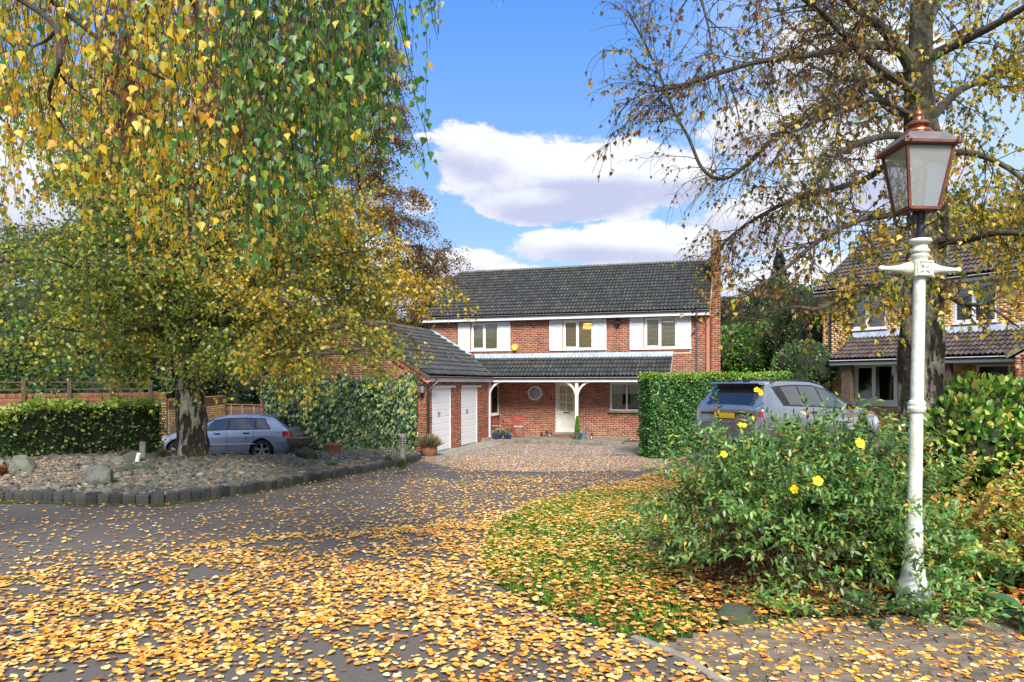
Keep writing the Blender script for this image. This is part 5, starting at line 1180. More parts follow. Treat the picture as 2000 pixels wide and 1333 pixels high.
# ================================================================ LAMP POST
LB = Vector((2.905, 5.18, 0)); LP = empty('lamp_post', LB, 0, 'white cast iron lamp post topped by a copper framed victorian lantern', 'lamp post'); LP.rotation_euler = (0, R(1.25), 0)
b = MB(); b.lathe([(.0, -.05), (.125, -.05), (.125, .03), (.112, .05), (.108, .10), (.118, .13), (.115, .17), (.092, .22), (.078, .27), (.082, .29), (.074, .31), (.066, .33), (.062, .45), (.058, .60), (.060, .615), (.053, .64), (.050, .70), (.049, .8)], 32); b.build('base', M['post_white'], LP, True, 50)
b = MB(); b.lathe([(.048, .8), (.044, 1.44)], 32); b.build('lower_shaft', M['post_white'], LP, True)
b = MB(); b.lathe([(.044, 1.43), (.056, 1.445), (.062, 1.465), (.062, 1.475), (.054, 1.485), (.060, 1.50), (.054, 1.52), (.044, 1.53)], 32); b.build('collar', M['post_white'], LP, True, 60)
b = MB(); b.lathe([(.044, 1.53), (.040, 2.42)], 32); b.build('upper_shaft', M['post_white'], LP, True)
b = MB(); b.bbox(-.068, -.068, 2.42, .068, .068, 2.535, .008); b.build('cross_block', M['post_white'], LP)
b = MB()
for k in range(4):      # raised four-petalled flower in its square frame
    a = PI/4+k*PI/2; ca_, sa_ = math.cos(a), math.sin(a); P4 = lambda r, w_, y: (r*ca_-w_*sa_, y, 2.478+r*sa_+w_*ca_)
    b.add([P4(.004, 0, -.074), P4(.026, .013, -.072), P4(.050, 0, -.071), P4(.026, -.013, -.072), P4(.028, 0, -.082)], [(0, 4, 1), (1, 4, 2), (2, 4, 3), (3, 4, 0)])
    for c in ((-1, 1),): pass
for s_ in (-1, 1): b.box(s_*.050-.005, -.075, 2.425, s_*.050+.005, -.068, 2.531); b.box(-.045, -.0745, 2.478+s_*.048-.005, .045, -.068, 2.478+s_*.048+.005)
b.build('flower_relief', M['post_white'], LP)
for s_ in (-1, 1):
    b = MB(Matrix.Translation((s_*.068, 0, 2.478)) @ Matrix.Rotation(s_*R(90), 4, 'Y')); b.lathe([(.048, 0), (.050, .02), (.040, .05), (.030, .075), (.022, .12), (.016, .17), (.015, .195), (.020, .205), (.022, .215), (.015, .228), (0, .232)], 18); b.build('ladder_arm', M['post_white'], LP, True, 60)
b = MB(); b.lathe([(.052, 2.535), (.052, 2.555), (.062, 2.565), (.062, 2.58), (.050, 2.59), (.064, 2.60), (.064, 2.615), (.052, 2.625), (.048, 2.655), (.070, 2.665), (.078, 2.68), (.072, 2.695), (.05, 2.70), (0, 2.70)], 32); b.build('capital', M['post_white'], LP, True, 60)
b = MB(); b.lathe([(.030, 2.70), (.034, 2.72), (.028, 2.78), (.030, 2.84), (.034, 2.87), (.034, 2.885), (0, 2.885)], 16)
b.build('lantern_stem', M['iron'], LP, True)
LW = .166; lw_ = .103; z0, z1 = 2.90, 3.335; LTN = empty('lantern', (-.035, 0, 0), R(0), parent=LP)
for k in range(4):      # frog scrolls
    a = PI/4+k*PI/2; c_, s_ = math.cos(a), math.sin(a); pr = [(.032, 2.71), (.040, 2.76), (.075, 2.79), (.115, 2.80), (.145, 2.83), (.150, 2.865), (.130, 2.885), (.110, 2.87), (.112, 2.85)]
    b = MB(); b.tube([(r*c_, r*s_, z) for r, z in pr], .0065, 6); b.tube([(r*c_, r*s_, z) for r, z in ((.033, 2.80), (.055, 2.83), (.058, 2.86), (.045, 2.88), (.03, 2.885))], .008, 6); b.build('scroll', M['iron'], LTN, True)
def bar(m_, p, q, w_=.011): m_.tube([p, q], w_*1.3, 4)
cr = [(-1, -1), (1, -1), (1, 1), (-1, 1)]
fm = MB()
for k in range(4):
    (x, y), (u, v) = cr[k], cr[(k+1) % 4]; bar(fm, (x*lw_, y*lw_, z0), (x*LW, y*LW, z1), .010); bar(fm, (x*lw_, y*lw_, z0), (u*lw_, v*lw_, z0), .011); bar(fm, (x*LW, y*LW, z1), (u*LW, v*LW, z1), .012)
fm.box(-lw_, -lw_, z0-.012, lw_, lw_, z0-.006); fm.build('frame', M['copper_frame'], LTN)
for k in range(4):
    (x, y), (u, v) = cr[k], cr[(k+1) % 4]; e = .97; b = MB(); b.add([(x*lw_*e, y*lw_*e, z0+.008), (u*lw_*e, v*lw_*e, z0+.008), (u*LW*e, v*LW*e, z1-.008), (x*LW*e, y*LW*e, z1-.008)], [(0, 1, 2, 3)]); b.build('glass_pane', M['lampglass'], LTN)
b = MB(); b.tube([(0, 0, z0), (0, 0, z0+.30)], .009, 6); b.tube([(0, 0, z0+.30), (.08, .02, z0+.36)], .007, 6); b.build('burner_pipe', M['iron'], LTN); b = MB(); b.lathe([(0, 0), (.028, .012), (.036, .04), (.028, .07), (0, .085)], 16, (-.02, 0, z0+.31)); b.build('bulb', M['bulb'], LTN, True)
er = .190; b = MB(); hr = .080
rl = [(er, z1-.004), (er, z1+.028), (hr+.05, z1+.098), (hr, z1+.115)]
for (r0, a0), (r1, a1) in zip(rl, rl[1:]):
    for k in range(4): (x, y), (u, v) = cr[k], cr[(k+1) % 4]; b.add([(x*r0, y*r0, a0), (u*r0, v*r0, a0), (u*r1, v*r1, a1), (x*r1, y*r1, a1)], [(0, 1, 2, 3)])
b.add([(x*er*.99, y*er*.99, z1-.003) for x, y in cr], [(3, 2, 1, 0)]); b.build('roof_plate', M['pewter'], LTN)
b = MB()
for k in range(4): (x, y), (u, v) = cr[k], cr[(k+1) % 4]; b.tube([(x*er*1.01, y*er*1.01, z1+.012), (u*er*1.01, v*er*1.01, z1+.012)], .014, 4)
b.build('eaves_band', M['copper_frame'], LTN)
b = MB()
for x, y in cr:        # scalloped corner ears
    for k in range(5):
        t = (k-2)*.016; zz = z1+.035+.02*(1-abs(k-2)/2)
        b.add([(x*er*1.02+p*.012, y*er*1.02+q_*.012, z1+.0+dz) for p, q_, dz in ((-1, -1, 0), (1, -1, 0), (1, 1, 0), (-1, 1, 0))]+[(x*er*1.06+t*abs(y)*0, y*er*1.06, zz)], [(0, 1, 4), (1, 2, 4), (2, 3, 4), (3, 0, 4)])
        b.lathe([(0, -.008), (.009, 0), (0, .010)], 6, (x*er*1.02-x*abs(t), y*er*1.02+(t if k % 2 else -t)*.6, zz-.01*abs(k-2)))
b.build('corner_ear', M['copper_frame'], LTN)
b = MB(); LZ = .64; zt = z1+.105; b.lathe([(.105, 0), (.108, .012), (.100, .022), (.102, .034), (.090, .044), (.088, .060), (.076, .070), (.062, .100), (.060, .115), (.082, .118), (.084, .125), (.074, .150), (.052, .175), (.036, .190), (.034, .200), (.036, .225), (.038, .235)], 32, (0, 0, 0)); b.v = [(x, y, z*LZ+zt) for x, y, z in b.v]; b.build('chimney_bell', M['copper_bright'], LTN, True, 40)
b = MB(); b.lathe([(.040, .235), (.041, .242), (.034, .248), (.030, .270), (.020, .292), (.009, .315), (.005, .335), (0, .345)], 24, (0, 0, 0)); b.v = [(x, y, z*LZ+zt) for x, y, z in b.v]; b.build('finial', M['copper'], LTN, True, 40)

# ================================================================ PORCH AND ROCKERY THINGS
def on_slab(px, py): 
    p = hit(px, py, MI, 2, .12); return p
def place(name, loc_local, label, cat, rz=0, group=None):
    return empty(name, MW @ Vector(loc_local), -A+rz, label, cat, group)
def folding_chair(u, v, rz, label):
    o = place('folding_chair', (u, v, .12), label, 'chair', rz, 'red folding chairs on the porch')
    for s_ in (-1, 1):
        b = MB(); b.tube([(s_*.19, .20, 0), (s_*.19, -.02, .42), (s_*.19, -.16, .84)], .009, 6); b.build('back_leg', M['redmetal'], o); b = MB(); b.tube([(s_*.175, -.20, 0), (s_*.175, .18, .44)], .009, 6); b.build('front_leg', M['redmetal'], o)
    for k in range(2): z = .68+.10*k; y = -.10-.035*k; b = MB(); b.box(-.19, y-.012, z, .19, y, z+.055); b.build('back_slat', M['redmetal'], o)
    for k in range(6): y = -.15+k*.062; b = MB(); b.box(-.19, y, .44, .19, y+.045, .455); b.build('seat_slat', M['redseat'], o)
    for z, y in ((.12, .125), (.12, -.13)): b = MB(); b.tube([(-.19, y, z), (.19, y, z)], .007, 5); b.build('stretcher', M['redmetal'], o)
    return o
c1 = on_slab(965, 853); c2_ = on_slab(1012, 855.5)
folding_chair(c1.x+.12, c1.y-.15, R(-62), 'red folding chair turned side on, left of the little table')
folding_chair(c2_.x+.0, c2_.y+.1, R(185), 'red folding chair with its back to the wall, right of the little table')
o = place('bistro_table', ((c1.x+c2_.x)/2-.05, c1.y+.28, .12), 'small red folding bistro table between two red chairs', 'table', .1)
b = MB(); b.lathe([(0, .70), (.30, .70), (.30, .72), (0, .72)], 24); b.build('table_top', M['redmetal'], o)
for s_ in (-1, 1): b = MB(); b.tube([(s_*.22, -.22, 0), (s_*.22, .16, .70)], .009, 6); b.tube([(s_*.20, .22, 0), (s_*.20, -.16, .70)], .009, 6); b.tube([(-.2, s_*.22, .02), (.2, s_*.22, .02)], .009, 6); b.build('leg', M['redmetal'], o)
b = MB(); b.box(-.21, -.02, .43, .21, .0, .46); b.build('stretcher', M['redmetal'], o)
def small_lantern(px, py, label, s_=1.):
    p = on_slab(px, py); o = place('candle_lantern', (p.x, min(p.y, V1-.12), .12), label, 'lantern'); b = MB(); b.lathe([(.07, 0), (.07, .02), (.06, .02)], 4); b.lathe([(.065, .16), (.075, .17), (.03, .22), (.02, .25), (0, .25)], 4)
    for k in range(4): a = 2*PI*(k+.5)/4; b.tube([(.06*math.cos(a), .06*math.sin(a), .02), (.058*math.cos(a), .058*math.sin(a), .165)], .007, 4)
    b.tube([(-.03, 0, .24), (-.035, 0, .29), (0, 0, .31), (.035, 0, .29), (.03, 0, .24)], .004, 4); b.build('case', M['iron'], o); b = MB(); b.lathe([(.025, .02), (.025, .09), (0, .09)], 10); b.build('candle', M['bulb'], o); return o
small_lantern(1074, 854, 'small black candle lantern left of the front door'); small_lantern(1155.5, 858, 'small black candle lantern on the slab right of the watering can')
p = on_slab(1051, 857); o = place('boot_tray', (p.x, V1-.28, .12), 'black metal boot scraper on the porch slab left of the door', 'boot scraper', 0)
b = MB(); b.bbox(-.26, -.08, 0, .26, .10, .03, .006); b.build('tray', M['black'], o)
for s_ in (-1, 1): b = MB(); b.bbox(s_*.22-.03, -.06, .03, s_*.22+.03, .08, .13, .012); b.lathe([(0, 0), (.03, .02), (0, .05)], 8, (s_*.22, 0, .13)); b.build('end_post', M['black'], o)
b = MB(); b.lathe([(.0, -.0), (.04, 0), (.042, .16), (0, .18)], 8, (.0, 0, .03)); b.M = None; b.build('brush', M['black'], o)
def leafcluster(name, c, rad, N, size, cols, wts, parent, flat=1., up=.3, seed=1, mt='leaf', hemi=True):
    rs = np.random.RandomState(seed); d = rs.normal(size=(N, 3)); d /= np.linalg.norm(d, axis=1)[:, None]
    if hemi: d[:, 2] = np.abs(d[:, 2])
    p = d*np.array(rad)*rs.uniform(.55, 1, (N, 1))+np.array(c); t = d+rs.normal(0, .35, (N, 3)); t[:, 2] += up
    return leaves(name, p, t, rs.uniform(.7, 1.25, N)*size, pal(N, cols, wts, .25, rs), parent, mt, rs=rs)
LT_FINE = (np.array([(0, 0, 0), (.34, .08, .05), (.44, .31, .09), (.17, .70, .05), (0, 1.12, -.04), (-.17, .70, .05), (-.44, .31, .09), (-.34, .08, .05), (0, .4, -.01)]), np.array([(8, 0, 1), (8, 1, 2), (8, 2, 3), (8, 3, 4), (8, 4, 5), (8, 5, 6), (8, 6, 7), (8, 7, 0)]))
LT_SIMPLE = (np.array([(0, 0, 0), (.40, .42, .10), (0, 1.0, 0), (-.40, .42, .10)]), np.array([(0, 1, 2), (0, 2, 3)]))
LT_LANCE = (np.array([(0, 0, 0), (.17, .25, .04), (.19, .5, .05), (0, 1.0, -.08), (-.19, .5, .05), (-.17, .25, .04), (0, .45, 0)]), np.array([(6, 0, 1), (6, 1, 2), (6, 2, 3), (6, 3, 4), (6, 4, 5), (6, 5, 0)]))
LT_BLADE = (np.array([(-.04, 0, 0), (.04, 0, 0), (.03, .6, .04), (-.03, .6, .04), (0, 1.0, .0)]), np.array([(0, 1, 2), (0, 2, 3), (3, 2, 4)]))
LT_OVAL = (np.array([(0, 0, 0), (.26, .3, .05), (.24, .68, .05), (0, 1.0, -.04), (-.24, .68, .05), (-.26, .3, .05)]), np.array([(0, 1, 2), (0, 2, 3), (0, 3, 4), (0, 4, 5)]))
def leaves(name, pos, tip, size, col, parent, mt='leaf', tmpl=None, rs=RS, build=True, flatn=None):
    """leaves as real little blades: tip direction given, turned at random about it"""
    tv, tf = tmpl or LT_SIMPLE; N = len(pos); t = tip/np.maximum(1e-6, np.linalg.norm(tip, axis=1))[:, None]
    r = rs.normal(size=(N, 3)) if flatn is None else flatn+rs.normal(0, .35, (N, 3))
    n = r-t*(r*t).sum(1)[:, None]; n /= np.maximum(1e-6, np.linalg.norm(n, axis=1))[:, None]; s_ = np.cross(t, n)
    Rm = np.stack([s_, t, n], -1); me = scatter(name, tv, tf, np.asarray(pos), Rm, np.asarray(size), col, M[mt])
    return link(name, me, parent)
# planters
p = on_slab(964, 861); o = place('flower_pot', (p.x+.05, p.y-.05, .0), 'glazed blue bowl spilling white and green flowers at the garage corner', 'plant pot')
o.location = MW @ Vector((.62, PF-.75, .125)); b = MB(); b.lathe([(.0, 0), (.13, 0), (.20, .08), (.235, .17), (.235, .20), (.21, .20), (.2, .15), (0, .14)], 28); b.build('pot', M['bluepot'], o, True, 50)
leafcluster('foliage', (.12, 0, .17), (.40, .26, .20), 700, .06, [(.06, .12, .03), (.10, .16, .05), (.62, .62, .50), (.45, .48, .22)], [5, 4, 3, 2], o, seed=3)
b2 = copy_tree(o); b2.location = MW @ Vector((1.05, PF-.72, .125)); b2['label'] = 'second blue bowl half hidden under trailing flowers, next to the porch chair'; b2.scale = (.72, .72, .72); b2.rotation_euler.z = 2.
p = hit(1128, 866, MI, 2, .0); o = place('conifer_pot', (p.x-.02, p.y+.12, .12), 'slim bright green conifer in a zinc pot beside the porch post', 'potted plant')
o.location = MW @ Vector((fu(1127, 6.0), PE-.22, .12)); b = MB(); b.lathe([(0, 0), (.12, 0), (.15, .24), (.16, .25), (.15, .26), (.13, .22), (0, .22)], 20); b.build('pot', M['zinc'], o, True, 50)
rs = np.random.RandomState(5); N = 1500; h = rs.rand(N)**.8; rr = .085*(1-h)**.7*rs.uniform(.5, 1, N)+.01; a = rs.rand(N)*6.28; pos = np.stack([rr*np.cos(a), rr*np.sin(a), .24+h*.62], 1); leaves('foliage', pos, np.stack([np.cos(a)*.5, np.sin(a)*.5, np.ones(N)], 1), rs.uniform(.04, .07, N), pal(N, [(.10, .26, .03), (.16, .34, .04)], [1, 1], .25, rs), o, 'needle', rs=rs)
leafcluster('trailing_ivy', (.03, -.08, .17), (.17, .14, .16), 260, .05, [(.05, .10, .03), (.45, .48, .34), (.10, .15, .06)], [4, 3, 3], o, up=-.6, seed=8, hemi=False)
o = place('watering_can', (0, 0, .12), 'galvanised watering can beside the potted conifer', 'watering can'); o.location = MW @ Vector((fu(1139, 6.0), PE-.2, .12)); b = MB(); b.lathe([(0, 0), (.13, 0), (.125, .26), (.13, .27), (.09, .30), (.05, .31)], 24); b.build('body', M['zinc'], o, True, 40)
b = MB(); b.tube([(-.09, 0, .30), (-.08, 0, .40), (0, 0, .47), (.10, 0, .42), (.14, 0, .30), (.13, 0, .15)], .010, 6); b.build('handle', M['zinc'], o, True); b = MB(); b.tube([(-.11, 0, .08), (-.24, -.02, .20), (-.30, -.03, .33)], [.028, .02, .016], 8); b.build('spout', M['zinc'], o, True)
o = place('stone_ornament', (0, 0, .12), 'tiny pale stone ornament near the candle lantern', 'ornament'); pq = on_slab(1150, 858); o.location = MW @ Vector((pq.x, pq.y-.1, .12)); b = MB(); b.lathe([(0, 0), (.07, 0), (.05, .06), (.02, .12), (0, .13)], 10); b.build('cone', M['urn'], o, True)
# grass pot by the pier
gpos = MW @ Vector((.10, -.45, 0)); gpos = G(838, 893); o = empty('grass_pot', gpos, 0, 'terracotta pot with a dry tufted grass by the garage pier', 'potted plant')
b = MB(); b.lathe([(0, 0), (.15, 0), (.24, .12), (.26, .25), (.24, .34), (.22, .33), (.23, .26), (0, .28)], 26); b.build('pot', M['terracotta'], o, True, 50)
rs = np.random.RandomState(9); N = 1300; a = rs.rand(N)*6.28; e = rs.uniform(.25, 1.5, N); pos = np.stack([.06*np.cos(a), .06*np.sin(a), np.full(N, .28)], 1); leaves('grass_tuft', pos, np.stack([np.cos(a)*np.cos(e), np.sin(a)*np.cos(e), np.sin(e)], 1), rs.uniform(.30, .50, N), pal(N, [(.30, .24, .13), (.22, .18, .09), (.40, .33, .20)], [3, 3, 1], .2, rs), o, 'needle', LT_BLADE, rs)
# bollard light
o = empty('bollard_light', G(786, 906, TB), 0, 'slatted metal bollard light in the rockery near the kerb', 'bollard light'); b = MB(); b.lathe([(.075, -.05), (.075, .42)], 20); b.build('post', M['steel'], o, True)
for k in range(5): b = MB(); z = .445+k*.045; b.lathe([(.05, 0), (.09, 0), (.085, .014), (.05, .02)], 20, (0, 0, z)); b.build('louvre_ring', M['steel'], o, True, 40)
b = MB(); b.lathe([(.055, .42), (.055, .66)], 16); b.build('diffuser', M['urn'], o, True); b = MB(); b.lathe([(.09, .665), (.085, .71), (.05, .745), (0, .755)], 20); b.build('cap', M['steel'], o, True)
# stone urn on its foot
uc = G(583, 888, TB); o = empty('stone_urn', uc, 0, 'shallow lichen-covered stone urn planter standing behind the boulder', 'urn'); s_ = uc.y/F
b = MB(); b.lathe([(.13, 0), (.13, .06), (.10, .08), (.06, .12), (.055, .17), (.10, .20)], 28); b.build('foot', M['urn'], o, True, 40)
b = MB(); b.lathe([(.05, .195), (.16, .215), (.26, .27), (.325, .35), (.345, .41), (.395, .43), (.40, .455), (.36, .465), (.34, .45), (.30, .40), (0, .38)], 36)
b.v = [(x*(1+.02*math.sin(18*math.atan2(y, x))*(1 if .22 < z < .40 else 0)), y*(1+.02*math.sin(18*math.atan2(y, x))*(1 if .22 < z < .40 else 0)), z) for x, y, z in b.v]; b.build('bowl', M['urn'], o, True, 40); o.scale = (1.0, 1.0, 1.15)
# ribbed terracotta pot
tp = G(630, 890, TB); tp = Vector((tp.x+.2, tp.y+.5, tp.z+.04)); o = empty('terracotta_pot', tp, 0, 'ribbed terracotta pot behind the rocks near the ivy wall', 'plant pot'); b = MB(); n = 40; prof = [(.20, 0), (.25, .22), (.275, .225), (.275, .27), (.24, .27), (.235, .2), (0, .18)]
b.lathe(prof, n); b.v = [(x*(1+(.018 if i % 2 else -.018) if z < .22 else x/x if x else 1), y*(1+(.018 if i % 2 else -.018) if z < .22 else 1), z) for i, (x, y, z) in enumerate(b.v)]
b.v = [(x, y, z) for x, y, z in b.v]; b.build('pot', M['terracotta'], o, False)
# spotlight, dry clumps
o = empty('garden_spotlight', G(268, 912, TB), 0, 'small white tubular garden spotlight tilted among the mossy stones', 'garden light'); b = MB(Matrix.Translation((0, 0, .10)) @ Matrix.Rotation(R(14), 4, 'Y')); b.lathe([(.0, 0), (.042, 0), (.042, .16), (.035, .165), (0, .15)], 16); b.build('lamp_tube', M['bulb'], o, True, 40); b = MB(); b.tube([(0, 0, -.05), (0, 0, .11)], .012, 6); b.build('spike', M['black'], o)
def tuft(px, py, wpx, hpx, cols, label, n=900, fn=TB, name='grass_clump', seed=3, cat='grass clump'):
    c = G(px, py, fn); k = c.y/F; o = empty(name, c, 0, label, cat); rs = np.random.RandomState(seed); d = rs.normal(size=(n, 3)); d /= np.linalg.norm(d, axis=1)[:, None]; d[:, 2] = abs(d[:, 2])
    leaves('foliage', d*np.array([wpx*k/2*.7, wpx*k/2*.6, hpx*k*.7])*rs.uniform(.3, 1, (n, 1)), d+rs.normal(0, .4, (n, 3)), rs.uniform(.6, 1.2, n)*.09, pal(n, cols, [1]*len(cols), .3, rs), o, 'needle', LT_BLADE if name == 'grass_clump' else LT_SIMPLE, rs); return o
tuft(319, 896, 34, 22, [(.22, .19, .08), (.14, .13, .05)], 'round dry tussock beside the hatchback front wheel', 1400, seed=1)
tuft(246, 896, 34, 24, [(.24, .17, .12), (.17, .12, .08)], 'brownish dry clump behind the rounded boulder', 900, seed=2)
tuft(8, 928, 34, 20, [(.28, .13, .07), (.2, .1, .05)], 'small rusty heather in front of the left edge boulders', 900, seed=4, name='heather_clump', cat='heather')
tuft(758, 903, 26, 18, [(.16, .15, .06), (.09, .11, .04)], 'small wiry clump just left of the bollard light', 500, seed=5)
tuft(784, 912, 26, 22, [(.07, .10, .03), (.10, .13, .04)], 'green spiky clump at the foot of the bollard light', 700, seed=6)
tuft(648, 912, 30, 10, [(.10, .15, .03), (.14, .18, .04)], 'low green cushion plant among the cobbles near the kerb', 500, seed=7)
tuft(1007+220, 0+1180, 1, 1, [(.1, .1, .1)], 'x', 1, T) if False else None
o = empty('stake', G(279, 897, TB), 0, 'short grey upright stake in front of the loose hedge', 'stake'); b = MB(); b.bbox(-.06, -.03, -.1, .06, .03, .36, .008); b.build('post', M['concrete'], o)
# ================================================================ VEGETATION
YEL = [(.80, .52, .03), (.88, .62, .05), (.70, .38, .03)]; GRN = [(.09, .19, .03), (.14, .26, .04), (.06, .14, .03)]; LIM = [(.42, .48, .05), (.54, .54, .06)]; BRN = [(.28, .11, .035), (.42, .18, .04), (.19, .09, .035)]
class Skel:
    def __init__(s): s.b = MB(); s.lp = []; s.lt = []
    def leaf(s, p, t): s.lp.append(p); s.lt.append(t)
def walk(rng, p, d, L, n, wob, droop, lift=0):
    pts = [p.copy()]; d = d.normalized()
    for i in range(n):
        d = (d+Vector((rng.gauss(0, wob), rng.gauss(0, wob), rng.gauss(0, wob)))+Vector((0, 0, -droop*(i+1)/n+lift))).normalized(); p = p+d*(L/n); pts.append(p.copy())
    return pts
def along(pts, t):
    f = t*(len(pts)-1); i = min(int(f), len(pts)-2); return pts[i].lerp(pts[i+1], f-i), (pts[i+1]-pts[i]).normalized()
def tube_lines(name, lines, m, parent):     # thin twigs as three-sided tubes, built in one go
    V = []; Fc = []; base = 0
    for pts, r0, r1 in lines:
        A_ = np.array([tuple(p) for p in pts]); n = len(A_); t = np.gradient(A_, axis=0); t /= np.maximum(1e-9, np.linalg.norm(t, axis=1))[:, None]
        a = np.cross(t, [.3, .9, .1]); a /= np.maximum(1e-9, np.linalg.norm(a, axis=1))[:, None]; b = np.cross(t, a); r = np.linspace(r0, r1, n)[:, None]
        for k in range(3): an = 2*PI*k/3; V.append(A_+(a*math.cos(an)+b*math.sin(an))*r)
        i = np.arange(n-1)
        for k in range(3): o0 = base+k*n; o1 = base+((k+1) % 3)*n; Fc.append(np.stack([o0+i, o1+i, o1+i+1, o0+i+1], 1))
        base += 3*n
    return link(name, np_mesh(name, np.concatenate(V), np.concatenate(Fc), m), parent)

# ---- the big birch in the rockery
def trunk_mesh(name, path, parent, m, sides=28, seed=1, rough=.10):
    pts = [Vector(p[:3]) for p in path]; rad = [p[3] for p in path]; sp = smooth_line(pts, 8); rr = np.interp(np.linspace(0, len(path)-1, len(sp)), range(len(path)), rad); b = MB(); b.tube(sp, list(rr), sides)
    ns = 12; rs = np.random.RandomState(seed); ph = rs.rand(8)*6.28
    vs = []
    for i, v in enumerate(b.v):
        k = i % sides; j = i//sides; a = 2*PI*k/sides; c = sp[min(j, len(sp)-1)]; f = 1+rough*(.5*math.sin(5*a+ph[0]+j*.11)+.5*math.sin(3*a+ph[1]-j*.05)+.35*math.sin(9*a+ph[2]+j*.5)+.3*math.sin(j*.9+ph[3]+a*2))
        vs.append(tuple(c+(Vector(v)-c)*f))
    b.v = vs; return b.build(name, m, parent, True, 80)
base = G(375, 895, TB); BY = base.y
BT = empty('birch_tree', base, 0, 'broad birch with a gnarled trunk rising from the rockery, green and yellow leaves', 'tree'); bi = base
def q(px, py, Y=None, r=None):
    v = P(px, py, Y or BY)-bi; return (v.x, v.y, v.z, r) if r else v
tp_ = [(*q(377, 905), .47), (*q(376, 888), .36), (*q(374, 840), .30), (*q(370, 780), .285), (*q(364, 735), .235), (*q(366, 690), .21), (*q(368, 620), .20), (*q(372, 540), .17), (*q(376, 450), .14), (*q(372, 350), .11), (*q(366, 240), .08), (*q(362, 120), .05), (*q(360, 60), .03)]
trunk_mesh('trunk', tp_, BT, M['bark'], seed=4, rough=.10)
rng = random.Random(5); B_ = BY
limbs = [[(366, 712), (300, 706, -.3), (235, 695, -.8), (170, 688, -1.2), (90, 700, -1.8), (0, 690, -2.2)], [(366, 640), (320, 575, .2), (250, 552, .6), (170, 540, .9), (100, 512, 1.2), (0, 465, 1.4)],
 [(368, 708), (420, 698, .5), (480, 680, 1.2), (560, 655, 1.6), (640, 640, 2)], [(372, 640), (440, 560, -.4), (520, 520, -.8), (620, 500, -1.2), (720, 490, -1.4)], [(370, 660), (450, 625, -.5), (540, 590, -1.), (640, 560, -1.2), (740, 556, -1.1), (815, 562, -1)],
 [(370, 600), (330, 500, -.5), (260, 430, -1), (180, 380, -1.3), (80, 360, -1.5)], [(372, 520), (430, 440, .5), (520, 380, .8), (600, 350, 1)], [(372, 450), (320, 350, .3), (250, 270, .5), (170, 220, .6)], [(372, 420), (440, 320, -.3), (520, 260, -.4), (610, 230, -.5)], [(374, 700), (430, 690, -1.2), (500, 688, -2.2), (580, 690, -2.8), (660, 690, -3.0), (720, 680, -3.0)], [(374, 660), (450, 650, -.6), (540, 640, -1.4), (640, 640, -2), (730, 630, -2.3), (790, 640, -2.4)], [(372, 600), (460, 590, .6), (560, 590, 1.), (660, 600, 1.2), (760, 610, 1.2)], [(376, 500), (460, 450, -1), (560, 420, -1.6), (660, 420, -1.8)], [(366, 660), (300, 640, -1), (200, 650, -2), (110, 640, -3)], [(372, 650), (430, 650, -1.2), (500, 670, -2.2), (560, 690, -2.8)], [(372, 560), (420, 480, 1.5), (500, 430, 2.5), (600, 420, 3.4)]]
LL = []
for lm in limbs: LL.append([Vector(q(a[0], a[1], B_+(a[2] if len(a) > 2 else 0))) for a in lm])
for i in range(22):     # limbs all round, so that the crown has depth
    z = rng.uniform(1.6, 8.5); a = i*2.4+rng.uniform(-.3, .3); st = Vector((0, 0, z)); L = 5.2*(1-(z/13)**2)*rng.uniform(.8, 1.05); d = Vector((math.cos(a), math.sin(a), .35+.05*z)); LL.append(walk(rng, st, d, L, 6, .10, .22))
tube = MB(); lines = []; lp = []; lt = []
for ln in LL:
    sp = smooth_line(ln, 4); n = len(sp); tube.tube(sp, list(np.linspace(.085, .018, n)), 8); tot = sum((b-a).length for a, b in zip(sp, sp[1:]))
    for k in range(int(tot/.16)):
        t = .12+.88*rng.random(); p, d = along(sp, t)
        if p.x > (5.0 if p.z > 3.2 else 3.9)+rng.uniform(-.5, .4): continue
        side = Vector((rng.gauss(0, 1), rng.gauss(0, 1), rng.uniform(-.1, 1.0))).normalized(); L = rng.uniform(.7, 1.9)*(1.15-.4*t); br = walk(rng, p, d*.6+side, L, 6, .16, .22); lines.append((br, .016, .005))
        for m_ in range(int(L/.085)):
            p2, d2 = along(br, rng.uniform(.1, 1)); hl = rng.uniform(.3, 1.0); tw = walk(rng, p2, d2+Vector((rng.gauss(0, .6), rng.gauss(0, .6), .1)), hl, 4, .18, .75); lines.append((tw, .004, .0025))
            for s_ in range(int(hl/.082)): p3, d3 = along(tw, rng.uniform(.05, 1)); lp.append(p3+Vector((rng.gauss(0, .03), rng.gauss(0, .03), rng.gauss(0, .03)))); lt.append(Vector((rng.gauss(0, .7), rng.gauss(0, .7), -.7)))
tube.build('limbs', M['limb'], BT, True); tube_lines('twigs', lines, M['twig'], BT)
print('birch leaves', len(lp), 'twigs', len(lines))
lp = np.array([tuple(v) for v in lp]); lt = np.array([tuple(v) for v in lt]); N = len(lp); rs = np.random.RandomState(4)
nz = np.sin(lp[:, 0]*1.9+lp[:, 2]*1.3)+np.sin(lp[:, 1]*1.7-lp[:, 2]*2.1+1)+rs.normal(0, .7, N); gold = lp[:, 0]*.30+nz*.55+rs.normal(0, .6, N)-.1; col = np.where((gold > 1.45)[:, None], pal(N, YEL+BRN[1:2], [3, 3, 2, .8], .25, rs), np.where((gold > .05)[:, None], pal(N, LIM+YEL[:1]+[(.22, .30, .04)], [3, 3, 2, 3], .25, rs), pal(N, [(.18, .30, .05), (.27, .38, .06), (.12, .23, .04), (.45, .50, .06), (.78, .60, .06)], [4, 4, 2, 2, 1], .25, rs)))
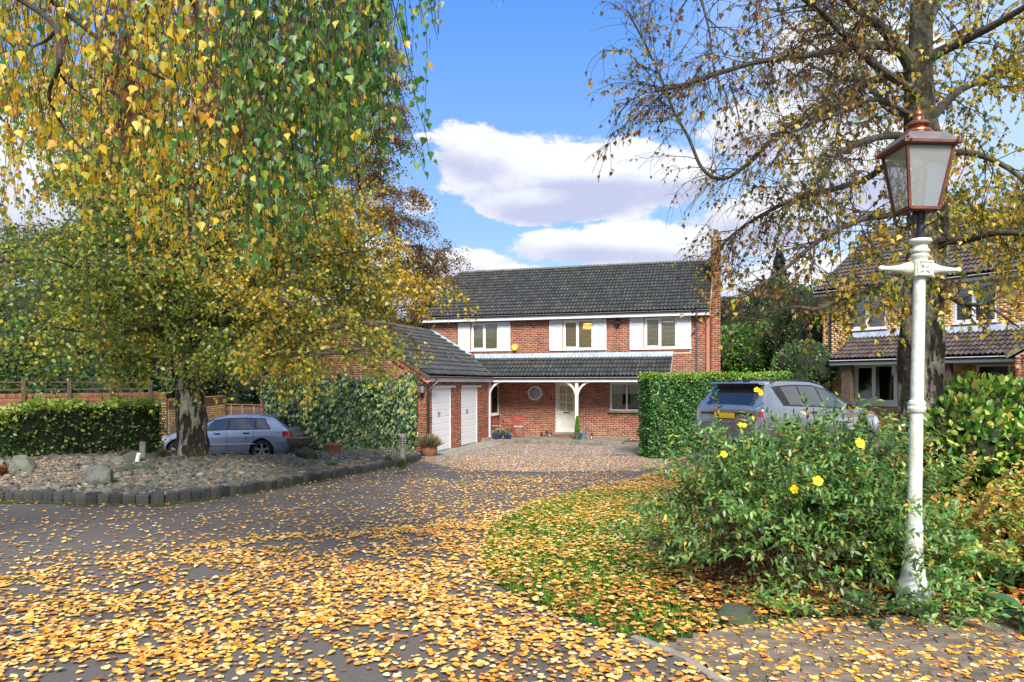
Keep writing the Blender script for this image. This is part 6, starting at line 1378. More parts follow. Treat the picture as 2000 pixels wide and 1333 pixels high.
leaves('crown', lp, lt, rs.uniform(.7, 1.25, N)*.078, col, BT, 'birchleaf', LT_SIMPLE, rs)

# ---- the taller brown birch behind the garage
def far_birch(base, H_, Rr, label, cols, wts, n_l, size, seed, weep=.8, name='birch_tree', spread=.8, z0=.25):
    o = empty(name, base, 0, label, 'tree'); rng = random.Random(seed); b = MB(); lines = []; lp = []; lt = []
    tr_ = walk(rng, Vector((0, 0, -.3)), Vector((0, 0, 1)), H_, 10, .03, 0); b.tube(tr_, list(np.linspace(.28, .03, 11)), 10); b.build('trunk', M['bark'], o, True); b = MB()
    nl = 40
    for i in range(nl):
        t = z0+(.97-z0)*i/nl; p, _ = along(tr_, t); a = i*2.4+rng.random(); L = Rr*.95*(1.04-t)**.55*rng.uniform(.8, 1.1)+.3; lm = walk(rng, p, Vector((math.cos(a), math.sin(a), .9-.3*(1-t))), L, 6, .12, .25); b.tube(lm, list(np.linspace(.06, .012, 7)), 5)
        for k in range(int(L*11)):
            p1, d1 = along(lm, rng.uniform(.2, 1)); hl = rng.uniform(.6, 1.7); tw = walk(rng, p1, d1+Vector((rng.gauss(0, .8), rng.gauss(0, .8), .2)), hl, 5, .2, weep); lines.append((tw, .010, .004))
            for s_ in range(n_l): p3, d3 = along(tw, rng.uniform(.0, 1)); lp.append(tuple(p3+Vector((rng.gauss(0, .10), rng.gauss(0, .10), rng.gauss(0, .12))))); lt.append((rng.gauss(0, .7), rng.gauss(0, .7), -.6))
    b.build('limbs', M['limb'], o); tube_lines('twigs', lines, M['twig'], o); rs = np.random.RandomState(seed); N = len(lp); leaves('crown', np.array(lp), np.array(lt), rs.uniform(.7, 1.3, N)*size, pal(N, cols, wts, .3, rs), o, 'birchleaf', LT_SIMPLE, rs); return o
far_birch(Vector((-7.1, 33, -.7)), 18.8, 5.2, 'tall bronze-leaved weeping birch rising behind the garage roof', BRN+[(.12, .14, .035), (.42, .24, .04)], [3, 3, 2, 5, 2], 34, .10, 21)
far_birch(Vector((-15.5, 31, -.7)), 13.0, 5.5, 'yellow-green birch behind the boundary wall at the far left', YEL[:1]+LIM+[(.12, .17, .03)], [2, 3, 2, 4], 30, .11, 22)
far_birch(Vector((-4.2, 36, -.7)), 9.6, 2.9, 'smaller bronze birch close to the left gable of the brick house', BRN+[(.14, .15, .04)], [3, 3, 2, 5], 22, .10, 25)

# ---- the birch on the right, behind the lamp post
RY = 8.1; rb = Vector(P(1800, 1040, RY)); rb.z = 0; RT = empty('birch_tree', rb, 0, 'dark-barked birch with sparse golden leaves right behind the lamp post', 'tree')
def r_(px, py, dy=0, rad=None):
    v = P(px, py, RY+dy)-rb; return (v.x, v.y, v.z, rad) if rad else v
trunk_mesh('trunk', [(*r_(1800, 1050), .30), (*r_(1799, 960), .25), (*r_(1798, 860), .235), (*r_(1799, 700), .225), (*r_(1806, 560), .205), (*r_(1815, 450), .19), (*r_(1810, 320), .185), (*r_(1796, 220), .165), (*r_(1795, 140), .135), (*r_(1798, 40), .11), (*r_(1803, -80), .11), (*r_(1806, -300), .08), (*r_(1800, -560), .03)], RT, M['bark_right'], seed=9, rough=.09)
rl = [([(1790, 150), (1765, 105, -.1), (1735, 68, -.2), (1700, 35, -.3), (1655, 0, -.4), (1590, -70, -.6), (1500, -190, -.8)], .085), ([(1775, 115), (1735, 92, -.1), (1680, 90, -.3), (1640, 97, -.5), (1580, 108, -.8), (1520, 115, -1), (1465, 125, -1.2), (1400, 145, -1.3), (1340, 165, -1.4), (1280, 178, -1.5)], .055), ([(1785, 150), (1740, 150, .3), (1690, 165, .5), (1640, 190, .8), (1580, 225, 1), (1530, 252, 1.2), (1490, 290, 1.3), (1455, 325, 1.4), (1410, 350, 1.5), (1372, 330, 1.5), (1345, 270, 1.5), (1315, 215, 1.5), (1290, 150, 1.4), (1262, 90, 1.4), (1225, 20, 1.3)], .05),
 ([(1800, 225), (1740, 215, .5), (1690, 160, .9), (1650, 155, 1.2), (1600, 135, 1.6), (1560, 120, 2)], .055), ([(1690, 160, .9), (1680, 110, 1), (1678, 60, 1.1), (1665, 40, 1.2), (1640, 10, 1.3)], .035), ([(1800, 280), (1750, 265, -.4), (1690, 275, -.7), (1640, 300, -.9), (1605, 340, -1), (1570, 380, -1.1), (1520, 400, -1.3)], .05),
 ([(1805, 330), (1740, 320, .8), (1690, 350, 1.1), (1610, 375, 1.4), (1540, 395, 1.7), (1480, 425, 1.9), (1430, 460, 2.1), (1390, 500, 2.2)], .055), ([(1805, 240), (1740, 205, -.3), (1700, 195, -.6), (1640, 220, -1), (1580, 245, -1.3), (1540, 262, -1.5)], .035), ([(1810, 115), (1870, 85, -.2), (1940, 50, -.5), (2010, 8, -.8), (2100, -60, -1)], .07), ([(1812, 240), (1870, 180, .4), (1930, 150, .7), (2010, 90, 1), (2120, 40, 1.2)], .06),
 ([(1820, 470), (1880, 470, -.5), (1950, 455, -.9), (2030, 462, -1.2), (2120, 480, -1.4)], .055), ([(1815, 520), (1760, 530, -.3), (1720, 560, -.5), (1660, 575, -.7), (1600, 603, -.8), (1550, 600, -.9), (1505, 612, -1)], .05), ([(1800, 400), (1740, 420, -.6), (1680, 430, -1), (1600, 470, -1.4), (1540, 520, -1.6), (1480, 560, -1.7)], .045), ([(1830, 300), (1900, 300, -.4), (1970, 330, -.8), (2050, 400, -1)], .05),
 ([(1830, 545), (1870, 590, -.6), (1930, 600, -1), (1990, 640, -1.3)], .035), ([(1805, 60), (1840, -20, .3), (1890, -140, .5), (1950, -260, .7)], .07), ([(1805, 0), (1760, -90, .5), (1680, -200, .9), (1560, -300, 1.2)], .07), ([(1800, 190), (1700, 120, -1), (1600, 20, -1.6), (1480, -60, -2.2), (1380, -100, -2.4)], .05), ([(1815, 360), (1880, 400, .8), (1950, 420, 1.4), (2040, 430, 2)], .05), ([(1370, 0, -.5), (1385, 60, -.5), (1392, 120, -.5), (1398, 170, -.5)], .016)]
rng = random.Random(31); tube = MB(); lines = []; lp = []; lt = []
for ln, r0 in rl:
    pts = [Vector(r_(a[0], a[1], a[2] if len(a) > 2 else 0)) for a in ln]; sp = smooth_line(pts, 5); n = len(sp); tube.tube(sp, [r0*(1-.78*(i/n)**.8) for i in range(n)], 10); tot = sum((b-a).length for a, b in zip(sp, sp[1:]))
    for k in range(int(tot/.066)):
        t = .14+.86*rng.random(); p, d = along(sp, t); side = Vector((rng.gauss(0, .9), rng.gauss(0, .9), rng.uniform(-.7, .9))).normalized(); L = rng.uniform(.3, 1.15)*(1.1-.3*t); br = walk(rng, p, d*.9+side, L, 6, .18, .16); lines.append((br, .0075*(1.2-t*.5), .0022))
        for m_ in range(int(L/.08)):
            p2, d2 = along(br, rng.uniform(.15, 1)); hl = rng.uniform(.12, .52)
            if p2.z < 2.35+rng.uniform(-.2, .3): continue
            tw = walk(rng, p2, d2+Vector((rng.gauss(0, .7), rng.gauss(0, .7), rng.gauss(0, .4))), hl, 4, .2, .45); lines.append((tw, .0030, .0018))
            dense = .06+1.4*max(0, min(1, (p2.x+1.3)/2.6))*(1-.35*max(0, min(1, (p2.z-4.5)/1.5)))+.7*max(0, min(1, (3.9-p2.z)/1.6))*max(.08, min(1, (p2.x+1.9)/.7)); tip = .22*t
            for s_ in range(int(hl/.05)):
                if rng.random() < (dense+tip)*1.1: p3, d3 = along(tw, rng.uniform(.1, 1)); lp.append(tuple(p3)); lt.append((rng.gauss(0, .5), rng.gauss(0, .5), -1.))
tube.build('limbs', M['limb'], RT, True); tube_lines('twigs', lines, M['twig'], RT); lp = np.array(lp); lt = np.array(lt); N = len(lp); rs = np.random.RandomState(6); print('right birch leaves', N, 'twigs', len(lines))
g_ = lp[:, 0]*.5-(lp[:, 2]-3.9)*.16+rs.normal(0, .55, N)+.55*np.sin(lp[:, 0]*3+lp[:, 2]*2)
col = np.where((g_ > -.55)[:, None], pal(N, [(.80, .55, .05), (.86, .64, .08)]+YEL+LIM+[(.10, .19, .04), (.15, .25, .05)], [3, 3, 2, 2, 1, 2, 1, 2.6, 2.6], .2, rs), pal(N, [(.20, .09, .03), (.30, .15, .03), (.42, .22, .03), (.10, .13, .03), (.50, .32, .04)], [3, 3, 2.5, 3, 2], .25, rs))
leaves('crown', lp, lt, rs.uniform(.75, 1.2, N)*.050, col, RT, 'birchleaf', LT_FINE, rs)

# ---- weeping birch overhead: its trunk stands outside the picture, its curtain hangs into it
WB = empty('weeping_birch', (-7.2, 3.6, 0), 0, 'weeping birch curtain of green and yellow leaves hanging from above at upper left', 'tree'); wb_ = WB.location
trunk_mesh('trunk', [(0, 0, -.2, .36), (0, 0, .8, .27), (.1, 0, 2.5, .24), (.3, .1, 4.2, .2), (.5, .2, 6., .14), (.8, .3, 8, .08)], WB, M['bark'], seed=12)
rng = random.Random(77); tube = MB(); lines = []; lp = []; lt = []; lc = []; tops = []
def w3(px, py, Y): return P(px, py, Y)-wb_
WL = []
for (px, py, Y) in ((900, -160, 4.2), (700, -230, 5.2), (560, -130, 3.9), (420, -210, 6.0), (300, -120, 4.6), (740, -120, 6.4), (180, -240, 6.8), (480, -160, 7.6), (620, -320, 7.8)):
    e_ = w3(px, py, Y); s_ = Vector((.2, .1, 3.4+rng.random())); m_ = s_.lerp(e_, .5)+Vector((0, 0, .7)); WL.append((smooth_line([s_, m_, e_], 10), .085))
# branches that show inside the picture
vis = [([(-60, -60), (40, 0), (85, 30), (110, 60), (118, 110), (112, 140), (96, 190), (125, 250), (160, 290), (200, 320)], 3.9, .018), ([(110, 60), (90, 80), (62, 95), (60, 130)], 3.9, .012), ([(60, -30), (135, 30), (190, 75), (230, 110), (290, 140), (330, 160)], 4.2, .018), ([(330, -60), (380, 10), (400, 70), (420, 120), (450, 160), (460, 210)], 4.1, .017), ([(112, 140), (150, 180), (190, 210), (230, 260), (300, 300)], 5.2, .012), ([(200, -40), (260, 60), (300, 120), (345, 165), (365, 190)], 5.9, .013), ([(560, -80), (600, 0), (620, 60), (650, 120)], 4.3, .012)]
for pl, Y, r0 in vis:
    sp = smooth_line([w3(a, b, Y+.25*math.sin(i*1.1)) for i, (a, b) in enumerate(pl)], 5); n = len(sp); tube.tube(sp, [r0*(1-.7*i/n) for i in range(n)], 7); tops += [(p, Y) for p in sp[::3]]
for sp, r0 in WL: n = len(sp); tube.tube(sp, [r0*(1-.8*i/n) for i in range(n)], 8)
ENV = [(-80, 470), (0, 450), (90, 480), (160, 440), (240, 500), (330, 560), (400, 590), (450, 570), (500, 520), (560, 500), (600, 430), (650, 400), (700, 360), (735, 340), (748, 250), (752, 130), (790, 60), (830, 50), (860, 60)]
def strand(px, Y, ytop, ybot, sp_=.036, sz=.05, green=.5):
    p = w3(px, ytop, Y); L = (ybot-ytop)/F*Y; n = max(4, int(L/.16)); pts = [p.copy()]; d = Vector((rng.gauss(0, .22), rng.gauss(0, .22), -1))
    for i in range(n): d = (d+Vector((rng.gauss(0, .13), rng.gauss(0, .13), -.25))).normalized(); p = p+d*(L/n); pts.append(p.copy())
    lines.append((pts, .0042, .0018)); m = int(L/sp_)
    for k in range(m):
        t = (k+rng.random()*.8)/m
        if t < .03 or rng.random() < .12: continue
        p2, d2 = along(pts, min(1, t)); sd_ = Vector((rng.gauss(0, 1), rng.gauss(0, 1), 0)).normalized(); st = rng.uniform(.012, .03); pp = p2+sd_*st+Vector((0, 0, -.01)); lp.append(tuple(pp)); lt.append(tuple(sd_*rng.uniform(.1, .7)+Vector((0, 0, -1)))); lc.append((green+rng.gauss(0, .28), sz*rng.uniform(.5, 1.25)))
for k in range(560):
    u = rng.random(); px = -70+820*u
    if rng.random() < .25 and px < 430: px += 300
    e_ = np.interp(px, *zip(*ENV)); near = rng.random() < (.75 if px > 430 else .36)
    Y = rng.uniform(3.5, 5.0) if near else rng.uniform(5.0, 8.4)
    lim = e_*(1. if (near and px > 430) else (.98 if not near else .80)); yb = lim*(1-.75*rng.random()**1.6); yt = -rng.uniform(60, 260) if rng.random() < .6 else yb-rng.uniform(150, 420)
    strand(px, Y, yt, yb, .040 if near else .042, .046 if near else .048, (.85 if px > 430 else .26) if near else .12+.25*(px > 520))
for px, yb in ((700, 200), (730, 150), (755, 60), (775, 70), (790, 100), (800, 112), (815, 60), (832, 72), (846, 60), (858, 74), (868, 40), (765, 30), (965, 4), (972, 6), (745, 310), (740, 330), (742, 250), (748, 180)): strand(px, 4.0, -80, yb, .045, .048, .8)
for i in range(30): strand(600+rng.random()*150, rng.uniform(3.6, 4.6), -60, 120+rng.random()*220, .036, .052, .9)
for px, y0_, yb_, n_ in ((238, 60, 210, 22), (250, 140, 290, 12), (405, 150, 260, 14), (470, 190, 290, 10), (385, 20, 60, 5)):
    for i in range(n_): strand(px+rng.gauss(0, 13), 4.4+rng.gauss(0, .15), y0_+rng.uniform(-30, 40), yb_*rng.uniform(.75, 1.05), .026, .046, -9)
tube.build('branches', M['twig'], WB, True); tube_lines('twigs', lines, M['twig'], WB)
lp = np.array(lp); lt = np.array(lt); lc = np.array(lc); N = len(lp); print('weeping leaves', N); rs = np.random.RandomState(8)
g_ = lc[:, 0][:, None]; col = np.where(g_ > .62, pal(N, [(.07, .21, .04), (.10, .27, .05), (.15, .33, .055), (.30, .44, .06), (.85, .56, .05)], [4, 4, 3, 1.4, .6], .22, rs), np.where(g_ > .36, pal(N, [(.22, .36, .04), (.52, .56, .06), (.90, .66, .05), (.14, .28, .04)], [3, 3, 3, 3], .22, rs), pal(N, [(.93, .62, .03), (.90, .48, .02), (.80, .68, .05), (.45, .18, .04), (.28, .42, .05)], [5, 4, 2.4, .6, 2.2], .2, rs)))
col = np.where(g_ < -5, pal(N, [(.30, .11, .06), (.40, .17, .08), (.20, .08, .05), (.55, .26, .08)], [3, 3, 2, 1], .25, rs), col)
leaves('leaf_curtain', lp, lt, lc[:, 1], col, WB, 'birchleaf', LT_FINE, rs)

# ---- hedges
def hedge_box(name, pts, depth, h0, h1, label, cols, wts, size, dens, core=(.02, .028, .012), tmpl=None, mt='leafgloss', topcols=None, rough=.05, zfn=T, coreon=True, seed=2, shrink=.09, cat='hedge', twiggy=False):
    """pts: front foot line; the hedge stands behind it with the given depth"""
    o = empty(name, pts[0], 0, label, cat); org = pts[0]; rs = np.random.RandomState(seed); P_ = []; Nn = []; topf = []
    L = [0]; 
    for a, b in zip(pts, pts[1:]): L.append(L[-1]+math.hypot(b.x-a.x, b.y-a.y))
    def base_at(s):
        i = max(0, min(len(pts)-2, int(np.searchsorted(L, s)-1))); a, b = pts[i], pts[i+1]; t = (s-L[i])/(L[i+1]-L[i]); d = Vector((b.x-a.x, b.y-a.y, 0)).normalized(); return a.lerp(b, t), d, Vector((-d.y, d.x, 0))
    tot = L[-1]; hm = (h0+h1)/2; areas = [tot*hm, tot*depth, depth*h0, depth*h1, tot*hm*.5]
    for kind, ar in enumerate(areas):
        for _ in range(int(ar*dens)):
            s = rs.rand()*tot
            if kind == 2: s = rs.rand()*.02
            if kind == 3: s = tot-rs.rand()*.02
            p, d, n = base_at(s); h = h0+(h1-h0)*s/tot; w_ = rough*(math.sin(s*3.1+1)+math.sin(s*7.3)); h += w_+rough*rs.normal(0, .6)
            if kind == 0: dd, z, nn = 0, rs.rand()*h, -n
            elif kind == 1: dd, z, nn = rs.rand()*depth, h, Vector((0, 0, 1))
            elif kind == 4: dd, z, nn = depth, rs.rand()*h, n
            else: dd, z, nn = rs.rand()*depth, rs.rand()*h, (-d if kind == 2 else d)
            off = abs(rs.normal(0, .05))+rs.rand()*shrink; pp = p+n*dd-nn*off+nn*.03*math.sin(s*9+z*11); P_.append((pp.x-org.x, pp.y-org.y, float(zfn(pp.x, pp.y))+z-(off if kind == 1 else 0)-org.z)); Nn.append(tuple(nn)); topf.append(z > h-.14-.1*rs.rand())
    P_ = np.array(P_); Nn = np.array(Nn); N = len(P_); tip = Nn*.5+rs.normal(0, .7, (N, 3)); tip[:, 2] += .1; col = pal(N, cols, wts, .3, rs)
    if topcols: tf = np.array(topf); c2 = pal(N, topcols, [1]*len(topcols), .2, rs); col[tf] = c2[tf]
    leaves('leaf_mass', P_, tip, rs.uniform(.7, 1.25, N)*size, col, o, mt, tmpl or LT_OVAL, rs, flatn=Nn)
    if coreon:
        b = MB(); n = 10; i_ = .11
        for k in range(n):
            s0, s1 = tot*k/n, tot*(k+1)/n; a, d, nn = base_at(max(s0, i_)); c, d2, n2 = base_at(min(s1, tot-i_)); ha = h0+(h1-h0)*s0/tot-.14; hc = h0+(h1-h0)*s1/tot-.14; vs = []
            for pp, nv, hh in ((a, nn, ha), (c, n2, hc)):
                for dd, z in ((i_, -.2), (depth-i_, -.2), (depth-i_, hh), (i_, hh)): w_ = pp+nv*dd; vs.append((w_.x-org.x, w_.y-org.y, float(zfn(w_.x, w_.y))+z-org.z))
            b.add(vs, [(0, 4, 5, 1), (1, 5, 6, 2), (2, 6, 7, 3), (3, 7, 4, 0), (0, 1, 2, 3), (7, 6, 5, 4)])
        b.build('inner_growth', mat(name+'_core', core, 1.), o)  # solid near-black core put in for the shade inside the hedge
    if twiggy:
        lines = []
        for k in range(int(tot*22)):
            s = rs.rand()*tot; p, d, n = base_at(s); pp = p+n*rs.uniform(.1, depth-.1)-org; pp.z = float(zfn(pp.x+org.x, pp.y+org.y))-org.z; h = (h0+(h1-h0)*s/tot)
            lines.append((walk(random.Random(k), Vector(pp), Vector((rs.normal(0, .2), rs.normal(0, .2), 1)), h*.92, 5, .16, 0), .011, .004))
        tube_lines('stems', lines, M['twig'], o)
    return o
lx = [G(1268, 878), G(1560, 862)]; fh = Vector((4.18, 21.6, float(T(4.18, 21.6)))); fh2 = Vector((8.6, 21.6, float(T(8.6, 21.6))))
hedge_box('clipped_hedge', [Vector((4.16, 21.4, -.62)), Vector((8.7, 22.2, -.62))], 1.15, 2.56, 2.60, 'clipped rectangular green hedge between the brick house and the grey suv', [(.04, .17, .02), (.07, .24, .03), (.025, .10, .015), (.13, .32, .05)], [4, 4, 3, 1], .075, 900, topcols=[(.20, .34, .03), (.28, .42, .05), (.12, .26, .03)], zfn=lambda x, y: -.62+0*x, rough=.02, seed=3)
# ivy on the gable, variegated: an irregular coat on the wall
IV = empty('variegated_ivy', MW @ Vector((-3, 0, 0)), -A, 'dense variegated ivy covering the lower half of the garage gable', 'climbing plant'); rs = np.random.RandomState(14)
iu0, iu1 = -5.95, -.22; zt_ = 2.36; N = 11500; u = rs.uniform(iu0, iu1, N); z = rs.uniform(-.05, 1, N)*(zt_+.10*np.sin(u*2.1)+.06*np.sin(u*6.3)+.10*rs.rand(N)); edge_ = .10*np.sin(z*5)+.05*np.sin(z*13); u = np.clip(u, iu0+edge_+.05, iu1+edge_*.8); d = .08+.20*(.5+.5*np.sin(u*1.7+z*2))*rs.rand(N)+.12*rs.rand(N)
ks = rs.rand(N) < .025; z[ks] = zt_+rs.rand(ks.sum())*.35*(np.abs(np.sin(u[ks]*2.6))**3)+.02; d[ks] = .05
tip = np.stack([rs.normal(0, .45, N), -.35-rs.rand(N)*.3, -.9+rs.normal(0, .25, N)], 1); nn = np.tile([0, -1., .45], (N, 1))
leaves('leaf_mass', np.stack([u+3, -d, z], 1), tip, rs.uniform(.6, 1.25, N)*.14, pal(N, [(.03, .08, .025), (.05, .13, .04), (.08, .18, .05), (.44, .50, .16), (.58, .62, .26), (.28, .38, .08)], [5, 5, 3, 2.3, 1.3, 1.8], .22, rs), IV, 'leafgloss', LT_FINE, rs, flatn=nn)
b = MB(); b.box(iu0+.12+3, -.14, 0, iu1-.1+3, -.02, zt_-.12); b.build('inner_growth', mat('ivy_core', (.018, .025, .012), 1.), IV)  # dark slab behind the leaves, painted as the shade within the ivy
def HP(px, Y): x = (px-1000)/F*Y; return Vector((x, Y, float(TB(x, Y))))
# loose hedge in front of the boundary wall
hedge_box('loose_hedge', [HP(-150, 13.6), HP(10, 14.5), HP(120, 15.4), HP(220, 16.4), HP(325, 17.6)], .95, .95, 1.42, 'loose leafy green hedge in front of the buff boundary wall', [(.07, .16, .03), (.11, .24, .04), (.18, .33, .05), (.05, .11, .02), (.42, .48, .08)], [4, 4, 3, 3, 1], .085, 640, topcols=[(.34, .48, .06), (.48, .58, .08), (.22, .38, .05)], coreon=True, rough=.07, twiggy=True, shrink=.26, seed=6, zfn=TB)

# ---- shrubs and trees in the distance
def bush(c, rad, label, cols, wts, n, size, name='bush', cat='bush', seed=1, parts=12, mt='leaf', tmpl=None, core=True, base_z=None, up=.3):
    rs = np.random.RandomState(seed); o = empty(name, (c[0], c[1], base_z if base_z is not None else float(T(c[0], c[1]))), 0, label, cat); oz = o.location.z
    bl = []; 
    for k in range(parts):
        d = rs.normal(size=3); d /= np.linalg.norm(d); bl.append((np.array([d[0]*rad[0]*.55, d[1]*rad[1]*.55, c[2]-oz+d[2]*rad[2]*.5]), np.array(rad)*rs.uniform(.38, .6)))
    i = rs.randint(0, parts, n); C_ = np.array([b_[0] for b_ in bl])[i]; Rr = np.array([b_[1] for b_ in bl])[i]; d = rs.normal(size=(n, 3)); d /= np.linalg.norm(d, axis=1)[:, None]; p = C_+d*Rr*rs.uniform(.82, 1.06, (n, 1)); tip = d+rs.normal(0, .5, (n, 3)); tip[:, 2] += up
    shade_ = pal(n, cols, wts, .28, rs)*(1+.22*np.sin(i*2.3))[:, None]; k = p[:, 2] > .02
    leaves('leaf_mass', p[k], tip[k], (rs.uniform(.7, 1.3, n)*size)[k], shade_[k], o, mt, tmpl or LT_SIMPLE, rs)
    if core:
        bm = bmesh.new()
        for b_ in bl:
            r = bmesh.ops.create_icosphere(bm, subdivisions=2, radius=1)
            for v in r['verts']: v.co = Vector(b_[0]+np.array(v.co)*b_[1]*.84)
        me = bpy.data.meshes.new('inner_growth'); bm.to_mesh(me); bm.free(); me.materials.append(COREM); link('inner_growth', me, o)  # dark solids stand in for the shade deep between the leaves
    b = MB(); b.tube([(0, 0, -.1), (0, 0, max(.1, c[2]-oz))], [.12, .05], 8); b.build('stem', M['twig'], o)
    return o
COREM = mat('foliage_shade', (.018, .026, .012), 1.)  # near-black colour, the shade painted into the bush cores
DG = [(.04, .10, .02), (.07, .16, .03), (.11, .22, .04)]
def pc(px, py, Y): v = P(px, py, Y); return (v.x, v.y, v.z)
bush(pc(1475, 690, 33), (2.6, 1.8, 1.6), 'mid green rounded shrub beyond the clipped hedge between the houses', [(.08, .20, .03), (.13, .29, .04), (.20, .38, .05)], [3, 4, 2], 14000, .12, seed=3)
bush(pc(1415, 655, 38), (2.0, 1.6, 2.1), 'dark reddish-green shrub just right of the chimney', [(.05, .06, .03), (.08, .06, .04), (.03, .06, .02)], [3, 2, 3], 9000, .13, seed=4)
bush(pc(1560, 670, 30), (1.5, 1.5, 2.4), 'tall dark evergreen shrub against the left side of the buff house', DG, [3, 3, 1], 12000, .10, seed=5)
bush(pc(1570, 725, 26.5), (1.2, 1.0, 1.1), 'pale green loose shrub at the foot of the dark evergreen', [(.12, .20, .05), (.18, .28, .08), (.06, .12, .03)], [3, 2, 3], 6000, .09, seed=6)
bush(pc(1520, 640, 42), (4.5, 2, 3.0), 'broad green tree mass behind the shrubs between the houses', [(.05, .10, .02), (.08, .15, .03)], [1, 1], 14000, .17, 'tree', 'tree', seed=7)
def conifer(base, H_, Rr, label, seed, n=9000, sz=.16):
    o = empty('conifer', base, 0, label, 'tree'); rs = np.random.RandomState(seed); h = rs.rand(n)**.75; a = rs.rand(n)*6.28; lay = 1-.35*((h*14) % 1); r = Rr*(1-h)**.85*lay*rs.uniform(.55, 1, n)+.05; p = np.stack([r*np.cos(a), r*np.sin(a), .4+h*(H_-.4)-.15*r], 1)
    leaves('crown', p, np.stack([np.cos(a), np.sin(a), rs.normal(-.1, .4, n)], 1), rs.uniform(.7, 1.3, n)*sz, pal(n, [(.02, .06, .035), (.03, .08, .045), (.045, .10, .05)], [1, 1, 1], .3, rs), o, 'needle', LT_SIMPLE, rs); b = MB(); b.tube([(0, 0, -.2), (0, 0, H_*.95)], [.2, .03], 8); b.build('trunk', M['twig'], o); return o
cb_ = P(1522, 749, 46); conifer(Vector((cb_.x, cb_.y, -.5)), 10.6, 2.2, 'tall narrow blue-green conifer between the two houses', 3, 12000)
bush(pc(30, 735, 27), (4, 2, 2.0), 'dark evergreen growth above the boundary wall at far left', DG+[(.20, .24, .04)], [3, 3, 2, 1], 12000, .16, seed=11)
bush(pc(215, 745, 25.5), (2.4, 1.0, 1.2), 'glossy dark laurel leaning over the middle of the boundary wall', [(.02, .06, .02), (.04, .11, .04), (.08, .17, .07)], [3, 3, 1.5], 9000, .16, seed=12, mt='leafgloss', tmpl=LT_OVAL)
bush(pc(470, 748, 31.5), (1.9, 1.2, 1.5), 'dark conifer hedge mass above the panel fence', [(.012, .035, .014), (.02, .055, .02)], [1, 1], 10000, .12, seed=13)
bush(pc(120, 700, 36), (9, 3, 4.2), 'line of yellow-green garden trees beyond the boundary wall', [(.12, .17, .03), (.20, .22, .04), (.06, .11, .02), (.40, .28, .04)], [4, 3, 3, 1], 30000, .20, 'tree', 'tree', seed=15, parts=24)
bush(pc(500, 690, 44), (6, 2, 3.2), 'distant green tree behind the garage and the panel fence', [(.08, .14, .03), (.12, .18, .04)], [1, 1], 16000, .2, 'tree', 'tree', seed=16, parts=16)
bush((14, 60, 3.6), (16, 3, 4.4), 'far line of green trees closing the view behind the houses', [(.05, .10, .025), (.08, .13, .03)], [1, 1], 24000, .32, 'tree', 'tree', seed=17, parts=30)
bush((-22, 62, 3.6), (20, 3, 4.6), 'far line of green trees beyond the left gardens', [(.05, .10, .025), (.08, .13, .03), (.2, .18, .04)], [2, 2, 1], 24000, .32, 'tree', 'tree', seed=18, parts=34)

# ---- the yellow-flowered shrub in front
SB = Vector((2.2, 5.98, 0)); SH = empty('flowering_shrub', SB, 0, 'large open shrub with reddish stems and a few yellow flowers left of the lamp post', 'shrub')
rng = random.Random(3); lines = []; lp = []; lt = []; tips = []
def shrub_stem(p0, d, L, droop=.16):
    st = walk(rng, p0, d, L, 8, .07, droop); lines.append((st, .0065, .002)); return st
def clothe(st, t0, gap, sz=.05):
    L = sum((b-a).length for a, b in zip(st, st[1:])); n = int(L*(1-t0)/gap)
    for k in range(n+1):
        t = t0+(1-t0)*k/max(1, n); p, d = along(st, min(.999, t)); s1 = d.cross(Vector((0, 0, 1)));
        if s1.length < .1: s1 = Vector((1, 0, 0))
        s1.normalize(); s1.rotate(Matrix.Rotation((k % 2)*PI/2+rng.gauss(0, .3), 3, d))
        for sg in (1, -1): lp.append(tuple(p)); v = s1*sg+d*.75+Vector((0, 0, -.12)); lt.append(tuple(v))
cent = [(0, 0), (-.28, .15), (.25, .2), (-.1, -.25), (.45, .0), (-.38, -.05), (.62, .25), (.90, .2), (.75, .1)]
for k in range(345):
    cx_, cy_ = rng.choice(cent); az_ = rng.uniform(0, 2*PI); inc = rng.random()**.7*1.25; d = Vector((math.cos(az_)*math.sin(inc)*1.05, math.sin(az_)*math.sin(inc), math.cos(inc)+.15)); L = (1.58-.40*inc)*rng.uniform(.75, 1.03)*(1.18 if rng.random() < .05 else 1)
    st = shrub_stem(Vector((cx_+rng.gauss(0, .07), cy_+rng.gauss(0, .06), 0)), d, L, .13+.12*inc); clothe(st, rng.uniform(.55, .72), .036); tips.append(st[-1])
    for m_ in range(rng.randint(3, 6)):
        p, dd = along(st, rng.uniform(.35, .92)); s2 = walk(rng, p, dd+Vector((rng.gauss(0, .55), rng.gauss(0, .55), rng.gauss(.1, .35))), rng.uniform(.16, .42), 5, .10, .12); lines.append((s2, .003, .0015)); clothe(s2, .22, .034)
tube_lines('stems', lines, M['redstem'], SH); lp = np.array(lp); lt = np.array(lt); rs = np.random.RandomState(2); kp = (lp[:, 2] > .5) | (rs.rand(len(lp)) < .30+.5*(np.abs(lp[:, 0]+.1) > .55)); lp = lp[kp]; lt = lt[kp]; N = len(lp); print('shrub leaves', N)
low = lp[:, 2] < .5; col = pal(N, [(.07, .19, .04), (.11, .26, .05), (.17, .34, .06), (.32, .46, .07), (.75, .52, .06), (.40, .18, .05)], [4, 5, 3.4, 1.8, .5, .25], .22, rs)
k = (lp[:, 2] > .03); leaves('foliage', lp[k], lt[k], (rs.uniform(.75, 1.25, N)*.058)[k], col[k], SH, 'leaf', LT_LANCE, rs, flatn=np.tile([0, -.25, 1.], (k.sum(), 1)))
